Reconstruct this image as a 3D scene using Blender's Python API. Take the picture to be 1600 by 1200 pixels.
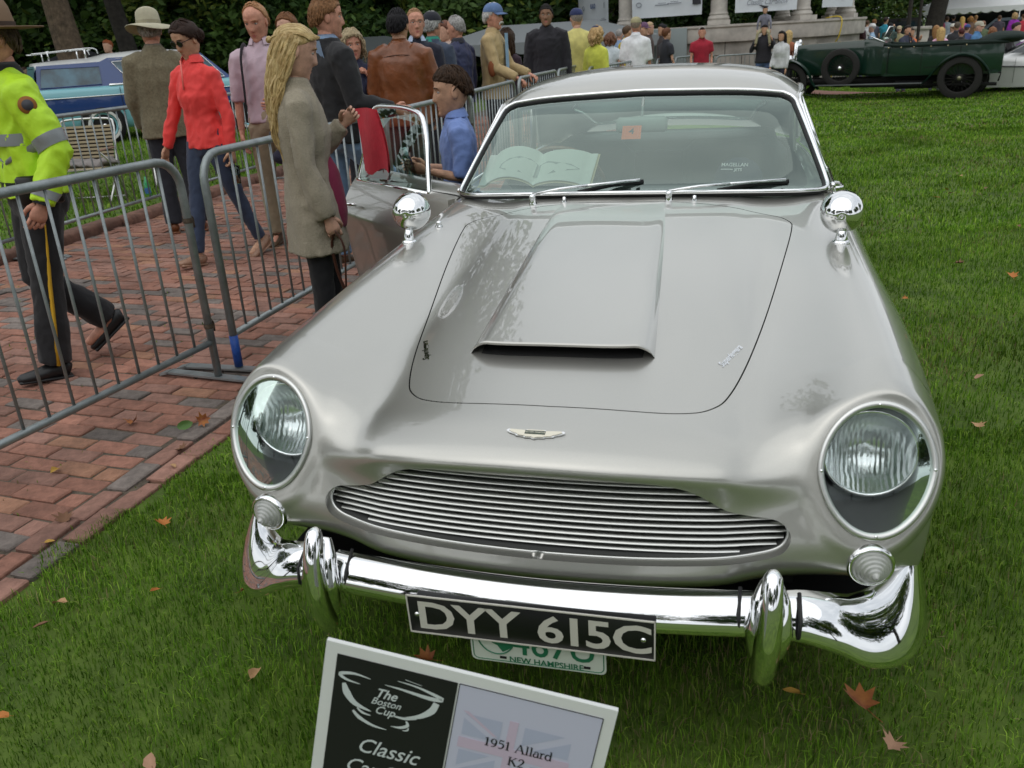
import bpy, bmesh, math, random
import numpy as np
from mathutils import Vector, Matrix, noise as mnoise
from mathutils.bvhtree import BVHTree
SC = bpy.context.scene
for _o in list(bpy.data.objects): bpy.data.objects.remove(_o)
COL = SC.collection
rnd = random.Random(7)
nr = np.random.default_rng(7)
# ------------------------------------------------------------------ camera
cam_d = bpy.data.cameras.new('camera'); cam = bpy.data.objects.new('camera', cam_d); COL.objects.link(cam)
CAM = Vector((0.3715, -1.4645, 1.5059))
_r = Vector((0.969, 0.242, -0.054)); _f = Vector((-0.244, 0.894, -0.375)).normalized()
_r = (_r - _f*_r.dot(_f)).normalized(); _u = _r.cross(_f)
cam.matrix_world = Matrix(((_r.x,_u.x,-_f.x,CAM.x),(_r.y,_u.y,-_f.y,CAM.y),(_r.z,_u.z,-_f.z,CAM.z),(0,0,0,1)))
cam_d.sensor_width = 36.0; cam_d.lens = 36.0*1316.03/1600.0
cam_d.clip_start = 0.05; cam_d.clip_end = 2000
cam_d.dof.use_dof = True; cam_d.dof.focus_distance = 3.0; cam_d.dof.aperture_fstop = 9.0
SC.camera = cam
# ------------------------------------------------------------------ overcast sky and weak wide sun
W = bpy.data.worlds.new('World'); SC.world = W; W.use_nodes = True
wn, wl = W.node_tree.nodes, W.node_tree.links
wn.clear()
out = wn.new('ShaderNodeOutputWorld'); bg = wn.new('ShaderNodeBackground')
sky = wn.new('ShaderNodeTexSky'); sky.sky_type = 'NISHITA'; sky.sun_disc = False
SUN_EL, SUN_AZ = math.radians(58), math.radians(200)
sky.sun_elevation = SUN_EL; sky.sun_rotation = SUN_AZ; sky.air_density = 1.0; sky.dust_density = 4.0
hsv = wn.new('ShaderNodeHueSaturation'); hsv.inputs['Saturation'].default_value = 0.35; hsv.inputs['Value'].default_value = 1.0
tc = wn.new('ShaderNodeTexCoord'); mp = wn.new('ShaderNodeMapping'); mp.inputs['Scale'].default_value = (1.0,1.0,2.6)
nz = wn.new('ShaderNodeTexNoise'); nz.inputs['Scale'].default_value = 2.2; nz.inputs['Detail'].default_value = 6; nz.inputs['Roughness'].default_value = 0.55
cr = wn.new('ShaderNodeValToRGB')
cr.color_ramp.elements[0].position = 0.32; cr.color_ramp.elements[0].color = (6.3,6.8,7.3,1)
cr.color_ramp.elements[1].position = 0.68; cr.color_ramp.elements[1].color = (10.2,10.5,10.7,1)
mx = wn.new('ShaderNodeMixRGB'); mx.inputs['Fac'].default_value = 0.82
bg.inputs['Strength'].default_value = 0.105
wl.new(tc.outputs['Generated'], mp.inputs['Vector']); wl.new(mp.outputs['Vector'], nz.inputs['Vector'])
wl.new(nz.outputs['Fac'], cr.inputs['Fac']); wl.new(sky.outputs['Color'], hsv.inputs['Color'])
wl.new(hsv.outputs['Color'], mx.inputs['Color1']); wl.new(cr.outputs['Color'], mx.inputs['Color2'])
wl.new(mx.outputs['Color'], bg.inputs['Color']); wl.new(bg.outputs['Background'], out.inputs['Surface'])
sun_d = bpy.data.lights.new('sun', 'SUN'); sun = bpy.data.objects.new('sun', sun_d); COL.objects.link(sun)
sun_d.energy = 0.8; sun_d.angle = math.radians(110); sun_d.color = (1.0,0.97,0.92)
_sd = Vector((math.sin(SUN_AZ)*math.cos(SUN_EL), math.cos(SUN_AZ)*math.cos(SUN_EL), math.sin(SUN_EL)))
sun.rotation_euler = _sd.to_track_quat('Z','Y').to_euler()
vs = SC.view_settings; vs.view_transform = 'Standard'; vs.look = 'None'; vs.gamma = 1.0; vs.exposure = 0.14; vs.use_curve_mapping = False
SC.cycles.use_denoising = True
SC.cycles.max_bounces = 8; SC.cycles.transparent_max_bounces = 12; SC.cycles.glossy_bounces = 5
SC.cycles.caustics_reflective = False; SC.cycles.caustics_refractive = False
# ------------------------------------------------------------------ materials
MATS = {}
def mat(name, col, rough=0.6, metal=0.0, coat=0.0, coat_rough=0.03, var=0.0, vscale=8.0, bump=0.0, bscale=60.0, spec=0.5, trans=0.0, ior=1.45, alpha=1.0, col2=None, sheen=0.0, objvar=0.0, emit=None, wave=None, detail=4, stain=0.0):
    if name in MATS: return MATS[name]
    m = bpy.data.materials.new(name); m.use_nodes = True; MATS[name] = m
    n, l = m.node_tree.nodes, m.node_tree.links
    b = n['Principled BSDF']
    b.inputs['Base Color'].default_value = (*col,1); b.inputs['Roughness'].default_value = rough; b.inputs['Metallic'].default_value = metal
    b.inputs['Coat Weight'].default_value = coat; b.inputs['Coat Roughness'].default_value = coat_rough
    b.inputs['Specular IOR Level'].default_value = spec; b.inputs['Transmission Weight'].default_value = trans; b.inputs['IOR'].default_value = ior
    b.inputs['Alpha'].default_value = alpha; b.inputs['Sheen Weight'].default_value = sheen
    t = n.new('ShaderNodeTexCoord')
    cur = None
    if var > 0 or col2:
        z = n.new('ShaderNodeTexNoise'); z.inputs['Scale'].default_value = vscale; z.inputs['Detail'].default_value = detail; z.inputs['Roughness'].default_value = 0.6
        l.new(t.outputs['Object'], z.inputs['Vector'])
        r = n.new('ShaderNodeValToRGB'); r.color_ramp.elements[0].position = 0.32; r.color_ramp.elements[1].position = 0.68
        c2 = col2 or tuple(min(1,c*(1+var)) for c in col); c1 = col if col2 else tuple(c*(1-var) for c in col)
        r.color_ramp.elements[0].color = (*c1,1); r.color_ramp.elements[1].color = (*c2,1)
        l.new(z.outputs['Fac'], r.inputs['Fac']); cur = r.outputs['Color']
    if objvar > 0:
        oi = n.new('ShaderNodeObjectInfo'); mr = n.new('ShaderNodeMapRange'); mr.inputs['To Min'].default_value = 1-objvar; mr.inputs['To Max'].default_value = 1+objvar
        l.new(oi.outputs['Random'], mr.inputs['Value'])
        mm = n.new('ShaderNodeMixRGB'); mm.blend_type = 'MULTIPLY'; mm.inputs['Fac'].default_value = 1
        if cur: l.new(cur, mm.inputs['Color1'])
        else: mm.inputs['Color1'].default_value = (*col,1)
        l.new(mr.outputs['Result'], mm.inputs['Color2']); cur = mm.outputs['Color']
    if stain > 0:   # broad dirt that lies across neighbouring pieces
        ge=n.new('ShaderNodeNewGeometry'); zs=n.new('ShaderNodeTexNoise'); zs.inputs['Scale'].default_value=1.6; zs.inputs['Detail'].default_value=7; zs.inputs['Roughness'].default_value=.68; l.new(ge.outputs['Position'],zs.inputs['Vector'])
        ms=n.new('ShaderNodeMapRange'); ms.inputs['From Min'].default_value=.35; ms.inputs['From Max'].default_value=.62; ms.inputs['To Min'].default_value=1-stain; ms.inputs['To Max'].default_value=1.12; l.new(zs.outputs['Fac'],ms.inputs['Value'])
        mq=n.new('ShaderNodeMixRGB'); mq.blend_type='MULTIPLY'; mq.inputs['Fac'].default_value=1
        if cur: l.new(cur,mq.inputs['Color1'])
        else: mq.inputs['Color1'].default_value=(*col,1)
        l.new(ms.outputs['Result'],mq.inputs['Color2']); cur=mq.outputs['Color']
    if cur: l.new(cur, b.inputs['Base Color'])
    if bump > 0:
        bp = n.new('ShaderNodeBump'); bp.inputs['Strength'].default_value = bump; bp.inputs['Distance'].default_value = 0.01
        if wave:
            z2 = n.new('ShaderNodeTexWave'); z2.inputs['Scale'].default_value = wave; z2.inputs['Distortion'].default_value = 4.0; z2.inputs['Detail'].default_value = 3
        else:
            z2 = n.new('ShaderNodeTexNoise'); z2.inputs['Scale'].default_value = bscale; z2.inputs['Detail'].default_value = 5
        l.new(t.outputs['Object'], z2.inputs['Vector']); l.new(z2.outputs['Fac'], bp.inputs['Height']); l.new(bp.outputs['Normal'], b.inputs['Normal'])
    if emit: b.inputs['Emission Color'].default_value = (*emit,1); b.inputs['Emission Strength'].default_value = 1
    return m
# ------------------------------------------------------------------ mesh helpers
class MB:
    def __init__(s): s.V = []; s.F = []; s.M = []; s.n = 0; s.mi = 0
    def add(s, V, F):
        V = np.asarray(V, float); s.V.append(V); o = s.n
        for f in F: s.F.append(tuple(int(i)+o for i in f)); s.M.append(s.mi)
        s.n += len(V); return s
    def box(s, c, d, R=None, bev=0.0):
        hx,hy,hz = d[0]/2,d[1]/2,d[2]/2
        if bev <= 0:
            v = np.array([(x,y,z) for z in (-hz,hz) for y in (-hy,hy) for x in (-hx,hx)], float)
            f = [(0,2,3,1),(4,5,7,6),(0,1,5,4),(2,6,7,3),(0,4,6,2),(1,3,7,5)]
        else:
            b = min(bev,hx,hy,hz)*0.999
            v = []; 
            for sx in (-1,1):
                for sy in (-1,1):
                    for sz in (-1,1):
                        v += [(sx*hx,sy*(hy-b),sz*(hz-b)),(sx*(hx-b),sy*hy,sz*(hz-b)),(sx*(hx-b),sy*(hy-b),sz*hz)]
            v = np.array(v); I = lambda sx,sy,sz,k: ((sx>0)*4+(sy>0)*2+(sz>0))*3+k
            f = []
            for sg in (-1,1):
                q = [I(sg,-1,-1,0),I(sg,1,-1,0),I(sg,1,1,0),I(sg,-1,1,0)]; f.append(q if sg>0 else q[::-1])
                q = [I(-1,sg,-1,1),I(-1,sg,1,1),I(1,sg,1,1),I(1,sg,-1,1)]; f.append(q if sg>0 else q[::-1])
                q = [I(-1,-1,sg,2),I(1,-1,sg,2),I(1,1,sg,2),I(-1,1,sg,2)]; f.append(q if sg>0 else q[::-1])
            for a in (-1,1):
                for c2 in (-1,1):
                    q = [I(-1,a,c2,1),I(1,a,c2,1),I(1,a,c2,2),I(-1,a,c2,2)]; f.append(q if a*c2<0 else q[::-1])
                    q = [I(a,-1,c2,0),I(a,1,c2,0),I(a,1,c2,2),I(a,-1,c2,2)]; f.append(q[::-1] if a*c2<0 else q)
                    q = [I(a,c2,-1,0),I(a,c2,1,0),I(a,c2,1,1),I(a,c2,-1,1)]; f.append(q if a*c2<0 else q[::-1])
            for sx in (-1,1):
                for sy in (-1,1):
                    for sz in (-1,1):
                        q = [I(sx,sy,sz,0),I(sx,sy,sz,1),I(sx,sy,sz,2)]; f.append(q if sx*sy*sz>0 else q[::-1])
        if R is not None: v = v @ np.array(R).T
        return s.add(v+np.array(c), f)
    def tube(s, P, rad, n=8, closed=False, caps=True, flat=None, up=None):
        P = np.asarray(P, float); k = len(P); rad = np.broadcast_to(np.asarray(rad, float), (k,)) if np.ndim(rad) < 2 else np.asarray(rad)
        T = np.zeros_like(P)
        if closed: T = np.roll(P,-1,0)-np.roll(P,1,0)
        else: T[1:-1] = P[2:]-P[:-2]; T[0] = P[1]-P[0]; T[-1] = P[-1]-P[-2]
        T /= np.linalg.norm(T,axis=1)[:,None]+1e-12
        if up is not None: a = np.array(up,float)
        else: a = np.array([0,0,1.]) if abs(T[0][2])<.9 else np.array([1.,0,0])
        V = []
        A = np.linspace(0,2*np.pi,n,endpoint=False); ca,sa = np.cos(A),np.sin(A)
        for i in range(k):
            t = T[i]; b = np.cross(t,a); nb = np.linalg.norm(b)
            if nb < 1e-6: a = np.array([1.,0,0.]); b = np.cross(t,a); nb = np.linalg.norm(b)
            b /= nb; c = np.cross(b,t)
            if up is None: a = c
            r1,r2 = (rad[i] if np.ndim(rad[i]) else (rad[i],rad[i]*(flat or 1)))
            V.append(P[i]+np.outer(ca*r1,b)+np.outer(sa*r2,c))
        V = np.concatenate(V); F = []
        m = k if closed else k-1
        for i in range(m):
            i2 = (i+1)%k
            for j in range(n):
                j2 = (j+1)%n; F.append((i*n+j,i2*n+j,i2*n+j2,i*n+j2))
        if caps and not closed: F.append(tuple(range(n))); F.append(tuple(range((k-1)*n,k*n))[::-1])
        F = [f[::-1] for f in F]
        return s.add(V,F)
    def lathe(s, prof, n=24, M=None, a0=0.0, a1=2*math.pi):
        prof = np.asarray(prof,float); full = abs(a1-a0-2*math.pi)<1e-6
        A = np.linspace(a0,a1,n,endpoint=not full); k = len(prof)
        V = np.array([(p[0]*math.cos(t),p[0]*math.sin(t),p[1]) for t in A for p in prof])
        F = []
        for i in range(n if full else n-1):
            i2 = (i+1)%n
            for j in range(k-1): F.append((i*k+j,i2*k+j,i2*k+j+1,i*k+j+1))
        if M is not None:
            M = np.array(M); V = V @ M[:3,:3].T + M[:3,3]
        return s.add(V,F)
    def ball(s, c, r, nu=12, nv=8, R=None):
        r = np.broadcast_to(np.asarray(r,float),(3,)); V = [(0,0,-1)]
        for i in range(1,nv):
            p = -math.pi/2+math.pi*i/nv
            for j in range(nu): t = 2*math.pi*j/nu; V.append((math.cos(p)*math.cos(t),math.cos(p)*math.sin(t),math.sin(p)))
        V.append((0,0,1)); V = np.array(V)*r; L = len(V)-1; F = []
        for j in range(nu):
            j2=(j+1)%nu; F.append((0,1+j2,1+j)); F.append((L,L-nu+j,L-nu+j2))
            for i in range(nv-2): a=1+i*nu; F.append((a+j,a+j2,a+nu+j2,a+nu+j))
        if R is not None: V = V @ np.array(R).T
        return s.add(V+np.array(c),F)
    def grid(s, P, cu=False, cv=False, flip=False):
        P = np.asarray(P,float); a,b = P.shape[:2]; F = []
        for i in range(a if cu else a-1):
            for j in range(b if cv else b-1):
                i2,j2=(i+1)%a,(j+1)%b; q=(i*b+j,i2*b+j,i2*b+j2,i*b+j2); F.append(q[::-1] if flip else q)
        return s.add(P.reshape(-1,3),F)
    def prism(s, poly, d, M=None, z0=0.0):
        """poly 2D (ccw) extruded from z0 to z0+d"""
        poly=np.asarray(poly,float); n=len(poly)
        V=np.concatenate([np.c_[poly,np.full(n,z0)],np.c_[poly,np.full(n,z0+d)]])
        F=[tuple(range(n))[::-1],tuple(range(n,2*n))]+[(i,(i+1)%n,n+(i+1)%n,n+i) for i in range(n)]
        if M is not None: M=np.array(M); V=V@M[:3,:3].T+M[:3,3]
        return s.add(V,F)
    def xf(s, M):
        M=np.array(M); s.V=[v@M[:3,:3].T+M[:3,3] for v in s.V]; return s
    def mesh(s, name, mats, smooth=True, ang=None):
        me = bpy.data.meshes.new(name); me.from_pydata(np.concatenate(s.V) if s.V else [], [], s.F)
        mats = mats if isinstance(mats,(list,tuple)) else [mats]
        for m in mats: me.materials.append(m)
        if len(mats)>1: me.polygons.foreach_set('material_index', np.array(s.M,dtype=np.int32))
        if smooth: me.polygons.foreach_set('use_smooth', np.ones(len(me.polygons),dtype=bool))
        me.update()
        if smooth and ang: me.set_sharp_from_angle(angle=math.radians(ang))
        return me
    def build(s, name, mats, parent=None, smooth=True, ang=None, loc=None):
        o = bpy.data.objects.new(name, s.mesh(name,mats,smooth,ang)); COL.objects.link(o)
        if parent: o.parent = parent
        if loc is not None: o.location = loc
        return o
def obj(name, me, parent=None, loc=(0,0,0), rot=(0,0,0), sc=None):
    o = bpy.data.objects.new(name, me); COL.objects.link(o); o.location = loc; o.rotation_euler = rot
    if sc is not None: o.scale = sc if np.ndim(sc) else (sc,sc,sc)
    if parent: o.parent = parent
    return o
def tag(o, label=None, cat=None, group=None, kind=None):
    if label: o['label']=label
    if cat: o['category']=cat
    if group: o['group']=group
    if kind: o['kind']=kind
    return o
def thing(name, label, cat, loc=(0,0,0), rz=0.0, group=None):
    o = bpy.data.objects.new(name, None); COL.objects.link(o); o.location = loc; o.rotation_euler=(0,0,rz); o.empty_display_size=0.1
    return tag(o,label,cat,group)
def copy_tree(o, parent=None):
    c = o.copy(); COL.objects.link(c); c.parent = parent
    for ch in list(o.children): copy_tree(ch, c)
    return c
def Rz(a): c,s=math.cos(a),math.sin(a); return np.array([[c,-s,0],[s,c,0],[0,0,1.]])
def Rx(a): c,s=math.cos(a),math.sin(a); return np.array([[1.,0,0],[0,c,-s],[0,s,c]])
def Ry(a): c,s=math.cos(a),math.sin(a); return np.array([[c,0,s],[0,1.,0],[-s,0,c]])
def M4(R=np.eye(3), t=(0,0,0)):
    m=np.eye(4); m[:3,:3]=R; m[:3,3]=t; return m
def frame(z, up=(0,0,1)):
    z=np.asarray(z,float); z/=np.linalg.norm(z); x=np.cross(up,z)
    if np.linalg.norm(x)<1e-6: x=np.array([1.,0,0])
    x/=np.linalg.norm(x); return np.stack([x,np.cross(z,x),z],1)
def bez(P, n=24, closed=False):
    """Catmull-Rom through points"""
    P=np.asarray(P,float); k=len(P); out=[]
    m = k if closed else k-1
    for i in range(m):
        g=lambda j: P[j%k] if closed else P[min(max(j,0),k-1)]
        p0,p1,p2,p3=g(i-1),g(i),g(i+1),g(i+2)
        for t in np.linspace(0,1,n,endpoint=False): out.append(.5*(2*p1+(p2-p0)*t+(2*p0-5*p1+4*p2-p3)*t*t+(3*p1-p0-3*p2+p3)*t**3))
    if not closed: out.append(P[-1])
    return np.array(out)
def txt(s, size=1.0, bold=0.0, shear=0.0, sx=1.0, extrude=0.0, res=3, align='CENTER', space=1.0):
    """built-in font lettering as mesh arrays (x right, y up)"""
    c = bpy.data.curves.new('t','FONT'); c.body=s; c.size=size; c.offset=bold; c.shear=shear; c.extrude=extrude; c.resolution_u=res; c.align_x=align; c.align_y='CENTER'; c.space_character=space
    o = bpy.data.objects.new('t',c); COL.objects.link(o)
    dg = bpy.context.evaluated_depsgraph_get(); me = bpy.data.meshes.new_from_object(o.evaluated_get(dg))
    V=np.array([v.co[:] for v in me.vertices]) if len(me.vertices) else np.zeros((0,3)); F=[tuple(p.vertices) for p in me.polygons]
    if len(V): V=V*[sx,1,1]
    bpy.data.objects.remove(o); bpy.data.curves.remove(c); bpy.data.meshes.remove(me)
    return V,F
# ================================================================== the silver coupe
PAINT = mat('silver_paint',(0.485,0.48,0.445),rough=0.32,metal=0.80,coat=1.0,coat_rough=0.015,var=0.02,vscale=300)
CHROME = mat('chrome',(0.86,0.87,0.88),rough=0.035,metal=1.0)
SATIN = mat('satin_alloy',(0.64,0.65,0.63),rough=0.32,metal=1.0)
BLACK = mat('black_rubber',(0.018,0.018,0.019),rough=0.55)
GAP = mat('shut_gap',(0.01,0.01,0.01),rough=0.9)
LEATHER = mat('black_leather',(.040,.044,.044),rough=.5)
CARPET = mat('dark_carpet',(0.03,0.032,0.034),rough=0.95)
GLASS = mat('window_glass',(0.86,0.93,0.90),rough=0.0,trans=1.0,ior=1.45)
def thin_glass(name, tint, refl=1.0):
    m = bpy.data.materials.new(name); m.use_nodes=True; n,l=m.node_tree.nodes,m.node_tree.links; n.clear()
    o=n.new('ShaderNodeOutputMaterial'); mix=n.new('ShaderNodeMixShader'); t=n.new('ShaderNodeBsdfTransparent'); g=n.new('ShaderNodeBsdfGlossy'); fr=n.new('ShaderNodeFresnel')
    t.inputs['Color'].default_value=(*tint,1); g.inputs['Roughness'].default_value=0.0; g.inputs['Color'].default_value=(.84,1,.93,1); fr.inputs['IOR'].default_value=1.52
    mu=n.new('ShaderNodeMath'); mu.operation='MULTIPLY'; mu.inputs[1].default_value=refl; mu.use_clamp=True
    l.new(fr.outputs['Fac'],mu.inputs[0]); l.new(mu.outputs['Value'],mix.inputs['Fac']); l.new(t.outputs['BSDF'],mix.inputs[1]); l.new(g.outputs['BSDF'],mix.inputs[2]); l.new(mix.outputs['Shader'],o.inputs['Surface'])
    return m
WSG = thin_glass('windscreen_glass',(0.82,0.93,0.88),3.0)
SIDEG = thin_glass('side_glass',(0.86,0.93,0.90),1.6)
car = thing('classic_coupe','silver classic coupe with chrome bumper, its driver door open, parked on the grass','car',(0,0,0))
# ---- body control net: rows front-to-back list of half sections (x,y,z) from the centreline outwards
ROWS = [
 # tail underside up to the boot
 [(0,4.30,.26),(.2,4.30,.26),(.34,4.30,.26),(.41,4.29,.26),(.48,4.28,.26),(.58,4.25,.27),(.66,4.20,.27),(.72,4.12,.27),(.76,4.0,.27),(.77,3.75,.25),(.76,3.6,.25)],
 [(0,4.46,.36),(.2,4.46,.36),(.34,4.45,.36),(.41,4.44,.36),(.48,4.43,.36),(.58,4.40,.37),(.66,4.35,.38),(.73,4.25,.38),(.77,4.08,.38),(.785,3.8,.33),(.78,3.6,.30)],
 [(0,4.50,.52),(.2,4.50,.52),(.34,4.49,.52),(.41,4.48,.52),(.48,4.47,.52),(.58,4.44,.53),(.66,4.40,.55),(.735,4.30,.55),(.775,4.12,.52),(.79,3.82,.42),(.785,3.55,.34)],
 [(0,4.50,.70),(.2,4.50,.70),(.34,4.49,.70),(.41,4.485,.70),(.48,4.475,.71),(.58,4.46,.71),(.655,4.42,.70),(.72,4.34,.68),(.77,4.16,.60),(.79,3.80,.50),(.79,3.5,.38)],
 [(0,4.42,.80),(.2,4.42,.80),(.34,4.42,.80),(.41,4.41,.80),(.48,4.41,.80),(.57,4.41,.80),(.64,4.38,.79),(.70,4.30,.76),(.765,4.10,.68),(.80,3.74,.56),(.80,3.42,.42)],
 [(0,4.15,.90),(.2,4.15,.90),(.34,4.15,.90),(.41,4.15,.89),(.48,4.15,.885),(.56,4.15,.88),(.63,4.15,.87),(.69,4.12,.84),(.765,4.0,.74),(.81,3.62,.62),(.81,3.35,.45)],
 [(0,3.75,.97),(.2,3.75,.97),(.34,3.75,.965),(.41,3.75,.955),(.48,3.75,.945),(.56,3.75,.94),(.64,3.75,.93),(.705,3.75,.90),(.785,3.75,.80),(.825,3.45,.70),(.815,3.30,.48)],
 [(0,3.3,.99),(.2,3.3,.99),(.34,3.3,.985),(.41,3.3,.98),(.48,3.3,.97),(.56,3.3,.96),(.65,3.3,.95),(.73,3.3,.92),(.805,3.3,.82),(.838,3.25,.72),(.825,3.22,.48)],
 [(0,2.85,.98),(.2,2.85,.98),(.34,2.85,.975),(.41,2.85,.97),(.48,2.85,.965),(.56,2.85,.955),(.66,2.85,.945),(.745,2.85,.91),(.815,2.85,.82),(.84,2.85,.62),(.80,2.85,.20)],
 [(0,2.35,.97),(.2,2.35,.97),(.34,2.35,.965),(.41,2.35,.96),(.48,2.35,.955),(.57,2.35,.945),(.67,2.35,.94),(.755,2.35,.905),(.82,2.35,.81),(.838,2.35,.62),(.80,2.35,.20)],
 [(0,1.95,.968),(.2,1.95,.967),(.36,1.95,.96),(.42,1.95,.955),(.48,1.95,.95),(.58,1.95,.943),(.68,1.95,.935),(.76,1.95,.90),(.817,1.95,.815),(.835,1.95,.62),(.80,1.95,.20)],
 [(0,1.70,.956),(.2,1.70,.954),(.36,1.70,.946),(.42,1.70,.938),(.48,1.70,.930),(.58,1.70,.922),(.68,1.70,.922),(.757,1.70,.893),(.814,1.70,.81),(.834,1.70,.62),(.80,1.68,.20)],
 [(0,1.38,.918),(.2,1.38,.916),(.36,1.38,.903),(.42,1.38,.893),(.48,1.38,.884),(.58,1.38,.885),(.68,1.38,.903),(.752,1.38,.880),(.810,1.38,.80),(.832,1.36,.62),(.81,1.25,.26)],
 [(0,1.05,.874),(.2,1.05,.872),(.36,1.05,.857),(.42,1.05,.845),(.48,1.05,.836),(.585,1.05,.855),(.68,1.05,.882),(.75,1.05,.865),(.808,1.05,.795),(.833,1.03,.66),(.82,.97,.42)],
 [(0,.75,.832),(.2,.75,.830),(.36,.75,.813),(.42,.75,.798),(.48,.75,.788),(.585,.75,.822),(.68,.75,.862),(.748,.75,.848),(.806,.75,.785),(.832,.77,.66),(.82,.80,.44)],
 [(0,.48,.793),(.2,.48,.791),(.36,.48,.772),(.415,.48,.757),(.475,.48,.752),(.59,.48,.802),(.68,.48,.846),(.745,.48,.830),(.802,.49,.765),(.828,.54,.64),(.82,.68,.42)],
 [(0,.28,.765),(.2,.28,.761),(.355,.285,.742),(.405,.29,.726),(.465,.285,.722),(.588,.26,.785),(.676,.275,.824),(.742,.265,.806),(.795,.285,.742),(.822,.40,.60),(.82,.61,.38)],
 [(0,.125,.744),(.2,.13,.740),(.352,.150,.724),(.402,.166,.711),(.46,.185,.698),(.580,.178,.742),(.675,.205,.790),(.742,.20,.766),(.790,.215,.700),(.816,.36,.54),(.815,.57,.34)],
 [(0,.035,.722),(.2,.045,.717),(.35,.074,.702),(.40,.095,.689),(.455,.122,.675),(.565,.158,.685),(.674,.165,.715),(.738,.165,.692),(.784,.195,.645),(.811,.34,.49),(.81,.56,.30)],
 [(0,.010,.692),(.2,.018,.688),(.345,.050,.674),(.395,.070,.660),(.452,.097,.645),(.562,.135,.642),(.672,.125,.655),(.737,.14,.645),(.780,.18,.61),(.807,.335,.45),(.805,.55,.28)],
 [(0,.030,.65),(.2,.036,.645),(.345,.058,.632),(.395,.074,.618),(.452,.094,.603),(.562,.12,.598),(.67,.105,.598),(.733,.122,.585),(.774,.165,.565),(.802,.33,.40),(.80,.54,.26)],
 [(0,.034,.56),(.2,.038,.56),(.345,.05,.555),(.40,.06,.555),(.460,.075,.55),(.57,.092,.545),(.664,.082,.54),(.726,.108,.53),(.767,.158,.51),(.797,.32,.37),(.795,.53,.24)],
 [(0,.008,.475),(.2,.014,.475),(.345,.028,.477),(.41,.042,.48),(.470,.062,.485),(.57,.082,.486),(.660,.09,.480),(.718,.12,.470),(.76,.17,.455),(.79,.32,.34),(.79,.52,.22)],
 [(0,.012,.430),(.2,.02,.430),(.345,.04,.432),(.41,.06,.435),(.47,.085,.44),(.57,.11,.442),(.656,.125,.435),(.71,.155,.425),(.75,.205,.40),(.78,.34,.29),(.785,.52,.2)],
 [(0,.10,.375),(.2,.11,.375),(.345,.13,.378),(.41,.15,.38),(.47,.175,.385),(.57,.205,.385),(.645,.235,.38),(.70,.27,.365),(.735,.32,.34),(.77,.41,.25),(.78,.52,.19)],
]
def bspl(n, t):
    """clamped cubic b-spline basis values at t in [0,1] -> (len(t), n); and greville abscissae"""
    k=3; kn=np.r_[[0]*k,np.linspace(0,1,n-k+1),[1]*k]; t=np.clip(t,0,1-1e-9)
    B=np.array([(t>=kn[i])&(t<kn[i+1]) for i in range(len(kn)-1)],float)
    for d in range(1,k+1):
        nb=np.zeros((len(kn)-1-d,len(t)))
        for i in range(len(kn)-1-d):
            a=kn[i+d]-kn[i]; b=kn[i+d+1]-kn[i+1]
            if a>0: nb[i]+=(t-kn[i])/a*B[i]
            if b>0: nb[i]+=(kn[i+d+1]-t)/b*B[i+1]
        B=nb
    g=np.array([kn[i+1:i+k+1].mean() for i in range(n)])
    return B.T,g
def bsurf(P, nu, nv, fit=2, w=0.75, us=None, vs_=None):
    P=np.asarray(P,float); a,b=P.shape[:2]; X=P.copy()
    _,gu=bspl(a,np.zeros(1)); _,gv=bspl(b,np.zeros(1)); Bu,_=bspl(a,gu); Bv,_=bspl(b,gv)
    for _i in range(fit):
        S=np.einsum('ia,jb,abk->ijk',Bu,Bv,X); X=X+w*(P-S)
    us=np.linspace(0,1,nu) if us is None else us; vs_=np.linspace(0,1,nv) if vs_ is None else vs_
    Bu,_=bspl(a,us); Bv,_=bspl(b,vs_)
    return np.einsum('ia,jb,abk->ijk',Bu,Bv,X)
def grid_normals(S, flip=False):
    du=np.gradient(S,axis=0); dv=np.gradient(S,axis=1); n=np.cross(du,dv); n/=np.linalg.norm(n,axis=2)[...,None]+1e-12
    return -n if flip else n
def tris_of(S):
    a,b=S.shape[:2]; I=np.arange(a*b).reshape(a,b); q=np.stack([I[:-1,:-1],I[1:,:-1],I[1:,1:],I[:-1,1:]],-1).reshape(-1,4); return q
def clip(V,N,F,g,cuts=None):
    """keep the part of the polygon mesh where g>0; returns V,N,F,cut edges"""
    keep=g>0; V2=[V];N2=[N];nx=len(V); cache={}; newV=[];newN=[]; out=[]; edges=[]
    def cp(i,j):
        k=(i,j) if i<j else (j,i)
        if k not in cache:
            a,b=k; t=g[a]/(g[a]-g[b]); newV.append(V[a]+(V[b]-V[a])*t); n=N[a]+(N[b]-N[a])*t; newN.append(n/(np.linalg.norm(n)+1e-12)); cache[k]=nx+len(newV)-1
        return cache[k]
    for f in F:
        ks=[keep[i] for i in f]
        if all(ks): out.append(tuple(f)); continue
        if not any(ks): continue
        p=[]; cut=[]
        m=len(f)
        for q in range(m):
            i,j=f[q],f[(q+1)%m]
            if keep[i]: p.append(i)
            if keep[i]!=keep[j]: c=cp(i,j); p.append(c); cut.append(c)
        if len(p)>=3: out.append(tuple(p))
        if len(cut)==2: edges.append((cut[0],cut[1]))
    V=np.concatenate([V,np.array(newV)]) if newV else V; N=np.concatenate([N,np.array(newN)]) if newN else N
    used=np.zeros(len(V),bool)
    for f in out: used[list(f)]=True
    idx=np.cumsum(used)-1
    out=[tuple(idx[list(f)]) for f in out]; edges=[(idx[a],idx[b]) for a,b in edges if used[a] and used[b]]
    return V[used],N[used],out,edges
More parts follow.
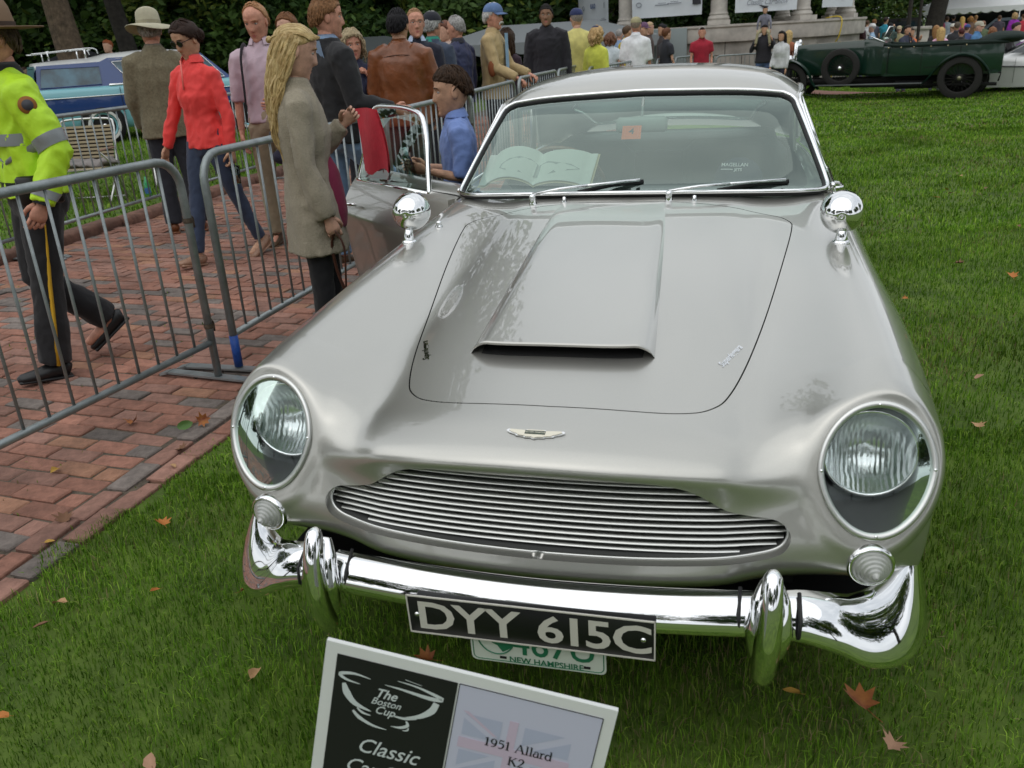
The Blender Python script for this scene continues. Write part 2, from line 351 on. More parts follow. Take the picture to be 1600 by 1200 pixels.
def shell(name, V,N,F, mt, parent, walls=None, wall_mat=None):
    """mesh with analytic normals; walls = list of (edges, offset array per vertex) returned along cuts"""
    me=bpy.data.meshes.new(name); n0=len(V); Vs=[V]; Fs=list(F); Ns=[N]; n=n0
    if walls:
        for edges,off in walls:
            ids=sorted({i for e in edges for i in e}); mp={i:k for k,i in enumerate(ids)}
            A=V[ids]; offs=np.array([off(V[i],N[i]) for i in ids]); Bv=A+offs
            Vs+= [A,Bv]
            for a,b in edges: Fs.append((n+mp[a],n+mp[b],n+len(ids)+mp[b],n+len(ids)+mp[a]))
            n+=2*len(ids)
    V=np.concatenate(Vs); me.from_pydata(V,[],[tuple(int(i) for i in f) for f in Fs]); me.materials.append(mt)
    me.polygons.foreach_set('use_smooth',np.ones(len(me.polygons),dtype=bool)); me.update()
    vn=np.zeros((len(V),3)); me.vertices.foreach_get('normal',vn.ravel()) if False else None
    wn_=np.array([v.normal[:] for v in me.vertices]); wn_[:n0]=N
    me.normals_split_custom_set_from_vertices([tuple(x) for x in wn_])
    o=bpy.data.objects.new(name,me); COL.objects.link(o)
    if parent: o.parent=parent
    return o
def poly_sd(pts, poly):
    """signed distance of 2D points to a closed polygon, >0 inside"""
    P=np.asarray(poly,float); Q=np.roll(P,-1,0); d=np.full(len(pts),1e9); ins=np.zeros(len(pts),bool)
    for a,b in zip(P,Q):
        e=b-a; w=pts-a; t=np.clip((w@e)/(e@e+1e-12),0,1); d=np.minimum(d,np.linalg.norm(w-t[:,None]*e,axis=1))
        c=((a[1]<=pts[:,1])&(b[1]>pts[:,1]))|((b[1]<=pts[:,1])&(a[1]>pts[:,1]))
        with np.errstate(divide='ignore',invalid='ignore'): xi=a[0]+(pts[:,1]-a[1])*(b[0]-a[0])/(b[1]-a[1])
        ins^=c&(pts[:,0]<xi)
    return np.where(ins,d,-d)
half=np.array(ROWS)                       # rows x 11 x 3
_mid=.55*half[:,8]+.45*half[:,9]; _mid[:,0]=np.maximum(half[:,8,0],half[:,9,0])+.006
for _r in range(len(ROWS)):
    if half[_r,0,1]<.3: _mid[_r]=.62*half[_r,8]+.38*half[_r,9]; _mid[_r,0]=.5*(half[_r,8,0]+half[_r,9,0])+.016; _mid[_r,1]-=.012
half=np.concatenate([half[:,:9],_mid[:,None],half[:,9:]],1)
_ia=[r for r in range(len(ROWS)) if abs(half[r,0,1]-.28)<.01][0]
_nr=.5*half[_ia]+.5*half[_ia+1]; _nr[5:9,2]+=[.012,.010,.012,.008]; _nr[5:9,1]-=[.008,.010,.010,.006]
_n2=.5*half[_ia]+.5*half[_ia-1]; _n2[5:9,2]+=[.0,.004,.004,.003]
half=np.concatenate([half[:_ia],_n2[None],half[_ia:_ia+1],_nr[None],half[_ia+1:]])
for _k in range(2):     # fair the front of the net
    _h=half.copy()
    for _r in range(2,len(half)-3):
        if half[_r,0,1]>.62: continue
        for _c in range(1,7):
            _u=(half[_r,_c-1]*(half[_r,_c+1,0]-half[_r,_c,0])+half[_r,_c+1]*(half[_r,_c,0]-half[_r,_c-1,0]))/(half[_r,_c+1,0]-half[_r,_c-1,0]+1e-9)
            _h[_r,_c,1:]+=.22*(_u-half[_r,_c])[1:]*(1 if _c in(2,3,4) else .35)
    half=_h
full=np.concatenate([half[:,:0:-1]*[-1,1,1],half],1)
nrow=len(half)
# denser sampling at the front
ur=np.unique(np.concatenate([np.linspace(0,.42,60),np.linspace(.42,1,190)])); vc=np.linspace(0,1,211)
HL_C=np.array((.676,.672)); HL_A,HL_B=.114,.124
def hl_plane(x,z): return .160+.50*(z-.672)+.16*(np.abs(x)-.676)
S=bsurf(full,0,0,us=ur,vs_=vc,fit=2,w=.55)
_q=np.hypot((np.abs(S[...,0])-HL_C[0])/HL_A,(S[...,2]-HL_C[1])/HL_B); _t=np.clip((1.42-_q)/.40,0,1); _t=_t*_t*(3-2*_t); _t=np.where(S[...,1]<.40,_t,0)
S[...,1]+=_t*np.clip(hl_plane(S[...,0],S[...,2])-S[...,1],-.06,.04)
Nn=grid_normals(S,True)
_cn=Nn[len(ur)//2,105]
if _cn[2]<0: Nn=-Nn
BV,BN,BF=S.reshape(-1,3),Nn.reshape(-1,3),[tuple(q) for q in tris_of(S)]
if True:
    a,b,c_=[BV[i] for i in BF[len(BF)*2//3][:3]]
    if np.dot(np.cross(b-a,c_-a),BN[BF[len(BF)*2//3][0]])<0: BF=[f[::-1] for f in BF]
_bvh=BVHTree.FromPolygons([Vector(v) for v in BV],BF)
def top_z(x,y):
    h=_bvh.ray_cast(Vector((x,y,3)),Vector((0,0,-1))); return h[0].z if h[0] else 0
def top_hit(x,y):
    h=_bvh.ray_cast(Vector((x,y,3)),Vector((0,0,-1))); return np.array(h[0]),np.array(h[1])
def front_hit(x,z,y0=-3):
    h=_bvh.ray_cast(Vector((x,y0,z)),Vector((0,1,0))); 
    return (np.array(h[0]),np.array(h[1])) if h[0] else (np.array([x,.2,z]),np.array([0,-1.,0]))
# ---- outlines
def sym(h): h=np.asarray(h,float); return np.concatenate([h,(h*[-1,1])[::-1]])
BON=sym(bez([(.0,.205),(.20,.212),(.30,.235),(.352,.275),(.385,.34),(.425,.50),(.478,.80),(.53,1.14),(.566,1.42),(.560,1.50),(.50,1.56),(.25,1.615),(0,1.63)],8))
GRL=sym(bez([(0,.680),(.21,.675),(.29,.662),(.335,.640),(.385,.606),(.43,.591),(.485,.579),(.512,.558),(.515,.533),(.497,.511),(.455,.500),(.38,.494),(.2,.488),(0,.486)],8))
       # headlight ring, front projection
def ell(n=72,a=HL_A,b=HL_B,sx=1):
    t=np.linspace(0,2*np.pi,n,endpoint=False); e=np.c_[a*np.cos(t),b*np.sin(t)]
    # egg shape: narrower at the foot
    e[:,0]*=1-.10*np.clip(-e[:,1]/b,0,1)
    return e*[sx,1]+HL_C*[sx,1]
COCK=sym(bez([(0,1.78),(.3,1.80),(.5,1.84),(.615,1.92),(.655,2.1),(.655,2.8),(.63,3.2),(.56,3.45),(.3,3.62),(0,3.64)],8))
DOOR=np.array(bez([(1.965,.95),(1.93,.70),(1.90,.45),(1.93,.30),(2.1,.285),(2.6,.285),(2.83,.30),(2.90,.36),(2.93,.55),(2.95,.80),(2.955,.99),(2.955,1.10),(1.98,1.10)],6,closed=True))
V,N,F=BV,BN,BF
isfront=lambda V,N:(N[:,1]<.55)
walls=[]
def carve(V,N,F,g): return clip(V,N,F,g)
cut_walls=[]
g=np.where(N[:,2]>.1,-poly_sd(V[:,:2],BON),1.0); g=np.where((V[:,1]<1.8)&(V[:,2]>.55),g,1.0)
BON_g_all=g
bV,bN,bF,bE=clip(V,N,F,np.where(g<1.0,-g-.0035,-1.0))                 # bonnet skin, 3.5 mm gap
V,N,F,E_bon=clip(V,N,F,g)
g=np.where((V[:,1]<.3)&(N[:,1]<.35),-poly_sd(V[:,[0,2]],GRL),1.0)
V,N,F,E_gr=clip(V,N,F,g)
E_gr_v=[(V[a].copy(),V[b].copy()) for a,b in E_gr]
for sx in (1,-1):
    g=np.where((V[:,1]<.45)&(V[:,0]*sx>.4),-poly_sd(V[:,[0,2]],ell(sx=sx)),1.0); V,N,F,_=clip(V,N,F,g)
g=np.where((V[:,2]>.8)&(V[:,1]>1.6)&(V[:,1]<3.8),-poly_sd(V[:,:2],COCK),1.0); V,N,F,E_ck=clip(V,N,F,g)
for yc in (.80,3.289):
    g=np.where(np.abs(V[:,0])>.5,np.hypot(V[:,1]-yc,V[:,2]-.345)-(.365 if yc<1 else .36),1.0)
    g=np.where((V[:,2]<.72)&(np.abs(V[:,1]-yc)<.5),g,1.0); V,N,F,_=clip(V,N,F,g)
sd=poly_sd(V[:,1:3],DOOR)
side=(V[:,0]<-.5)
dV,dN,dF,dE=clip(V,N,F,np.where(side,sd-.004,-1.0))
V,N,F,E_dr=clip(V,N,F,np.where(side,-sd,1.0))
body=shell('body',V,N,F,PAINT,car,walls=[(E_dr,lambda v,n:np.array([.07,0,0]) )] )
bonnet=shell('bonnet',bV,bN,bF,PAINT,car,walls=[(bE,lambda v,n:np.array([0,0,-.016]))])
# gutter below the bonnet gap
mb=MB(); P=[];Q=[]
for p,q in zip(BON,np.roll(BON,-1,0)):
    pass
ctr=np.array([0,.9])
for (x,y) in BON:
    d=np.array([x,y])-ctr; d/=np.linalg.norm(d); a=np.array([x,y])-d*.02; b=np.array([x,y])+d*.016
    P.append((a[0],a[1],top_z(*a)-.012)); Q.append((b[0],b[1],top_z(*b)-.012))
mb.grid(np.stack([P,Q],1),cu=True); mb.build('bonnet_gutter',GAP,car)
# ---- bonnet scoop
def scoop():
    y0,y1=.43,1.62; ny,nx=50,49; G=[]
    for i in range(ny):
        s=i/(ny-1); y=y0+(y1-y0)*s
        w=.232-.028*s; xc=-.024-.030*s
        h=.037*(1-s)**1.15+.0015*(1-s); row=[]
        for j in range(nx):
            t=-1+2*j/(nx-1); at=abs(t)
            e=1-np.clip((at-.78)/.22,0,1)**2.2; e=max(e,0)**.8
            x=xc+w*t; yy=y+(.028*(1-at**3)*-1 if False else .03*at**4*(1-s)); 
            row.append((x,yy,top_z(x,yy)-.002+ (h+.002)*e))
        G.append(row)
    return np.array(G)
G=scoop(); m=MB(); m.grid(G)
lip=G[0]; under=lip.copy(); under[:,2]-=.0; roll=[]
for k,(dy,dz) in enumerate([(0,0),(-.004,-.003),(-.003,-.008),(.004,-.010),(.06,-.012)]):
    row=lip.copy(); hz=np.array([top_z(p[0],p[1]) for p in lip]); sc=np.clip((lip[:,2]-hz)/.03,0,1); row[:,1]+=dy; row[:,2]+=dz*sc; row[:,2]=np.maximum(row[:,2],hz-.002); roll.append(row)
m.grid(np.array(roll),flip=True); m.build('bonnet_scoop',PAINT,car,ang=50)
m=MB(); r0=lip.copy(); r0[:,1]+=.055; r1=r0.copy(); r1[:,2]=[top_z(p[0],p[1])-.002 for p in r1]; m.grid(np.array([r0,r1])); 
r2=lip.copy(); r2[:,2]=[top_z(p[0],p[1]+.004)+.0012 for p in r2]; r2[:,1]+=.004; r3=r1.copy(); r3[:,2]+=.0035; m.grid(np.array([r2[3:-3],r3[3:-3]])); m.build('scoop_mouth',GAP,car)
# ---- grille: dark cavity, surround, horizontal slats and faint uprights
GR_DARK=mat('grille_dark',(.085,.088,.085),rough=.6)
m=MB()
gp=np.array([front_hit(x,z)[0] for x,z in GRL]); inner=gp+[0,.02,0]; inner[:,[0,2]]=np.array([0,.575])+(gp[:,[0,2]]-[0,.575])*[.992,.975]
m.grid(np.stack([gp,gp*[1,1,1]+[0,.012,0],inner],1),cu=True); m.build('grille_reveal',PAINT,car)
m=MB(); rim=inner+[0,.004,0]; m.tube(rim,.0045,6,closed=True); gs=m.build('grille_surround',SATIN,car)
m=MB(); bk=inner+[0,.06,0]; m.grid(np.stack([inner,bk],1),cu=True); m.add(bk,[tuple(range(len(bk)))]); m.build('grille_cavity',GR_DARK,car,smooth=False)
ys=lambda x: front_hit(x,.56)[0][1]+.022
def grl_w(z):
    P=GRL*[.99,.97]+[0,.575*.03]; xs=[]
    for a,b in zip(P,np.roll(P,-1,0)):
        if (a[1]-z)*(b[1]-z)<0: xs.append(abs(a[0]+(b[0]-a[0])*(z-a[1])/(b[1]-a[1])))
    return max(xs) if xs else 0
zs=np.linspace(.499,.668,12)
for z in zs:
    w=grl_w(z)-.004
    if w<.05: continue
    X=np.linspace(-w,w,25); m=MB()
    pr=[(-.006,-.0022),(-.0075,0),(-.006,.0022),(.008,.0028),(.009,-.0005)]
    G=np.array([[(x,ys(x)+.006+a,z+b+a*.10) for a,b in pr] for x in X]); m.grid(G,cv=True,flip=True); m.build('grille_slat',SATIN,car,ang=60)
for x in (-.39,-.2,0,.2,.39):
    m=MB(); zz=[z for z in np.linspace(.492,.672,12) if grl_w(z)>abs(x)+.02]; m.tube([(x,ys(x)+.022,z) for z in zz],.003,6); m.build('grille_upright',GR_DARK,car)
# ---- headlamps: ring, screws, bowl, sealed beam and cover glass
BOWL=mat('lamp_bowl_grey',(.075,.078,.082),rough=.45); LENSG=mat('fluted_lens',(.80,.82,.82),rough=.2,metal=1.0,bump=.14,wave=30)
COVER=thin_glass('lamp_cover_glass',(.95,.97,.97),.6)
for sx in (1,-1):
    hl=thing('headlight',None,None); hl.parent=car
    E=ell(80,sx=sx); P=np.array([(x,float(hl_plane(x,z))-.001,z) for x,z in E]); ctr=P.mean(0)
    Nf=np.cross(P[20]-P[0],P[40]-P[0]); Nf/=np.linalg.norm(Nf); Nf=Nf if Nf[1]<0 else -Nf
    inn=ctr+(P-ctr)*.905; out_=ctr+(P-ctr)*1.012
    m=MB(); m.grid(np.stack([ctr+(P-ctr)*1.0-Nf*.045,P*1.0-Nf*.002],1),cu=True,flip=sx>0); m.build('nacelle_lip',PAINT,hl)
    m=MB(); m.grid(np.stack([out_+Nf*.0,out_+Nf*.005,P+Nf*.0075,(P+inn)/2+Nf*.008,inn+Nf*.0055,inn-Nf*.004],1),cu=True,flip=sx>0); m.build('ring',CHROME if False else SATIN,hl)
    for k in (0,20,40,60): m=MB(); m.lathe([(0,.0022),(.0030,.0018),(.0036,0)],8,M4(frame(Nf),(P[k]+inn[k])/2+Nf*.0075)); m.build('ring_screw',CHROME,hl)
    lc=ctr+np.array([-.004*sx,.075,.0]); ax=np.array([0,-1,.10]); ax/=np.linalg.norm(ax); Fm=frame(ax)
    t=np.linspace(0,2*np.pi,80,endpoint=False)
    def circ(r,d): return np.array([lc+Fm@np.array([r*math.cos(a)*sx,r*math.sin(a),d]) for a in t])
    m=MB(); b0=circ(.112,.0)*[1,1,1]; b1=circ(.096,-.035)
    m.grid(np.stack([inn-Nf*.003,inn*.45+b0*.55,b0*.6+b1*.4,b1],1),cu=True,flip=sx>0); m.build('bowl',BOWL,hl)
    m=MB(); m.lathe([(.098,-.04),(.100,-.01),(.097,.004),(.091,.006),(.089,0)],40,M4(Fm,lc)); m.build('lamp_rim',CHROME,hl)
    m=MB(); m.lathe([(.091,.002),(.084,-.012),(.070,-.034),(.050,-.054),(.025,-.066),(.001,-.070)],48,M4(Fm,lc)); m.build('reflector',LENSG,hl)
    m=MB(); m.lathe([(.090,.0)]+[(.090*math.cos(a),.026*math.sin(a)) for a in np.linspace(.05,math.pi/2,9)],48,M4(Fm,lc)); m.build('lens',COVER,hl)
    m=MB(); rows=[inn+Nf*.003]
    for q,hb in ((.8,.010),(.55,.020),(.3,.026),(.08,.028)): rows.append(ctr+(inn-ctr)*q+Nf*(.003+hb))
    G=np.stack(rows,1); m.grid(G,cu=True,flip=sx>0); m.add(rows[-1],[tuple(range(80))]); m.build('cover_glass',COVER,hl)
# ---- front indicators: stepped clear cones
CLEAR=mat('clear_ribbed_lens',(.78,.80,.76),rough=.08,metal=.0,coat=1.0,trans=.55,ior=1.4)
for sx in (1,-1):
    p,n=front_hit(.672*sx,.494); n=np.array([n[0]*.6,n[1],n[2]*.3]); n/=np.linalg.norm(n); ind=thing('indicator_lamp',None,None); ind.parent=car
    m=MB(); m.lathe([(.046,-.02),(.047,.006),(.044,.011),(.040,.012),(.038,.008)],32,M4(frame(n),p)); m.build('rim',CHROME,ind)
    m=MB(); pr=[(.039,.006)]; r,h=.039,.010
    for k in range(6): pr+=[(r,h),(r-.002,h+.004)]; r-=.0062; h+=.0058
    pr+=[(0.002,h+.002)]; m.lathe(pr,32,M4(frame(n),p)); m.build('lens',CLEAR,ind,ang=35)
# ---- bumper: centre bar and wrapped corner blades
def secs(path, n=18):
    """path rows: (x,y,zmid,halfheight,depth, lean) -> grid of D sections"""
    G=[]
    path=np.array(path); T=np.gradient(path[:,:2],axis=0); T/=np.linalg.norm(T,axis=1)[:,None]
    for (x,y,z,h,d,le),t in zip(path,T):
        nrm=np.array([t[1],-t[0]]); row=[]
        for a in np.linspace(-math.pi/2-.35,math.pi/2+.35,n):
            c=math.cos(a); o=d*(max(c,-.3) if c<0 else c**.7); zz=h*math.sin(max(-math.pi/2,min(math.pi/2,a)))
            row.append((x+nrm[0]*(o+le*zz),y+nrm[1]*(o+le*zz),z+zz))
        G.append(row)
    return np.array(G)
pc=bez([(-.46,-.020,.428,.037,.032,-.42),(-.25,-.040,.426,.037,.033,-.42),(0,-.048,.424,.037,.033,-.42),(.25,-.040,.426,.037,.033,-.42),(.46,-.020,.428,.037,.032,-.42)],12)
m=MB(); m.grid(secs(pc)); m.build('bumper_bar',CHROME,car)
for sx in (1,-1):
    pp=bez([(.485,-.018,.428,.037,.031,-.42),(.54,-.010,.425,.042,.033,-.46),(.60,.004,.406,.048,.036,-.52),(.655,.026,.378,.058,.036,-.60),(.705,.062,.368,.064,.034,-.60),(.745,.108,.372,.068,.030,-.50),(.770,.160,.384,.068,.026,-.38),(.784,.225,.396,.060,.022,-.25),(.79,.29,.400,.045,.018,-.15),(.792,.33,.400,.02,.012,0)],8)
    g=secs(pp,22)*[sx,1,1]; m=MB(); m.grid(g,flip=sx<0); m.build('bumper_corner',CHROME,car)
    # overrider: tall rounded horn with a saddle collar
    ov=thing('overrider',None,None); ov.parent=car
    m=MB(); P=bez([(.477*sx,-.040,.545),(.477*sx,-.058,.535),(.476*sx,-.075,.50),(.475*sx,-.085,.455),(.472*sx,-.088,.40),(.470*sx,-.080,.35),(.469*sx,-.066,.315),(.469*sx,-.055,.302)],6)
    rr=np.interp(np.linspace(0,1,len(P)),[0,.12,.3,.55,.8,.95,1],[.008,.019,.023,.026,.024,.017,.005]); m.tube(P,rr,18,up=(1,0,0)); m.build('horn',CHROME,ov)
    m=MB(); P=bez([(.477*sx,-.020,.512),(.477*sx,-.042,.480),(.476*sx,-.060,.44),(.474*sx,-.066,.40),(.472*sx,-.058,.36),(.47*sx,-.045,.33)],6)
    rr=np.interp(np.linspace(0,1,len(P)),[0,.2,.5,.75,1],[.018,.037,.046,.037,.016]); R2=np.c_[rr*.55,rr]
    m.tube(P,R2,20,up=(1,0,0)); m.build('collar',CHROME,ov)
    for q in (-1,1):
        m=MB(); m.tube([((.476+q*.056)*sx,-.003,.475),((.476+q*.058)*sx,-.052,.445),((.476+q*.056)*sx,-.058,.41),((.475+q*.054)*sx,-.02,.375)],.004,6); m.build('gasket',BLACK,ov)
# ---- number plates
PLB=mat('plate_black',(.012,.012,.013),rough=.35); PLW=mat('plate_silver_letters',(.62,.60,.54),rough=.45); NHW=mat('plate_white',(.62,.66,.60),rough=.45); NHG=mat('plate_green',(.02,.16,.08),rough=.5)
def plate_frame(c,tilt=0.0): return M4(np.stack([np.array([1,0,0]),np.array([0,math.sin(tilt),math.cos(tilt)]),np.cross([1,0,0],[0,math.sin(tilt),math.cos(tilt)])],1),c)
MP=plate_frame((.002,-.098,.397),-.06)
npt=thing('number_plate',None,None); npt.parent=car
m=MB(); m.box((0,0,0),(.52,.100,.006),bev=.002); m.xf(MP); m.build('plate',PLB,npt)
m=MB()
for x,y,a,b in ((0,.0485,.52,.003),(0,-.0485,.52,.003),(-.2585,0,.003,.100),(.2585,0,.003,.100)): m.box((x,y,.0035),(a,b,.003))
m.xf(MP); m.build('plate_edge',PLW,npt,smooth=False)
for ch,x in zip('DYY615C',(-.196,-.122,-.052,.048,.097,.146,.214)):
    v,f=txt(ch,.112,bold=.0021,sx=1.05); m=MB(); vv=np.c_[v[:,:2],np.full(len(v),.0042)]; vv[:,0]+=x-(v[:,0].min()+v[:,0].max())/2; vv[:,1]-=(v[:,1].min()+v[:,1].max())/2; vv[:,1]*=.072/(v[:,1].max()-v[:,1].min()); m.add(vv,f); m.xf(MP); m.build('plate_letter',PLW,npt,smooth=False)
m=MB()
for x in (-.24,.236): m.lathe([(0,.007),(.005,.006),(.006,.003)],8,M4(np.eye(3),(x,0,0)))
m.xf(MP); m.build('plate_bolt',CHROME,npt)
M2=plate_frame((.016,-.086,.357),-.05)
nh=thing('registration_plate',None,None); nh.parent=car
m=MB(); q=.012; w,h=.145,.075; poly=[]
for cx,cy,a0 in ((w-q,h-q,0),(-w+q,h-q,90),(-w+q,-h+q,180),(w-q,-h+q,270)): poly+=[(cx+q*math.cos(math.radians(a0+a)),cy+q*math.sin(math.radians(a0+a))) for a in (0,30,60,90)]
m.prism(poly,.002); m.xf(M2); m.build('plate',NHW,nh,smooth=False)
m=MB(); pl=np.array(poly)*[.965,.93]; m.tube(np.c_[pl,np.full(len(pl),.0025)],.0011,4,closed=True)
def flat(m,s,size,x,y,z=.0032,bold=0,sx=1,shear=0):
    v,f=txt(s,size,bold=bold,sx=sx,shear=shear); vv=np.c_[v[:,:2],np.full(len(v),z)]; vv[:,0]+=x; vv[:,1]+=y; m.add(vv,f)
flat(m,'467U',.086,.035,-.020,bold=.0008,sx=.95); flat(m,'NEW HAMPSHIRE',.0215,.018,-.063,bold=.0004,sx=.95)
ce=[(-.088+.040*math.cos(a),-.006+.046*math.sin(a),.0028) for a in np.linspace(0,2*math.pi,32,endpoint=False)]; m.tube(ce,.0018,4,closed=True)
hd=[(-.075,-.045),(-.056,-.032),(-.050,-.005),(-.058,.03),(-.08,.037),(-.098,.02),(-.094,.008),(-.104,-.004),(-.094,-.012),(-.098,-.022),(-.086,-.028)]
m.add(np.c_[np.array(hd),np.full(len(hd),.0031)],[tuple(range(len(hd)))]); m.xf(M2); m.build('plate_print',NHG,nh,smooth=False)
m=MB()
for x in (-.075,.105): m.box((x,-.060,.003),(.014,.005,.002))
m.xf(M2); m.build('plate_slot',GAP,nh,smooth=False)
# ---- winged badge on the nose
IV=mat('badge_ivory',(.72,.68,.55),rough=.3,coat=1.0); IVG=mat('badge_dark',(.05,.07,.05),rough=.4)
p,n=top_hit(-.010,.095); n=n/np.linalg.norm(n); up=np.array([0,1,0])-n*n[1]; up/=np.linalg.norm(up); MBd=M4(np.stack([np.array([1,0,0]),up,n],1),p+n*.001)
h=[(0,.013),(.02,.013),(.022,.010),(.060,.012),(.064,.007),(.055,.001),(.043,-.004),(.040,-.008),(.024,-.010),(.021,-.013),(.008,-.013),(.0,-.017)]
poly=np.array(h+[(-x,y) for x,y in h[-2:0:-1]])[::-1]
bd=thing('bonnet_badge',None,None); bd.parent=car
m=MB(); m.prism(poly*1.0,.003); m.xf(MBd); m.build('wings',CHROME,bd,smooth=False)
m=MB(); m.prism(poly*.90,.0042); m.xf(MBd); m.build('enamel',IV,bd,smooth=False)
m=MB(); m.box((0,.002,.0046),(.044,.011,.001)); m.xf(MBd); m.build('name_bar',IVG,bd,smooth=False)
m=MB(); flat(m,'ASTON MARTIN',.0062,0,.002,z=.0053,sx=.95); m.xf(MBd); m.build('name',IV,bd,smooth=False)
# ---- script emblems along the bonnet edges
for sx,ang in ((1,1.22),(-1,1.92)):
    p,n=top_hit(.395*sx-.012*(sx>0),.52 if sx>0 else .50); n/=np.linalg.norm(n); d=np.array([math.cos(ang),math.sin(ang),0]); d-=n*d.dot(n); d/=np.linalg.norm(d)
    m=MB(); flat(m,'Superleggera',.024,0,0,z=.001,shear=.5,bold=.0006); m.xf(M4(np.stack([d,np.cross(n,d),n],1),p)); m.build('script_emblem',CHROME,car,smooth=False)
# ---- greenhouse
wb=bez([(0,1.690,.966),(.35,1.715,.960),(.58,1.775,.949),(.672,1.835,.942)],10); ws_side=bez([(.672,1.835,.942),(.702,1.875,.948),(.695,1.93,.985),(.645,2.06,1.108),(.605,2.165,1.200),(.585,2.215,1.236),(.545,2.236,1.256)],8); wt=bez([(.545,2.236,1.256),(.369,2.226,1.273),(0,2.215,1.283)],10)
loop_h=np.concatenate([wb,ws_side[1:],wt[1:]]); LOOP=np.concatenate([loop_h,(loop_h*[-1,1,1])[-2:0:-1]])
m=MB(); m.tube(LOOP,.0125,10,closed=True); m.build('windscreen_rubber',BLACK,car)
cen=LOOP.mean(0); nw=np.array([0,-.62,.78]); OUT=LOOP+nw*.010
m=MB(); m.tube(OUT+(LOOP-cen)/np.linalg.norm(LOOP-cen,axis=1)[:,None]*.006,.0075,8,closed=True); m.build('windscreen_trim',CHROME,car)
def wsg(nu=25,nv=17):
    b=np.concatenate([(wb*[-1,1,1])[:0:-1],wb]); t=np.concatenate([(wt[::-1]*[-1,1,1])[:0:-1],wt[::-1]])
    def rs(P,n): s=np.r_[0,np.cumsum(np.linalg.norm(np.diff(P,axis=0),axis=1))]; q=np.linspace(0,s[-1],n); return np.stack([np.interp(q,s,P[:,k]) for k in range(3)],1)
    lr=ws_side; ll=ws_side*[-1,1,1]; b,t=rs(b,nu),rs(t,nu); L,R_=rs(ll,nv),rs(lr,nv); G=np.zeros((nv,nu,3))
    for i in range(nv):
        v=i/(nv-1)
        for j in range(nu):
            u=j/(nu-1); G[i,j]=(1-v)*b[j]+v*t[j]+(1-u)*L[i]+u*R_[i]-((1-u)*(1-v)*b[0]+u*(1-v)*b[-1]+(1-u)*v*t[0]+u*v*t[-1])+nw*.012*math.sin(math.pi*v)*math.sin(math.pi*u)
    return G
m=MB(); m.grid(wsg(),flip=True); m.build('windscreen',WSG,car)
RR=[[(0,2.213,1.288),(.2,2.218,1.285),(.37,2.224,1.277),(.50,2.232,1.264),(.555,2.236,1.254),(.590,2.222,1.238)],
    [(0,2.30,1.330),(.2,2.30,1.328),(.37,2.30,1.318),(.50,2.30,1.300),(.56,2.30,1.282),(.612,2.30,1.250)],
    [(0,2.48,1.366),(.2,2.48,1.363),(.37,2.48,1.350),(.50,2.48,1.328),(.57,2.48,1.302),(.632,2.48,1.258)],
    [(0,2.75,1.378),(.2,2.75,1.375),(.37,2.75,1.361),(.50,2.75,1.337),(.58,2.75,1.304),(.645,2.75,1.258)],
    [(0,3.02,1.362),(.2,3.02,1.358),(.37,3.02,1.343),(.50,3.02,1.315),(.58,3.02,1.28),(.648,3.02,1.232)],
    [(0,3.25,1.322),(.2,3.25,1.318),(.37,3.25,1.30),(.50,3.25,1.262),(.59,3.20,1.20),(.66,3.16,1.14)],
    [(0,3.48,1.245),(.2,3.48,1.24),(.37,3.48,1.22),(.50,3.48,1.18),(.60,3.40,1.10),(.69,3.30,.99)],
    [(0,3.72,1.125),(.2,3.72,1.12),(.37,3.72,1.10),(.50,3.70,1.06),(.60,3.65,1.01),(.70,3.5,.94)],
    [(0,3.98,.985),(.2,3.98,.98),(.37,3.97,.97),(.50,3.95,.955),(.60,3.90,.935),(.69,3.8,.915)]]
rh=np.array(RR); rf=np.concatenate([rh[:,:0:-1]*[-1,1,1],rh],1); Sr=bsurf(rf,70,70); Nr=grid_normals(Sr)
if Nr[20,35,2]<0: Nr=-Nr
rV,rN,rF=Sr.reshape(-1,3),Nr.reshape(-1,3),[tuple(q) for q in tris_of(Sr)]
a,b,c_=[rV[i] for i in rF[1000][:3]]
if np.dot(np.cross(b-a,c_-a),rN[rF[1000][0]])<0: rF=[f[::-1] for f in rF]
BL=sym(bez([(0,3.42),(.3,3.42),(.46,3.45),(.50,3.53),(.475,3.72),(.44,3.84),(.30,3.88),(0,3.885)],6))
g=np.where(rV[:,1]>3.3,-poly_sd(rV[:,:2],BL),1.0)
gV,gN,gF,_=clip(rV,rN,rF,np.where(g<1,-g,-1.0)); shell('rear_window',gV,gN,gF,SIDEG,car)
rV,rN,rF,_=clip(rV,rN,rF,g); shell('roof',rV,rN,rF,PAINT,car)
HEAD=mat('headlining',(.30,.31,.30),rough=.9)
m=MB(); hl_=Sr[:46,5:-5].copy(); hl_[...,2]-=.03; m.grid(hl_); m.build('headlining',HEAD,car)
rbv=BVHTree.FromPolygons([Vector(v) for v in rV],rF)
m=MB(); zz=[]
for x,y in BL:
    h_=rbv.find_nearest(Vector((x,y,1.1)))[0]; zz.append(h_[:])
m.tube(np.array(zz),.010,8,closed=True); m.build('rear_window_trim',CHROME,car)
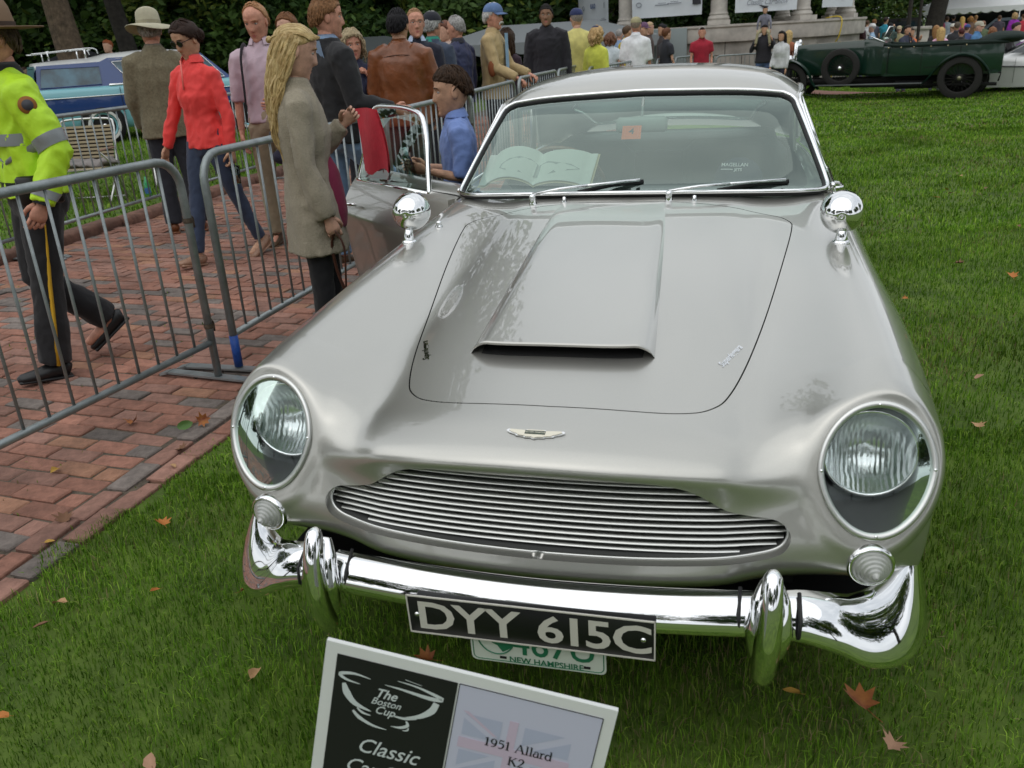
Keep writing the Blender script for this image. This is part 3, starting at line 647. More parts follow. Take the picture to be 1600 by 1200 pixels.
for sx in (1,-1):
    S1=np.array([sx,1,1])
    ap=bez([(.712,1.90,.930),(.690,1.97,1.0),(.652,2.08,1.11),(.622,2.17,1.19),(.606,2.23,1.24),(.628,2.40,1.252),(.645,2.75,1.255),(.650,3.02,1.228),(.668,3.16,1.13),(.695,3.30,.985)],6)*S1
    m=MB(); m.tube(ap,np.full(len(ap),.014),10); m.build('roof_pillar',PAINT,car)
    m=MB(); m.tube(ap+np.array([sx*.006,-.010,.008]),.0055,8); m.build('drip_rail',CHROME,car)
    m=MB(); m.tube(np.array([(.645,2.93,.95),(.632,2.92,1.1),(.628,2.90,1.245)])*S1,.016,8); m.build('door_pillar',PAINT,car)
    belt=bez([(.735,1.93,.945),(.748,2.35,.950),(.735,2.85,.953),(.705,3.28,.955)],8)*S1
    m=MB(); m.tube(belt,.010,8); m.build('belt_trim',CHROME,car)
    def winpoly(pts,name,par):
        m=MB(); pts=np.array(pts)*S1; m.add(pts,[tuple(range(len(pts)))]); return m.build(name,SIDEG,par,smooth=False)
    winpoly([(.715,2.95,.955),(.70,3.24,.955),(.668,3.14,1.12),(.648,3.0,1.22),(.645,2.93,1.235)],'quarter_window',car)
    if sx>0:
        winpoly([(.728,1.95,.95),(.742,2.35,.955),(.732,2.93,.957),(.645,2.92,1.235),(.645,2.7,1.245),(.632,2.42,1.242),(.612,2.25,1.225),(.66,2.10,1.10)],'door_window',car)
        m=MB(); m.tube(np.array([(.742,2.30,.955),(.624,2.36,1.245)]),.008,8); m.build('quarterlight_post',CHROME,car)
# ---- open door, hung at its front edge
HX,HY=-.795,1.965; TH=math.radians(50)
door=thing('door',"driver's door standing open",None,(HX,HY,0),0); door.parent=car; door.rotation_euler=(0,0,TH); del door['label']
door['label']='door standing wide open'
off=np.array([HX,HY,0.])
sk=shell('skin',dV-off,dN,dF,PAINT,door,walls=[(dE,lambda v,n:np.array([.055,0,0]))])
m=MB(); inn=[(y,z) for y,z in DOOR if z<.93]; inn=np.array(sorted(inn,key=lambda p:math.atan2(p[1]-.6,p[0]-2.45)))
m.add(np.c_[np.full(len(inn),-.745),inn]-off,[tuple(range(len(inn)))[::-1]]); m.box(np.array([-.74,2.45,.60])-off,(.03,.8,.35),bev=.01); m.build('trim_panel',LEATHER,door,smooth=False)
WFR=bez([(-.752,2.20,.895),(-.725,2.24,.99),(-.69,2.29,1.10),(-.655,2.36,1.185),(-.640,2.42,1.225),(-.632,2.55,1.245),(-.632,2.72,1.250),(-.640,2.84,1.245),(-.652,2.88,1.20),(-.70,2.90,1.04),(-.752,2.915,.895)],6)-off
m=MB(); m.tube(WFR,.0115,10); m.tube([WFR[-1],WFR[0]],.010,8); m.build('window_frame',CHROME,door)
m=MB(); m.add(WFR,[tuple(range(len(WFR)))]); m.build('window_glass',SIDEG,door,smooth=False)
m=MB(); m.tube(np.array([(-.845,2.78,.80),(-.87,2.80,.80),(-.872,2.86,.80),(-.85,2.90,.80)])-off,.008,8); m.build('handle',CHROME,door)
m=MB(); m.grid(np.array([[(x,y,z) for z in (.30,.55,.90)] for x,y in ((-.74,1.985),(-.80,1.965))])-off); m.build('hinge_face',mat('door_edge_cream',(.55,.53,.46),rough=.4),door,smooth=False)
# ---- wipers, washer jets, scuttle
for x0,y0,z0,x1,y1,z1 in ((-.354,1.655,.955,.045,1.775,.998),(.149,1.660,.960,.57,1.835,.980)):
    wp=thing('wiper',None,None); wp.parent=car
    a=np.array([x0,y0,z0]); b=np.array([x1,y1,z1]); d=(b-a)
    m=MB(); m.lathe([(0,.045),(.008,.044),(.012,.036),(.012,.012),(.016,.008),(.016,-.01)],12,M4(frame((0,-.35,1)),a-[0,.01,.02])); m.build('spindle',CHROME,wp)
    m=MB(); m.tube([a+[0,-.014,.022],a+d*.25+[0,-.022,.026],a+d*.5+[0,-.020,.022]],.0085,8,flat=.6); m.tube([a+d*.42+[0,-.02,.022],a+d*.55+[0,-.012,.018],a+d*.97+[0,-.01,.008]],.006,6); m.build('arm',CHROME,wp)
    m=MB(); m.tube([a+d*.40+[0,.0,-.002],a+d*.7+[0,.004,.004],a+d*1.0+[0,.002,-.002]],.0055,6,flat=1.6); m.build('blade',BLACK,wp)
for x in (-.235,.24):
    m=MB(); p,n=top_hit(x,1.645); m.lathe([(0,.020),(.006,.018),(.007,.010),(.010,.004),(.010,-.003)],10,M4(np.eye(3),p)); m.build('washer_jet',CHROME,car)
p,n=top_hit(-.655,1.42); m=MB(); m.lathe([(0,.022),(.008,.020),(.011,.012),(.009,.008),(.014,.004),(.014,-.004)],14,M4(np.eye(3),p)); m.build('aerial_base',CHROME,car)
# ---- wing mirrors: chrome bullets on trumpet stalks
for sx,(mx_,my,mz) in ((1,(.697,1.275,.970)),(-1,(-.700,1.275,.982))):
    mi=thing('wing_mirror',None,None); mi.parent=car; p,n=top_hit(mx_,my-.045); c=np.array([mx_,my,mz+.003])
    m=MB(); A=np.linspace(-math.pi/2,math.pi/2,14); pr=[(.062*math.cos(a),-.070*math.sin(-a) if a<0 else .030*math.sin(a)) for a in A]
    ax=np.array([.10*sx,1,.0]); ax/=np.linalg.norm(ax); m.lathe([(.0,-.075)]+[(.064*math.cos(a)**.9,-.078*abs(math.sin(a))) for a in np.linspace(-1.45,0,10)]+[(.064,.02),(.061,.028),(.0,.026)],32,M4(frame(ax),c)); m.build('shell',CHROME,mi,ang=50)
    m=MB(); P=bez([p-[0,0,.004],p+[0,.002,.03],p*.3+c*.7],5); m.tube(P,np.linspace(.021,.009,len(P))**1.0,12); m.lathe([(.026,-.004),(.026,.002),(.019,.007)],16,M4(np.eye(3),p)); m.build('stalk',CHROME,mi)
# far door handle
m=MB(); m.tube(bez([(.832,2.74,.80),(.862,2.76,.80),(.868,2.83,.80),(.862,2.88,.80),(.832,2.90,.80)],4),.008,8); m.build('door_handle',CHROME,car)
m=MB(); dl=[(y,z) for y,z in DOOR if z<.96]; 
bvN=BVHTree.FromPolygons([Vector(v) for v in BV],BF)
dl=[p for p in bez([(1.955,.93),(1.93,.70),(1.90,.45),(1.93,.30),(2.1,.285),(2.6,.285),(2.83,.30),(2.90,.36),(2.93,.55),(2.95,.80),(2.955,.93)],6)]
P=[]
for y,z in dl:
    h_=bvN.ray_cast(Vector((3,y,z)),Vector((-1,0,0)))[0]
    if h_: P.append((h_.x+.0006,y,z))
P=np.array(P); G=np.stack([P+[0,.003,0],P-[0,.003,0]],1); m.grid(G); m.build('door_gap',GAP,car)
# ---- wheels with wire spokes
TYRE=mat('tyre_rubber',(.02,.02,.02),rough=.85,bump=.2,bscale=60)
wh=thing('wheel',None,None)
m=MB(); m.lathe([(.195,-.07),(.25,-.085),(.30,-.082),(.325,-.06),(.333,-.02),(.333,.02),(.325,.06),(.30,.082),(.25,.085),(.195,.07),(.195,-.07)],40); m.xf(M4(Ry(math.pi/2))); m.build('tyre',TYRE,wh,ang=40)
m=MB(); m.lathe([(.195,.06),(.185,.07),(.175,.02),(.175,-.04),(.19,-.06)],40); m.lathe([(0,.10),(.02,.10),(.03,.07),(.045,.05),(.045,-.05)],20); m.xf(M4(Ry(math.pi/2))); m.build('rim',CHROME,wh,ang=40)
m=MB()
for k in range(36):
    a=k*2*math.pi/36; a2=a+(.35 if k%2 else -.35); m.tube([(.05 if k%3 else .01,.045*math.cos(a2),.045*math.sin(a2)),(.01,.182*math.cos(a),.182*math.sin(a))],.0025,4,caps=False)
m.build('spokes',CHROME,wh)
for k,(x,y) in enumerate(((.69,.80),(-.69,.80),(.68,3.289),(-.68,3.289))):
    w_=wh if k==0 else copy_tree(wh); w_.parent=car; w_.location=(x,y,.333); w_.rotation_euler=(0,0,0 if x>0 else math.pi)
m=MB(); m.box((0,2.2,.25),(1.50,4.0,.04)); m.box((0,.8,.42),(1.1,.95,.30)); m.box((0,3.29,.5),(1.1,.8,.36)); m.box((0,.95,.55),(1.0,1.1,.25)); m.build('underbody',GAP,car,smooth=False)
# ---- cabin
m=MB(); m.box((0,2.6,.30),(1.36,1.5,.03)); m.box((0,1.88,.6),(1.4,.03,.6)); m.box((0,3.30,.62),(1.3,.04,.6)); m.build('cabin_floor',CARPET,car,smooth=False)
m=MB(); da=[(1.74,.925),(1.85,.945),(1.98,.95),(2.06,.935),(2.09,.90),(2.07,.80),(2.0,.70)]; m.grid(np.array([[(x,y-.03*abs(x/.66)**2*-1,z-(.02*abs(x/.66)**2)) for y,z in da] for x in np.linspace(-.69,.69,13)]),flip=True); m.build('dashboard',LEATHER,car)
m=MB(); m.box((-.36,2.03,.965),(.36,.12,.05),bev=.02); m.build('instrument_hood',LEATHER,car)
def seat(x):
    s=thing('seat',None,None); s.parent=car
    m=MB(); m.box((x,2.55,.46),(.50,.50,.16),bev=.05); m.build('cushion',LEATHER,s)
    m=MB(); m.box((x,2.92,.74),(.50,.15,.56),R=Rx(-.30),bev=.06); m.build('backrest',LEATHER,s)
seat(-.37); seat(.37)
m=MB(); m.box((0,3.36,.70),(1.16,.16,.62),R=Rx(-.35),bev=.06); m.build('rear_seat',LEATHER,car)
m=MB(); m.box((0,3.66,.955),(1.18,.5,.03),bev=.01); m.build('parcel_shelf',mat('shelf_grey',(.16,.20,.19),rough=.8),car)
WOOD=mat('wheel_wood',(.16,.07,.03),rough=.3,coat=.5,var=.4,vscale=30)
sw=thing('steering_wheel',None,None,(-.37,2.28,.90)); sw.parent=car; sw.rotation_euler=(math.radians(-65),0,0)
m=MB(); t=np.linspace(0,2*np.pi,48,endpoint=False); m.tube(np.c_[.195*np.cos(t),.195*np.sin(t),0*t],.011,8,closed=True); m.build('rim',WOOD,sw)
m=MB()
for a in (math.pi/2*3,math.pi/6,math.pi*5/6): m.box((.1*math.cos(a),.1*math.sin(a),-.01),(.19,.025,.004),R=Rz(a))
m.lathe([(0,.01),(.035,.008),(.04,-.02)],16); m.build('spoke',SATIN,sw,smooth=False)
m=MB(); m.box((.005,2.09,1.172),(.205,.03,.062),R=Rz(.05),bev=.012); m.tube([(.005,2.10,1.2),(.005,2.16,1.27)],.006,6); m.build('interior_mirror',mat('mirror_back',(.34,.40,.37),rough=.35),car)
# orange paper pass stuck inside the glass
ORG=mat('orange_paper',(.80,.17,.05),rough=.7); DK=mat('print_dark',(.03,.03,.035),rough=.6)
c=np.array([-.030,2.040,1.148]); sd_=np.array([0,-.66,.75]); Mst=M4(np.stack([np.array([1,0,0]),np.array([0,.75,.66]),np.array([0,-.66,.75])],1),c)
st=thing('windscreen_pass','small orange paper pass with the figure 4 stuck high on the windscreen','pass')
m=MB(); m.box((0,0,0),(.076,.070,.0006)); m.xf(Mst); m.build('paper',ORG,st,smooth=False)
m=MB(); flat(m,'4',.042,.0,.004,z=.001,bold=.001); m.xf(Mst); m.build('figure',DK,st,smooth=False)
ORL=mat('orange_pale',(.85,.42,.28),rough=.7); m=MB(); w=.026; m.tube([(-w,-.020,.0008),(w,-.020,.0008),(w,.024,.0008),(-w,.024,.0008)],.0008,4,closed=True); m.xf(Mst); m.build('printed_border',ORL,st,smooth=False)
# open book on the dash, navy cap on the passenger side
PG=mat('book_page',(.66,.72,.66),rough=.7); PGE=mat('book_cover',(.55,.50,.30),rough=.6); INK=mat('book_ink',(.33,.39,.37),rough=.7); INK2=mat('book_ink_dark',(.15,.19,.18),rough=.7)
bk=thing('open_book','open picture book with a car drawing lying on the dashboard behind the windscreen','book',(-.415,1.975,.965),math.radians(-4)); 
tilt=M4(Rx(math.radians(30)),(0,0,.02))
def page(u,v): # u -1..1 across, v 0..1 up the page
    s=abs(u); return (u*.235, v*.20-.05, .045*math.sin(min(1,s*1.15)*math.pi)**.7*(1 if u<0 else .55)+.004)
m=MB(); m.grid(np.array([[page(u,v) for v in np.linspace(0,1,5)] for u in np.linspace(-1,1,33)]),flip=True); m.xf(tilt); m.build('page',PG,bk)
m=MB(); m.grid(np.array([[tuple(np.array(page(u*1.03,v*1.06-.03))-[0,0,.008]) for v in np.linspace(0,1,5)] for u in np.linspace(-1,1,33)]),flip=True); m.xf(tilt); m.build('cover',PGE,bk)
def onpage(poly,dz): return np.array([tuple(np.array(page(x,y))+[0,0,dz]) for x,y in poly])
m=MB()
for poly in ([(-.66,.34),(-.55,.24),(-.25,.18),(-.01,.20),(-.01,.60),(-.14,.66),(-.34,.66),(-.52,.58),(-.64,.46)],[(.01,.20),(.3,.24),(.62,.34),(.78,.42),(.60,.52),(.32,.58),(.16,.66),(.01,.60)]):
    P=onpage(poly,.0022); cc=P.mean(0)+[0,0,.004]; m.add(np.concatenate([P,[cc]]),[(i,(i+1)%len(P),len(P)) for i in range(len(P))])
m.xf(tilt); m.build('illustration',INK,bk)
NV=mat('navy_cloth',(.015,.022,.05),rough=.85)
cp=thing('navy_cap','navy cap with white lettering lying on the dashboard at the passenger side','cap',(.385,2.02,.955),math.radians(-10))
m=MB(); m.ball((0,.03,.0),(.095,.11,.085),18,10); m.build('crown',NV,cp)
m=MB(); m.grid(np.array([[(x*(1-.2*v),-.05-.07*v*math.cos(x/.09),.012-.012*v-.9*x*x) for v in (0,.5,1)] for x in np.linspace(-.09,.09,11)])); m.build('peak',NV,cp)
WH=mat('print_white',(.75,.76,.76),rough=.6)
m=MB(); flat(m,'MAGELLAN',.020,0,.008,z=0,bold=.0003); flat(m,'JETS',.016,.015,-.012,z=0,bold=.0003); m.box((-.028,-.010,0),(.045,.003,.0004)); 
m.xf(M4(np.stack([np.array([1,0,0]),np.array([0,.5,.866]),np.array([0,-.866,.5])],1),(0,-.062,.062))); m.build('lettering',WH,cp,smooth=False)
# tail lamps and rear bumper
RED=mat('red_lens',(.45,.02,.02),rough=.1,coat=1)
for sx in (1,-1):
    for k,z in enumerate((.60,.68,.76)):
        m=MB(); m.lathe([(0,.02),(.02,.016),(.03,.004),(.034,-.01)],16,M4(frame((.25*sx,1,.1)),(.60*sx,4.425-.03*k,z))); m.build('tail_lamp',RED if k else mat('amber_lens',(.6,.2,.02),rough=.1,coat=1),car)
g=secs(bez([(-.79,3.9,.46,.05,.03,0),(-.77,4.2,.46,.055,.03,0),(-.66,4.46,.46,.06,.03,0),(-.3,4.56,.46,.055,.03,0),(0,4.58,.46,.05,.03,0),(.3,4.56,.46,.055,.03,0),(.66,4.46,.46,.06,.03,0),(.77,4.2,.46,.055,.03,0),(.79,3.9,.46,.05,.03,0)],8)); m=MB(); m.grid(g); m.build('rear_bumper',CHROME,car)
# ================================================================== ground
def sstep(a,b,x): t=np.clip((np.asarray(x,float)-a)/(b-a),0,1); return t*t*(3-2*t)
def lawn_z(x,y): return -.21*sstep(.5,3.0,x)*sstep(9,20.5,y)-.21*sstep(2,5,x)*sstep(22.5,26,y)+.15*sstep(-6.5,-10,x)*sstep(4,9,y)
GR1=mat('lawn_soil',(.045,.080,.011),rough=.95,var=.5,vscale=3.5,bump=.6,bscale=40,col2=(.110,.175,.022))
def axis(segs): return np.unique(np.concatenate([np.linspace(a,b,n) for a,b,n in segs]))
gxs=axis([(-400,-30,12),(-30,30,121),(30,400,12)]); gys=axis([(-400,-20,12),(-20,60,161),(60,400,12)])
X,Y=np.meshgrid(gxs,gys,indexing='ij'); m=MB(); m.grid(np.stack([X,Y,lawn_z(X,Y)],-1)); lawn=m.build('lawn',GR1); tag(lawn,kind='structure')
# brick path: bed, bricks one by one where they show large, the rest joined
PATH_A=math.radians(-3.0)                 # the path heads slightly right of the car axis
PX0=-1.80; 
def edge_x(y): return -1.835+.052*np.asarray(y,float)*np.clip(1-np.asarray(y,float)/14,0.25,1)
BEDM=mat('joint_soil',(.095,.075,.055),rough=.95,var=.4,vscale=30,bump=.5,bscale=90)
ye=np.linspace(-6,40,60); m=MB(); m.grid(np.stack([np.stack([np.full(60,-5.62),ye,np.full(60,.010)],1),np.stack([edge_x(ye)+.02,ye,np.full(60,.010)],1)],1),flip=True); path=m.build('brick_path',BEDM,smooth=False); tag(path,kind='structure')
BR=[mat('brick_red',(.30,.142,.100),rough=.85,var=.22,vscale=26,bump=.45,bscale=70,stain=.42,objvar=.22),mat('brick_rose',(.31,.165,.125),rough=.85,var=.2,vscale=26,bump=.45,bscale=70,stain=.42,objvar=.2),mat('brick_grey',(.185,.155,.138),rough=.88,var=.25,vscale=26,bump=.45,bscale=70,stain=.42,objvar=.25),mat('brick_orange',(.34,.175,.11),rough=.85,var=.2,vscale=26,bump=.45,bscale=70,stain=.42,objvar=.15)]
pick=lambda: rnd.choices((0,1,2,3),(44,30,20,6))[0]
Rm=np.array(cam.matrix_world)[:3,:3]; Fpx=1316.03
def px_of(p):
    d=(np.asarray(p)-np.array(CAM))@Rm; z=-d[...,2]; return 800+Fpx*d[...,0]/z, 600-Fpx*d[...,1]/z, z
bl,bw_=.218,.1005; ang=math.radians(-5.0); ca,sa=math.cos(ang),math.sin(ang); BS=[]
for i in range(-70,190):
    for j in range(-2,21):
        lx=-5.6+ j*bl*1.0+(bl/2 if i%2 else 0); u=lx+5.6; x=-5.6+u*ca-(i*bw_)*-sa*0; y=i*bw_+u*sa
        cx=x+bl/2; cy=y
        if cy<-3.2 or cy>17.5: continue
        ex=float(edge_x(cy))-.115
        L=bl
        if cx+bl/2>ex: 
            L=ex-(cx-bl/2); 
            if L<.05: continue
            cx=cx-bl/2+L/2
        if cx-bl/2<-5.62: continue
        BS.append((cx,cy,ang+rnd.gauss(0,.012),L-.007-rnd.random()*.005,bw_-.006-rnd.random()*.004,.012+rnd.random()*.009,rnd.gauss(0,.02),rnd.gauss(0,.02),pick()))
# border: two courses laid lengthwise
y=-3.2; 
while y<17.5:
    for k in range(2):
        yy=y+k*.09; a=math.pi/2-math.atan(.052) if yy<6 else math.pi/2; BS.append((float(edge_x(yy))-.055+.103*k,yy+.1,a+rnd.gauss(0,.02),.205,.092,.018+rnd.random()*.012-(.006*k),rnd.gauss(0,.03),rnd.gauss(0,.03),rnd.choice((0,1,1,1,2))))
    y+=.215
BSa=np.array([(b[0],b[1],.015) for b in BS]); ux,uy,uz=px_of(BSa)
vis=(ux>-120)&(ux<1700)&(uy>0)&(uy<1290)&(uz>0)&(BSa[:,0]<-1.3)
blocked=(ux>372)&(uy>560)
size=np.where(vis&~blocked,Fpx*.1/np.maximum(uz,.1),0); order=np.argsort(-size); single=set(order[:298].tolist())
brick_me=[]
for k in range(4):
    q=MB(); q.box((0,0,-.03),(.2,.09,.06),bev=.005); V=q.V[0]; V+=nr.normal(0,.0012,V.shape); brick_me.append([q.mesh('brick',BR[c],smooth=False) for c in range(4)])
rest=MB(); inview=0
for n,b in enumerate(BS):
    if n in single:
        o=bpy.data.objects.new('brick',brick_me[rnd.randrange(4)][b[8]]); COL.objects.link(o); o.parent=path; o.location=(b[0],b[1],b[5]); o.rotation_euler=(b[6]*.4,b[7]*.4,b[2]); o.scale=(b[3]/.2,b[4]/.09,1)
    elif vis[n] or b[1]<17.5:
        if not (-2.6<ux[n]/1600-.5<2.2) : continue
        rest.mi=b[8]; R=Rz(b[2])@Rx(b[6]*.4)@Ry(b[7]*.4); rest.box((b[0],b[1],b[5]-.01),(b[3],b[4],.02),R=R)
o=rest.build('distant_bricks',BR,path,smooth=False); tag(o,kind='stuff')
# far part of the path and a cross path in front of the bandstand
PAVE=mat('red_paving',(.24,.13,.10),rough=.9,var=.25,vscale=9,bump=.3,bscale=50)
m=MB(); m.grid([[(-5.6,17.4,.008),(-5.6,60,.008)],[(-.9,17.4,.008),(-.9,60,.008)]],flip=True); tag(m.build('far_path',PAVE,smooth=False),kind='structure')
P=np.array([(-.9,22.6),(.5,22.7),(3,22.9),(6,23.6),(10,24.2),(16,24.6)]); m=MB(); m.grid(np.array([[(a[0]+.3*q,a[1]+1.9*q,float(lawn_z(a[0]+.3*q,a[1]+1.9*q))+.02) for q in (0,.25,.5,.75,1)] for a in bez(P,6)])); 
tag(m.build('cross_path',PAVE,smooth=False),kind='structure')
# raised sandstone kerb on the far side of the path
KB=mat('red_sandstone',(.16,.085,.062),rough=.9,var=.35,vscale=12,bump=.6,bscale=45,objvar=.15)
kb=MB(); y=2.0; kerb=thing('kerb',None,None,(0,0,0)); kerb['kind']='structure'
kmesh=None
while y<16:
    L=.9+rnd.random()*.5; m=MB(); m.box((-5.60+rnd.gauss(0,.008)-.03*(y-4)*.25,y+L/2,.035),(.22,L-.012,.13),R=Rz(.055),bev=.025); m.V[-1]+=nr.normal(0,.004,m.V[-1].shape); m.build('kerb_stone',KB,kerb); y+=L
# ------------------------------------------------------------------ grass blades
GM=[mat('grass_deep',(.068,.155,.013),rough=.7,spec=.06),mat('grass_mid',(.128,.252,.022),rough=.7,spec=.06),mat('grass_light',(.215,.335,.045),rough=.7,spec=.06),mat('grass_straw',(.20,.17,.07),rough=.8)]
for g in GM:
    n,l=g.node_tree.nodes,g.node_tree.links; b=n['Principled BSDF']; 
    t=n.new('ShaderNodeTexCoord'); z=n.new('ShaderNodeTexNoise'); z.inputs['Scale'].default_value=1.3; z.inputs['Detail'].default_value=3; l.new(t.outputs['Object'],z.inputs['Vector'])
    r=n.new('ShaderNodeMapRange'); r.inputs['From Min'].default_value=.3; r.inputs['From Max'].default_value=.7; r.inputs['To Min'].default_value=.58; r.inputs['To Max'].default_value=1.42; l.new(z.outputs['Fac'],r.inputs['Value'])
    mm=n.new('ShaderNodeMixRGB'); mm.blend_type='MULTIPLY'; mm.inputs['Fac'].default_value=1; mm.inputs['Color1'].default_value=b.inputs['Base Color'].default_value; l.new(r.outputs['Result'],mm.inputs['Color2']); l.new(mm.outputs['Color'],b.inputs['Base Color'])
def blades(P,h,w,lean=.9,mix=(.34,.40,.20,.06),name='grass'):
    n=len(P); a=nr.uniform(0,2*np.pi,n); b=a+nr.normal(0,.9,n); pz=np.sin(P[:,0]*3.1+np.sin(P[:,1]*2.3))*np.sin(P[:,1]*3.7+1.3*np.sin(P[:,0]*1.9)); hh=h*nr.uniform(.45,1.25,n)*(1+.30*pz); ww=w*nr.uniform(.6,1.3,n)
    d=np.stack([np.cos(a),np.sin(a),np.zeros(n)],1); e=np.stack([-np.sin(b),np.cos(b),np.zeros(n)],1); ln=nr.uniform(.0,lean,n)**1.3
    base=np.c_[P[:,0],P[:,1],P[:,2]-.004]; mid=base+e*(hh*.45*ln*.6)[:,None]; mid[:,2]+=hh*.55*np.sqrt(np.maximum(.15,1-.3*ln**2)); tip=base+e*(hh*ln)[:,None]; tip[:,2]+=hh*np.maximum(.15,1-.62*ln)
    V=np.stack([base-d*(ww/2)[:,None],base+d*(ww/2)[:,None],mid-d*(ww*.42)[:,None],mid+d*(ww*.42)[:,None],tip],1).reshape(-1,3)
    k=np.arange(n)*5; loops=np.stack([k,k+1,k+3,k+2, k+2,k+3,k+4],1).ravel(); me=bpy.data.meshes.new(name)
    me.vertices.add(n*5); me.vertices.foreach_set('co',V.ravel()); me.loops.add(n*7); me.loops.foreach_set('vertex_index',loops.astype(np.int32)); me.polygons.add(n*2)
    ls=np.stack([np.arange(n)*7,np.arange(n)*7+4],1).ravel(); me.polygons.foreach_set('loop_start',ls.astype(np.int32))
    
    px_,py_=P[:,0],P[:,1]; pn=np.sin(px_*2.3+1.1*np.sin(py_*1.7))+np.sin(py_*2.9+1.3*np.sin(px_*2.1+.7))+.8*np.sin(px_*6.1-py_*4.7)+.6*np.sin(px_*9.3+py_*11.1)
    u_=nr.random(n); cm=np.cumsum(mix); mi1=np.searchsorted(cm,np.clip(u_+.10*pn/1.6-.02,0,.999)); mi=np.repeat(mi1,2)
    
    for g in GM: me.materials.append(g)
    me.polygons.foreach_set('material_index',mi.astype(np.int32)); me.update(calc_edges=True); me.validate(); return me
def scat(x0,x1,y0,y1,dens,keep=None):
    n=int((x1-x0)*(y1-y0)*dens); p=np.c_[nr.uniform(x0,x1,n),nr.uniform(y0,y1,n)]; p=np.c_[p,lawn_z(p[:,0],p[:,1])]
    u,v,z=px_of(p+[0,0,.03]); k=(z>.2)&(u>-600)&(u<2300)&(v>-40)&(v<1650)
    if keep is not None: k&=keep(p)
    return p[k]
edge_noise=lambda p: .05*np.sin(p[:,1]*9)+.03*np.sin(p[:,1]*23+1)
right=lambda p: p[:,0]>edge_x(p[:,1])+.12+edge_noise(p)-.04
undercar=lambda p: ~((np.abs(p[:,0])<.72)&(p[:,1]>.55)&(p[:,1]<4.3))
allg=[]
p=scat(-2,2.4,-1.3,2.6,14000,lambda p: right(p)&undercar(p)); pt=nr.random(len(p)); p1=p
u,v,z=px_of(p1); p1=p1[(z<3.3)]
allg.append((p1,.044,.0025))
p=scat(-2,7,-1.3,9,5200,lambda p: right(p)&undercar(p)); u,v,z=px_of(p); allg.append((p[(z>=3.1)&(z<6.5)],.044,.0042))
p=scat(-2,13,2,18,1700,lambda p: right(p)&undercar(p)&(p[:,0]>.3)); u,v,z=px_of(p); allg.append((p[(z>=6.3)&(z<12.5)],.052,.0085))
p=scat(0.5,16,8,34,420,lambda p: ~((p[:,1]>22.6+.12*p[:,0])&(p[:,1]<24.9+.1*p[:,0])&(p[:,0]<14))); u,v,z=px_of(p); allg.append((p[(z>=12)],.052,.020))
p=scat(-14,-5.66,3,16,520); allg.append((p,.075,.014))
for k,(p,h,w) in enumerate(allg):
    o=bpy.data.objects.new('grass',blades(p,h,w)); COL.objects.link(o); tag(o,'mown green grass of the lawn' if False else None,None,None,'stuff')
# longer blades and moss in the brick joints near the kerb
n=900; by=nr.uniform(-.5,9,n); p=np.c_[edge_x(by)+nr.normal(.10,.05,n),by,np.full(n,.004)]
n2=1500; pm=np.c_[nr.uniform(-5.4,-1.9,n2),nr.uniform(-.3,8,n2),np.full(n2,.010)]; cl=np.array([mnoise.noise(Vector((q[0]*1.7,q[1]*1.7,3)))for q in pm]); pm=pm[cl>.12]
o=bpy.data.objects.new('joint_grass',blades(np.concatenate([p,pm]),.028,.005,mix=(.1,.3,.35,.25))); COL.objects.link(o); tag(o,kind='stuff')
# ------------------------------------------------------------------ trees
BARK=mat('tree_bark',(.115,.082,.056),rough=.95,var=.45,vscale=9,bump=1.0,bscale=22,wave=5); BARKD=mat('dark_bark',(.030,.026,.022),rough=.95,var=.4,vscale=10,bump=1.0,bscale=20)
LEAF=[mat('leaf_dark',(.032,.070,.016),rough=.6,var=.35,vscale=.9,spec=.3),mat('leaf_mid',(.065,.122,.024),rough=.6,var=.35,vscale=.9,spec=.3),mat('leaf_yellow',(.135,.175,.028),rough=.6,var=.3,vscale=.9,spec=.3)]
def crown_mesh(n,rx,rz_,size,seed,mixp=(.45,.42,.13),clumps=26,hollow=.35):
    r=np.random.default_rng(seed); C_=r.normal(0,1,(clumps,3)); C_/=np.linalg.norm(C_,axis=1)[:,None]; C_*=r.uniform(hollow,1,(clumps,1))**.6; C_*=[rx,rx,rz_]; cs=r.uniform(.22,.42,clumps)*rx
    k=r.integers(0,clumps,n); d=r.normal(0,1,(n,3)); d/=np.linalg.norm(d,axis=1)[:,None]; P=C_[k]+d*(cs[k]*r.uniform(.35,1.0,n)**.5)[:,None]*[1,1,.75]
    a=r.normal(0,1,(n,3)); a[:,2]*=.6; a/=np.linalg.norm(a,axis=1)[:,None]; b=np.cross(a,r.normal(0,1,(n,3))); b/=np.linalg.norm(b,axis=1)[:,None]+1e-9; s=size*r.uniform(.5,1.3,n)
    V=np.stack([P-a*s[:,None],P+b*(s*.42)[:,None],P+a*s[:,None],P-b*(s*.42)[:,None]],1).reshape(-1,3); me=bpy.data.meshes.new('crown')
    me.vertices.add(4*n); me.vertices.foreach_set('co',V.ravel()); me.loops.add(4*n); me.loops.foreach_set('vertex_index',np.arange(4*n,dtype=np.int32)); me.polygons.add(n); me.polygons.foreach_set('loop_start',np.arange(0,4*n,4,dtype=np.int32))
    for m_ in LEAF: me.materials.append(m_)
    cm_=r.choice(3,clumps,p=mixp); mi=np.where(r.random(n)<.75,cm_[k],r.choice(3,n,p=mixp)); me.polygons.foreach_set('material_index',mi.astype(np.int32)); me.update(calc_edges=True); return me
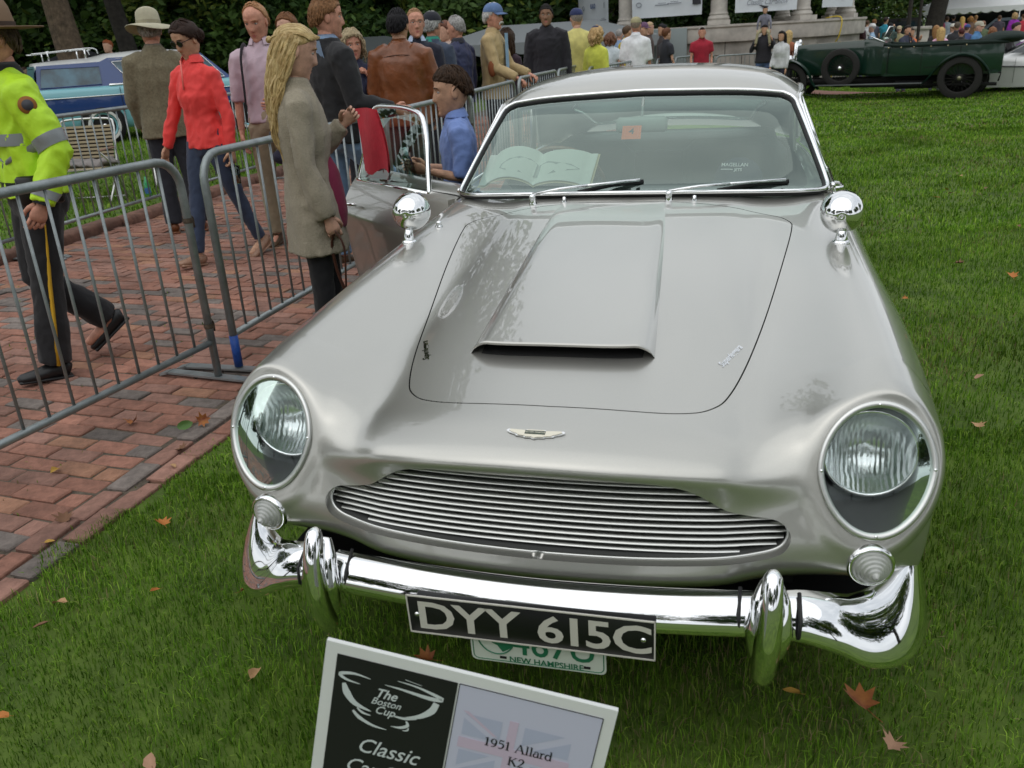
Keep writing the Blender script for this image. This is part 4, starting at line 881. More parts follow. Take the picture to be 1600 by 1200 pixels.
def tree(name,label,loc,trunk_h,r0,crown,cz,group=None,bark=BARK,lean=(0,0),limbs=5,seed=1,flare=1.35):
    r=random.Random(seed); t=thing(name,label,'tree',loc,0,group); m=MB(); n=10; P=[];R_=[]
    for i in range(n):
        a=i/(n-1); P.append((lean[0]*a+.06*r0*math.sin(a*5+seed),lean[1]*a+.05*r0*math.cos(a*4),trunk_h*a-.05)); R_.append(r0*(1-.45*a)*(1+ (flare-1)*math.exp(-a*trunk_h/ (r0*1.6+.1))))
    m.tube(P,R_,16); V=m.V[-1]; ph=np.arctan2(V[:,1]-0,V[:,0]); V[:,:2]+=(np.cos(ph*7+V[:,2]*.6)[:,None]*.03*r0)*np.c_[np.cos(ph),np.sin(ph)]
    top=np.array(P[-1])
    for k in range(limbs):
        a=2*math.pi*k/limbs+r.random(); L=trunk_h*.5+r.random()*2; d=np.array([math.cos(a)*.8,math.sin(a)*.8,.7]); s0=np.array(P[max(3,n-1-k%4)]); m.tube([s0,s0+d*L*.45+[0,0,.1],s0+d*L*.8+[0,0,.5],s0+d*L*1.1+[0,0,1.2]],[r0*.42,r0*.30,r0*.18,r0*.06],8)
    m.build('trunk',bark,t)
    for me,(ox,oy,oz),sc in crown: obj('crown',me,t,(ox+lean[0],oy+lean[1],oz+cz),(0,0,r.random()*6),sc)
    return t
CA=crown_mesh(13000,4.6,3.4,.19,11,clumps=40); CB=crown_mesh(13000,4.2,4.0,.19,12,(.6,.34,.06),clumps=40); CC=crown_mesh(13000,5.0,3.0,.20,13,(.30,.48,.22),clumps=40); CD=crown_mesh(11000,2.6,1.9,.10,14,(.55,.37,.08),clumps=34); CE=crown_mesh(11000,2.4,1.7,.10,15,(.36,.48,.16),clumps=34)
tree('shade_tree','big old tree with a thick ridged pale brown trunk behind the blue wagon',(-15.4,17.6,0),6.5,.37,[(CA,(0,0,0),1.5),(CC,(3,2,1),1.2),(CB,(-4,1,1),1.2)],11,seed=3,lean=(-.9,.3),limbs=6)
tree('shade_tree','slim dark leaning tree trunk behind the man in the wide hat',(-15.6,20.2,0),7,.27,[(CB,(0,0,0),1.1)],9.5,bark=BARKD,seed=5,lean=(-1.3,.2),limbs=4)
tree('shade_tree','dark forked tree trunk beside the white tent',(8.8,44.2,-.3),5.2,.44,[(CC,(-2,1,0),1.2)],9.4,bark=BARKD,seed=8,lean=(.8,0),limbs=6)
TS=[(-30,24,'CA',1.5,6,'broad dark tree at the far left edge behind the police officer'),(-25,30,'CB',1.5,5.5,'dense dark tree between the thick trunk and the left edge'),(-19.5,30,'CC',1.4,5.0,'mid green tree just right of the thick pale trunk'),(-14.5,31,'CA',1.4,5.2,'yellow green tree behind the coral red top'),(-10.5,33,'CB',1.4,5.0,'dark tree behind the pink shirt'),(-7.2,36,'CC',1.35,4.9,'bright leafed tree behind the grey-blonde woman'),(-4.6,38,'CA',1.4,5.0,'dark tree behind the navy jackets'),(-3.4,42,'CB',1.4,5.4,'dark tree left of the bandstand'),
 (3.2,52,'CB',1.5,6.5,'tall dark tree just right of the bandstand'),(7.6,58,'CA',1.5,6.8,'dark tree between bandstand and far trunk'),(14,80,'CC',1.6,7,'far tree beyond the white tent'),(24,85,'CB',1.6,7,'far tree at the right behind the tent roof')]
for k,(x,y,c,s,z,lab) in enumerate(TS): tree('leafy_tree',lab,(x,y,0),z*.8,.34,[(globals()[c],(0,0,0),s),(CD,(1.2,-.5,-z*.42),1.5)],z,group='trees around the common',bark=BARKD,seed=20+k,limbs=4)
# understorey bushes
BU=[(-28,22.5,1.6),(-24.5,24,1.8),(-22,25,1.7),(-19.5,26,1.8),(-16.8,25.5,1.7),(-14.4,26.5,1.8),(-12.2,27.5,1.7),(-10.2,28.5,1.8),(-8.4,29.5,1.7),(-6.9,31,1.7),(-5.6,32.5,1.7),(-4.4,34,1.6),(3.9,47,1.7),(5.8,49,1.8)]
for k,(x,y,s) in enumerate(BU):
    t=thing('bush',('rounded dark bush' if k%2 else 'leafy green shrub')+' in the tree belt, '+['at the left edge','left of the thick trunk','behind the dark tent','right of the thick trunk','behind the wide hat','behind the coral top','behind the wagon roof','behind the pink shirt','behind the blonde hair','behind the denim shirt','behind the leather jacket','behind the navy jackets','right of the bandstand','left of the far trunk'][k],'bush',(x,y,0),0,'bushes under the trees'); obj('foliage',CD if k%2 else CE,t,(0,0,1.5),(0,0,k*1.3),s*.85)
    m=MB(); m.tube([(0,0,-.1),(.1,0,.8),(.2,.1,1.6)],[.12,.09,.04],6); m.build('stem',BARKD,t)
# trees behind the photographer, seen only in chrome and paint
for k,(x,y,c,s) in enumerate([(-9,-17,'CA',1.3),(-2,-21,'CC',1.25),(6,-18,'CB',1.3),(14,-14,'CA',1.4),(18,0,'CC',1.3),(20,12,'CB',1.2),(-16,-10,'CB',1.4),(-20,2,'CC',1.2)]):
    tree('leafy_tree',['broad tree','tall loose tree','dense tree','wide tree','loose tree','dark tree','heavy tree','bright tree'][k]+' outside the picture mirrored in the chrome',(x,y,0),4.2,.32,[(globals()[c],(0,0,0),s*.8)],6.2,group='trees mirrored in the car',bark=BARKD,seed=50+k,limbs=5)
# ------------------------------------------------------------------ fallen leaves
LFM=[mat('leaf_orange',(.42,.15,.03),rough=.7,var=.3,vscale=40),mat('leaf_tan',(.42,.25,.12),rough=.75,var=.25,vscale=40),mat('leaf_red',(.16,.030,.016),rough=.65,vscale=1.6,col2=(.36,.14,.03)),mat('leaf_gold',(.46,.27,.05),rough=.7,var=.25,vscale=40),mat('leaf_green_fallen',(.07,.15,.03),rough=.6,var=.3,vscale=30),mat('leaf_brown',(.17,.085,.045),rough=.8,var=.3,vscale=40),mat('leaf_pink',(.36,.21,.13),rough=.75,var=.2,vscale=40)]
def leaf_mesh(mi,seed,kind):
    r=random.Random(seed); 
    if kind=='maple': A=[0,18,40,58,82,104,128,150,180,210,232,256,278,302,320,342]; Q=[1.0,.62,.88,.52,.92,.45,.70,.42,.30,.42,.70,.45,.92,.52,.88,.62]
    else: A=list(range(0,360,24)); Q=[.95,.72,.55,.47,.42,.42,.5,.62,.62,.5,.42,.42,.47,.55,.72]
    P=[(q*(1+r.uniform(-.1,.1))*math.cos(math.radians(a)),q*(1+r.uniform(-.1,.1))*math.sin(math.radians(a))) for a,q in zip(A,Q)]; cu=r.uniform(.45,1.0); cv=r.uniform(-.5,.5)
    zf=lambda x,y: cu*abs(y)**1.4+cv*x*x*.6
    V=[(0,0,0)]+[(x*.5,y*.5,zf(x*.5,y*.5)) for x,y in P]+[(x,y,zf(x,y)) for x,y in P]; n=len(P); F=[]
    for i in range(n): j=(i+1)%n; F+=[(0,1+i,1+j),(1+i,1+n+i,1+n+j,1+j)]
    m=MB(); m.add(np.array(V),F); s=MB(); m.tube([(-.25,0,.02),(-.7,.05,.03),(-1.15,.12,.10)],[.025,.02,.015],4); return m.mesh('fallen_leaf',LFM[mi])
LV=[(-1.066,.555,0,.040,'maple','orange maple leaf on the grass below the left headlight'),]
LV=[
(-1.471,0.646,0.045,0,0.038,'maple','orange maple leaf lying on the grass near the brick edge'),
(-1.507,0.200,0.045,1,0.036,'oval','tan leaf on the grass at the lower left'),
(-1.252,0.301,0.045,0,0.021,'oval','small orange leaf on the grass left of the bumper'),
(-2.180,1.430,0.028,2,0.038,'maple','red-orange maple leaf lying flat on the bricks'),
(-1.831,1.434,0.028,2,0.042,'maple','upright red maple leaf at the brick edge beside a green leaf'),
(-1.881,1.375,0.028,4,0.046,'oval','fresh green leaf standing at the brick edge'),
(-1.784,1.214,0.028,5,0.038,'maple','brown crumpled leaf under the green leaf'),
(-2.196,0.969,0.028,3,0.032,'oval','yellowish leaf on the bricks below the barrier rail'),
(-1.870,0.638,0.028,5,0.044,'maple','brown maple leaf on the bricks near the border'),
(-1.821,0.504,0.028,3,0.021,'oval','small yellow leaf on the border bricks'),
(-1.726,1.069,0.028,1,0.023,'oval','small tan leaf on the border beside the grass'),
(-0.761,0.025,0.045,1,0.036,'oval','tan curled leaf on the grass left of the show board'),
(-0.339,0.158,0.045,2,0.036,'maple','dark red leaf in the shade behind the show board'),
(0.561,0.205,0.045,3,0.027,'oval','small gold leaf on the shaded grass right of the show board'),
(0.710,0.195,0.045,2,0.055,'maple','large red and gold maple leaf right of the bumper horn'),
(0.762,0.084,0.045,6,0.036,'maple','pale pinkish leaf on the grass at the lower right'),
(1.443,2.317,0.045,6,0.034,'oval','pink tan leaf on the grass level with the right headlight top'),
(1.327,1.811,0.045,1,0.034,'maple','tan leaf on the grass right of the right headlight'),
(2.266,7.063,0.045,3,0.044,'oval','golden leaf of a pair on the lawn right of the mirror'),
(2.112,6.679,0.045,0,0.038,'oval','orange leaf of a pair on the lawn right of the mirror'),
(2.274,6.894,0.045,1,0.034,'oval','tan leaf next to the golden pair on the lawn'),
(1.791,4.336,0.045,5,0.042,'maple','brown leaf on the lawn halfway to the right edge'),
(2.017,4.033,0.045,0,0.048,'maple','orange leaf on the lawn near the right edge'),
(1.348,3.521,0.045,0,0.027,'maple','small orange leaf close to the car flank on the lawn'),
(2.553,7.860,0.045,1,0.038,'oval','pale tan leaf farther up the lawn'),
(2.612,7.138,0.045,5,0.036,'oval','brown leaf up the lawn near the right edge'),
(-1.480,0.097,0.045,5,0.027,'oval','small brown leaf in the grass at the lower left'),
(-0.984,0.347,0.045,2,0.023,'maple','little reddish leaf in the grass under the left bumper corner'),
(-0.846,-0.284,0.045,6,0.032,'oval','pale leaf at the bottom edge left of the show board'),
(-1.310,-0.226,0.045,0,0.029,'oval','orange leaf at the left edge of the grass'),
(2.436,5.485,0.045,5,0.036,'oval','dull brown leaf at the right edge of the lawn'),
]
for k,(x,y,z,mi,s,kind,lab) in enumerate(LV):
    o=obj('fallen_leaf',leaf_mesh(mi,k+3,kind),None,(x,y,z),(rnd.uniform(-.35,.35),rnd.uniform(-.35,.35),rnd.uniform(0,6.28)),s)
    if 'upright' in lab or 'standing' in lab: o.rotation_euler=(1.0,rnd.uniform(-.3,.3),.6); o.location.z+=.025
    tag(o,lab,'leaf','fallen autumn leaves')
# ------------------------------------------------------------------ crowd barriers
GALV=mat('galvanised_steel',(.27,.30,.305),rough=.42,metal=.55,var=.18,vscale=14,bump=.12,bscale=60); BLUEP=mat('blue_paint',(.015,.07,.32),rough=.5,var=.25,vscale=30); RUST=mat('rusty_link',(.10,.075,.055),rough=.7,metal=.4,var=.4,vscale=60)
_bar=None
def barrier(p0,p1,h,label,near=True,blue=False,z0=0.0,lean=0.0):
    if near: z0+=.024; h-=.024
    p0=np.array(p0,float); p1=np.array(p1,float); d=p1-p0; L=np.linalg.norm(d); d/=L; a=math.atan2(d[1],d[0])
    t=thing('crowd_barrier',label,'barrier',(p0[0],p0[1],z0),a,'steel crowd barriers'); t.rotation_euler=(lean,0,a); r=.13*min(1,L/1.2); zb=.20*h/1.1; n=12 if near else 7
    m=MB(); P=[(.0,0,.02),(0,0,h-r)]+[(r-r*math.cos(q),0,h-r+r*math.sin(q)) for q in np.linspace(.25,math.pi/2,5)]+[(L-r+r*math.sin(q),0,h-r+r*math.cos(q)) for q in np.linspace(0,math.pi/2-.25,5)]+[(L,0,h-r),(L,0,.02)]
    m.tube(P,.0195,n); m.build('frame',GALV,t)
    m=MB(); m.tube([(.01,0,zb),(L-.01,0,zb)],.0165,n); m.build('bottom_rail',GALV,t)
    k=max(3,int(round(L/.122))); xs=np.linspace(0,L,k+1)[1:-1]
    if near:
        key=round(h,2); m=MB(); m.tube([(0,0,zb),(0,0,h-.005)],.0068,7); me=m.mesh('bar',GALV)
        for x in xs: obj('bar',me,t,(x,0,0))
    else:
        m=MB()
        for x in xs: m.tube([(x,0,zb),(x,0,h-.005)],.0075,4,caps=False)
        tag(m.build('bars',GALV,t),kind='stuff')
    for x in (0.0,L):
        m=MB(); m.box((x,0,.012),(.055,.62,.010)); 
        for q in (-1,1): m.box((x,q*.33,.006),(.055,.06,.012),R=Rx(q*-.25))
        m.build('foot',GALV,t,smooth=False)
    if near:
        for z in (h*.74,h*.26):
            m=MB(); m.tube(bez([(L,.0,z),(L+.03,.012,z+.01),(L+.055,.02,z),(L+.055,.02,z-.045)],3),.006,6); m.lathe([(.022,-.012),(.024,0),(.022,.012)],10,M4(np.eye(3),(L,0,z))); m.build('hook',RUST,t)
    if blue:
        m=MB(); m.tube([(0,0,.025),(0,0,.19)],.0215,10); m.build('painted_leg',BLUEP,t)
    return t
barrier((-2.36,-.16),(-2.085,1.97),1.10,'grey steel barrier in front of the police officer',lean=0)
barrier((-2.04,2.09),(-1.99,4.20),1.10,'grey steel barrier with one blue painted leg behind the blonde woman',blue=True)
barrier((-2.00,4.28),(-2.01,6.36),1.10,'grey steel barrier behind the open car door')
barrier((-2.04,6.45),(-2.10,8.44),1.10,'grey steel barrier to the left of the moustached man’s hands'.replace('’',"'"))
barrier((-2.08,8.56),(-2.04,10.62),1.12,'grey steel barrier that the moustached man leans on')
barrier((-2.04,10.72),(-2.06,12.85),1.12,'grey steel barrier below the black hooded man',near=False)
barrier((-1.77,11.66),(-1.36,14.04),1.10,'grey steel barrier in front of the lime yellow jacket',near=False,z0=0)
barrier((-1.38,14.44),(-1.20,16.07),1.08,'short looking grey barrier under the white polo shirt',near=False,z0=0)
barrier((-1.17,16.27),(-0.92,17.49),1.05,'grey barrier below the brown shirted man',near=False,z0=0)
barrier((-0.91,17.69),(-0.57,18.51),1.03,'grey barrier below the black polo shirt',near=False,z0=0)
barrier((-0.52,18.12),(-0.15,18.73),1.02,'grey barrier just below the red polo shirt',near=False,z0=0)
barrier((-0.18,21.73),(2.06,22.48),1.07,'long dark grey barrier along the bandstand wall',near=False,z0=-.15)
barrier((6.22,22.84),(6.66,23.35),1.19,'pale barrier left of the leather jacket',near=False,z0=-0.45)
barrier((6.69,23.34),(7.02,23.15),1.20,'pale barrier under the leather jacket man',near=False,z0=-0.45)
for k,y in enumerate((2.25,4.42,6.58,8.75)):
    barrier((-5.40-.03*(y-4),y),(-5.44-.03*(y-4),y+2.08),1.12,['grey steel barrier on the far kerb behind the police officer','grey steel barrier in front of the folding chair','grey steel barrier on the far kerb behind the red top','grey steel barrier on the far kerb behind the pink shirt'][k],near=k<3)
# ------------------------------------------------------------------ bandstand
ST=mat('granite_wall',(.30,.28,.25),rough=.9,var=.28,vscale=2.2,bump=.4,bscale=30,objvar=.10); STL=mat('pale_limestone',(.44,.41,.37),rough=.85,var=.2,vscale=3,bump=.25,bscale=25)
bs=thing('bandstand','round stone bandstand with columns and hanging sponsor banners','bandstand',(-.48,29.6,0)); R0=4.55; BH=1.66
N_=30
for row,(z0,z1) in enumerate(((0,.42),(.42,.84),(.84,1.20))):
    for k in range(N_):
        a0=2*math.pi*(k+.5*(row%2))/N_; a1=a0+2*math.pi/N_-.004; m=MB(); A=np.linspace(a0,a1,4); r0,r1=R0-.3,R0+rnd.uniform(-.006,.006)
        if math.cos((a0+a1)/2+math.pi/2)<.1: continue
        m.grid(np.array([[(r*math.cos(a),r*math.sin(a),z) for r,z in ((r1-.012,z0+.006),(r1,z0+.014),(r1,z1-.014),(r1-.012,z1-.006))] for a in A]),flip=False); 
        m.grid(np.array([[(r*math.cos(a),r*math.sin(a),z) for r,z in ((r1-.012,z0+.006),(r1-.012,z1-.006))] for a in (a0,a1)]))
        m.build('wall_stone',ST,bs,ang=40)
m=MB(); m.lathe([(R0-.03,0),(R0-.03,1.21)],60); m.build('wall_core',GAP,bs)
m=MB(); m.lathe([(R0-.1,1.2),(R0+.12,1.2),(R0+.14,1.26),(R0+.14,1.56),(R0+.18,1.60),(R0+.18,1.655),(R0-.8,1.66),(0,1.66)],72); m.build('coping',STL,bs,ang=30)
COLM=MB(); COLM.box((0,0,.06),(.62,.62,.12)); COLM.lathe([(.29,.12),(.31,.17),(.29,.22),(.255,.25),(.27,.29),(.25,.32),(.235,.36),(.232,1.2),(.222,2.4),(.20,3.6),(.21,3.64),(.20,3.70),(.27,3.80),(.29,3.84)],24); COLM.box((0,0,3.89),(.60,.60,.10)); cme=COLM.mesh('column',STL,ang=35)
cang=[-90+a for a in (-118,-82,-36.5,3.5,38,73,110,146)]
for a in cang: obj('column',cme,bs,(4.15*math.cos(math.radians(a)),4.15*math.sin(math.radians(a)),BH),(0,0,math.radians(a)))
m=MB(); m.lathe([(3.8,BH+3.94),(4.5,BH+3.94),(4.5,BH+4.5),(4.75,BH+4.6),(4.75,BH+4.75),(4.4,BH+4.8),(3.9,BH+5.6),(2.8,BH+6.5),(1.2,BH+7.1),(0,BH+7.2)],48); m.build('roof',STL,bs,ang=30)
m=MB(); m.lathe([(4.4,BH+3.93),(0,BH+3.9)],32); m.build('ceiling',ST,bs)
PN=mat('grey_panel',(.20,.235,.235),rough=.6); m=MB(); am=math.radians(-90-13.5); c=np.array([(R0+.16)*math.cos(am),(R0+.16)*math.sin(am),.82]); m.box(c,(1.04,.05,1.62),R=Rz(am+math.pi/2),bev=.01); m.build('grey_panel',PN,bs)
for a_ in (22,50,-62):
    am=math.radians(-90+a_); m=MB(); m.box(((R0)*math.cos(am),(R0)*math.sin(am),.52),(.42 if a_!=50 else 1.0,.06,.66),R=Rz(am+math.pi/2)); m.build('wall_opening',GAP,bs,smooth=False)
m=MB(); am=math.radians(-90+50.5); P=[((R0+q)*math.cos(am+.004*w),(R0+q)*math.sin(am+.004*w),z) for q,z,w in ((-.3,1.68,0),(.20,1.67,1),(.20,1.2,0),(.04,.9,2),(.05,.02,0))]; m.tube(bez(P,6),.018,6); m.build('yellow_cable',mat('yellow_cable',(.62,.46,.04),rough=.5),bs)
BAN=mat('banner_vinyl',(.62,.66,.70),rough=.6,var=.05,vscale=1.5); INKG=mat('banner_grey',(.22,.24,.28),rough=.7); INKB=mat('banner_blue',(.03,.07,.22),rough=.7); INKR=mat('banner_red',(.45,.06,.05),rough=.7); INKO=mat('banner_orange',(.62,.22,.05),rough=.7); INKN=mat('banner_black',(.03,.03,.035),rough=.7)
def banner(a0,a1,zb,zt,label,kind):
    r=4.46; A0,A1=math.radians(-90+a0),math.radians(-90+a1); p0=np.array([r*math.cos(A0),r*math.sin(A0)])+[-.48,29.6]; p1=np.array([r*math.cos(A1),r*math.sin(A1)])+[-.48,29.6]
    d=p1-p0; w=np.linalg.norm(d); t=thing('sponsor_banner',label,'banner',((p0[0]+p1[0])/2,(p0[1]+p1[1])/2,zb),math.atan2(d[1],d[0]),'white sponsor banners on the bandstand'); h=zt-zb
    m=MB(); m.grid(np.array([[(x*w*(1-.05*(1-z)),.03*math.sin(x*7+z*3)*(1-z),z*h) for z in np.linspace(0,1,7)] for x in np.linspace(-.5,.5,13)]),flip=False); m.build('sheet',BAN,t)
    Mx=M4(Rx(math.pi/2),(0,-.045,0)); S=lambda l,mt,f: (lambda mm: (f(mm),mm.xf(Mx),mm.build(l,mt,t,smooth=False)))(MB())
    if kind=='cup':
        def f(mm):
            for (x0,z0,rr,a,b,wd) in ((0,.72,.42,190,262,.045),(0,.72,.42,278,350,.045),(-.02,.42,.30,235,285,.025),(.14,.46,.2,290,330,.02)):
                t_=np.radians(np.linspace(a,b,12)); P=np.c_[x0+rr*np.cos(t_)*1.15,z0+rr*np.sin(t_),np.zeros(12)]; mm.tube(P,wd*np.sin(np.linspace(.1,math.pi-.1,12)),4,flat=.1)
        S('cup_drawing',INKN,f)
        def f2(mm): flat(mm,'The Boston',.15,0,.78,shear=.3); flat(mm,'Cup',.15,0,.55,shear=.3); flat(mm,'Classic Car Show',.20,0,.24,shear=.35,sx=.85)
        S('banner_lettering',INKG,f2)
    else:
        rows={'a':[(-.62,.22,'b'),(0,.22,'k'),(.6,.22,'l'),(-.5,.62,'o'),(.05,.64,'ELKO'),(.66,.64,'i'),(-.5,1.02,'l'),(.1,1.05,'l'),(.6,1.04,'l')],'b':[(-.66,.36,'o'),(-.1,.32,'l'),(.2,.34,'l'),(.72,.36,'q'),(-.62,.74,'l'),(-.18,.78,'w'),(.2,.76,'l'),(.66,.78,'m'),(-.5,1.12,'b'),(.05,1.14,'l'),(.6,1.14,'o')],'c':[(-.4,1.05,'r'),(.1,1.1,'w'),(.42,1.05,'l'),(-.42,.62,'o'),(.0,.62,'r'),(.42,.64,'k'),(-.1,.28,'l'),(.3,.30,'x')]}[kind]
        sx=w/1.9
        def f(mm):
            for x,z,c in rows:
                x*=sx*1.08
                if len(c)>1: flat(mm,c,.17,x,z,bold=.008)
                elif c in 'bk': mm.box((x,z,0),(.30*sx,.055,.002))
                elif c=='m': mm.box((x,z,0),(.34*sx,.09,.002))
                elif c=='w': mm.add(np.array([(x-.17,z+.05,0),(x,z-.04,0),(x+.17,z+.05,0),(x,z+.0,0)]),[(0,1,2,3)])
        S('banner_marks',INKB,f)
        def f(mm):
            for x,z,c in rows:
                x*=sx*1.08
                if c=='l': mm.box((x,z,0),(.36*sx,.022,.002)); mm.box((x,z+.045,0),(.2*sx,.014,.002))
                if c=='o': mm.tube([(x+.08*math.cos(a),z+.06*math.sin(a),0) for a in np.linspace(0,6.28,12,endpoint=False)],.010,4,closed=True)
                if c=='i': mm.box((x,z,0),(.05,.16,.002))
        S('banner_fine_print',INKG,f)
        def f(mm):
            for x,z,c in rows:
                x*=sx*1.08
                if c in 'rx' and len(c)==1: mm.box((x,z,0),(.09 if c=='r' else .17,.13 if c=='r' else .12,.002),R=Rz(.2))
                if c=='q': mm.box((x,z,0),(.24,.18,.002))
        S('banner_patches',INKO if kind=='c' else INKN,f)
banner(-77,-42,BH+.12,BH+3.3,'white banner of sponsor logos between the two left columns','a')
banner(-31,-2,BH+.30,BH+3.3,'white sponsor banner above the grey panel','b')
banner(8.5,33,BH+.28,BH+3.3,'white banner with the black bowl drawing','cup')
banner(44,67,BH+.30,BH+3.3,'narrow white sponsor banner at the right end of the bandstand','c')
banner(-113,-88,BH+.10,BH+3.3,'partly hidden white banner at the left end of the bandstand','b')
# ================================================================== people
SKIN=lambda k='fair': mat('skin_'+k,{'fair':(.56,.33,.24),'ruddy':(.55,.27,.19),'tan':(.50,.29,.19),'olive':(.36,.20,.125),'brown':(.24,.13,.08)}[k],rough=.5,var=.20,vscale=28,spec=.3,bump=.08,bscale=300)
LIP=mat('lips',(.42,.14,.12),rough=.45); EYEW=mat('eye_white',(.62,.60,.57),rough=.25); IRIS=mat('eye_dark',(.03,.02,.015),rough=.2)
def cloth(name,col,rough=.85,bump=.25,bscale=45,var=.18,vscale=9,**k): return mat(name,col,rough=rough,bump=bump,bscale=bscale,var=var,vscale=vscale,sheen=k.pop('sheen',.1),**k)
HAIRM=lambda n,c: mat('hair_'+n,c,rough=.5,var=.40,vscale=60,bump=.3,bscale=220,spec=.2)
def vox(mb, size, smooth=4, wr=0.0, wseed=0, wscale=14, fold=0.0):
    me=mb.mesh('t',[],smooth=True); o=bpy.data.objects.new('t',me); COL.objects.link(o)
    m=o.modifiers.new('r','REMESH'); m.mode='VOXEL'; m.voxel_size=size; m.use_smooth_shade=True
    if smooth: s=o.modifiers.new('s','SMOOTH'); s.iterations=smooth; s.factor=.5
    dg=bpy.context.evaluated_depsgraph_get(); r=bpy.data.meshes.new_from_object(o.evaluated_get(dg))
    bpy.data.objects.remove(o); bpy.data.meshes.remove(me)
    if wr>0:
        n=len(r.vertices); co=np.empty(n*3); r.vertices.foreach_get('co',co); no=np.empty(n*3); r.vertices.foreach_get('normal',no); co=co.reshape(-1,3); no=no.reshape(-1,3)
        a=np.array([mnoise.noise(Vector((p[0]*wscale+wseed*7.3,p[1]*wscale,p[2]*wscale*.55+wseed))) for p in co]); b=np.array([abs(mnoise.noise(Vector((p[0]*wscale*1.9+p[2]*wscale*.8,p[1]*wscale*1.6+wseed*3.1,p[2]*wscale*1.1)))) for p in co])
        co+=no*((a*.6-(b-.25)*.9)*wr)[:,None]
        if fold>0: c_=np.array([mnoise.noise(Vector((p[0]*11+wseed,p[1]*11,p[2]*1.3+wseed*2))) for p in co]); co+=no*(np.abs(c_)*-1.4+.25)[:,None]*fold; r.vertices.foreach_set('co',co.ravel()); r.update()
    return r
def mesh_np(me):
    n=len(me.vertices); co=np.empty(n*3); me.vertices.foreach_get('co',co); return co.reshape(-1,3),[tuple(p.vertices) for p in me.polygons]
_Z=np.array([-.118,-.112,-.098,-.078,-.05,-.02,.01,.04,.07,.092,.108,.117,.120])
_Wd=np.array([.004,.026,.043,.055,.064,.070,.0735,.0745,.070,.056,.037,.018,.001])
_Fr=np.array([.060,.076,.083,.084,.085,.087,.087,.088,.085,.070,.046,.022,.001])
_Bk=np.array([-.03,-.005,.022,.045,.068,.084,.094,.099,.094,.076,.050,.024,.001])
def head_pts(nu,nv,extra=0.0,fem=False):
    G=np.zeros((nv,nu,3)); zz=np.concatenate([np.linspace(-.118,-.04,max(4,nv//3),endpoint=False),np.linspace(-.04,.06,nv-nv//3-nv//4,endpoint=False),np.linspace(.06,.12,nv//4+(0 if nv//3>=4 else nv//3-4))])[:nv]
    zz=np.interp(np.linspace(0,1,nv),np.linspace(0,1,len(zz)),zz)
    for i,z in enumerate(zz):
        w,f,b=np.interp(z,_Z,_Wd),np.interp(z,_Z,_Fr),np.interp(z,_Z,_Bk)
        for j in range(nu):
            t=2*math.pi*j/nu; s,c=math.sin(t),math.cos(t)
            x=w*np.sign(s)*abs(s)**.92; y=(f if c>0 else b)*np.sign(c)*abs(c)**.95
            if c>0.2 and nu>=24:
                g=lambda x0,z0,sx,sz: math.exp(-((x-x0)/sx)**2-((z-z0)/sz)**2)
                nz_=np.interp(z,[-.045,-.036,-.026,0,.028,.045],[0,.010,.0235,.014,.004,0]); y+=nz_*math.exp(-(x/(.0105+.006*max(0,-(z+.005)/.03)))**2)
                for q in (-1,1): y-=.0115*g(q*.031,.016,.016,.012); y+=.004*g(q*.034,.036,.02,.009); y+=.004*g(q*.045,-.012,.02,.02)
                y+=.0045*g(0,-.055,.021,.007)+.004*g(0,-.067,.017,.006)-.003*g(0,-.061,.024,.0035)+(.004 if fem else .007)*g(0,-.1,.022,.013)
            G[i,j]=(x,y,z)
    return G
def head(mb,hi=True,skin_i=0,lip_i=1,eye_i=2,iris_i=3,brow_i=4,fem=False,M=np.eye(4)):
    nu,nv=(44,38) if hi else (14,10); G=head_pts(nu,nv,fem=fem)
    o=mb.n; V=G.reshape(-1,3); F=[];MI=[]
    for i in range(nv-1):
        for j in range(nu):
            j2=(j+1)%nu; F.append((i*nu+j,i*nu+j2,(i+1)*nu+j2,(i+1)*nu+j)); c=(G[i,j]+G[i+1,j2])/2
            lip=hi and c[1]>.05 and abs(c[0])<.021*(1-abs(c[2]+.0605)/.014) and -.072<c[2]<-.050
            MI.append(lip_i if lip else skin_i)
    MM=np.array(M); tr=lambda v: np.asarray(v)@MM[:3,:3].T+MM[:3,3]
    mb.V.append(tr(V)); mb.F+= [tuple(k+o for k in f) for f in F]; mb.M+=MI; mb.n+=len(V)
    mb.mi=skin_i
    sub=MB()
    for q in (-1,1): sub.ball((q*.0735,-.008,.002),(.009,.021,.033),10 if hi else 6,8 if hi else 4,R=Rz(-q*.35)@Rx(.15))
    for v,in_ in [(np.concatenate(sub.V),sub.F)]: mb.add(tr(v),in_)
    if hi:
        for q in (-1,1):
            s=MB(); s.ball((q*.031,.0665,.0155),(.0135,.0125,.0095),12,8); mb.mi=eye_i; mb.add(tr(np.concatenate(s.V)),s.F)
            s=MB(); s.ball((q*.031,.0755,.0150),(.0058,.0045,.0060),8,6); mb.mi=iris_i; mb.add(tr(np.concatenate(s.V)),s.F)
            s=MB(); s.tube([(q*.047,.069,.0175),(q*.039,.0765,.0235),(q*.030,.0785,.0245),(q*.019,.074,.019)],.0022,5); mb.mi=skin_i; mb.add(tr(np.concatenate(s.V)),s.F)
            s=MB(); s.tube([(q*.050,.074,.034),(q*.036,.0855,.0395),(q*.022,.0885,.0375),(q*.013,.088,.034)],[.002,.0034,.0036,.002],5,flat=.6); mb.mi=brow_i; mb.add(tr(np.concatenate(s.V)),s.F)
    mb.mi=skin_i
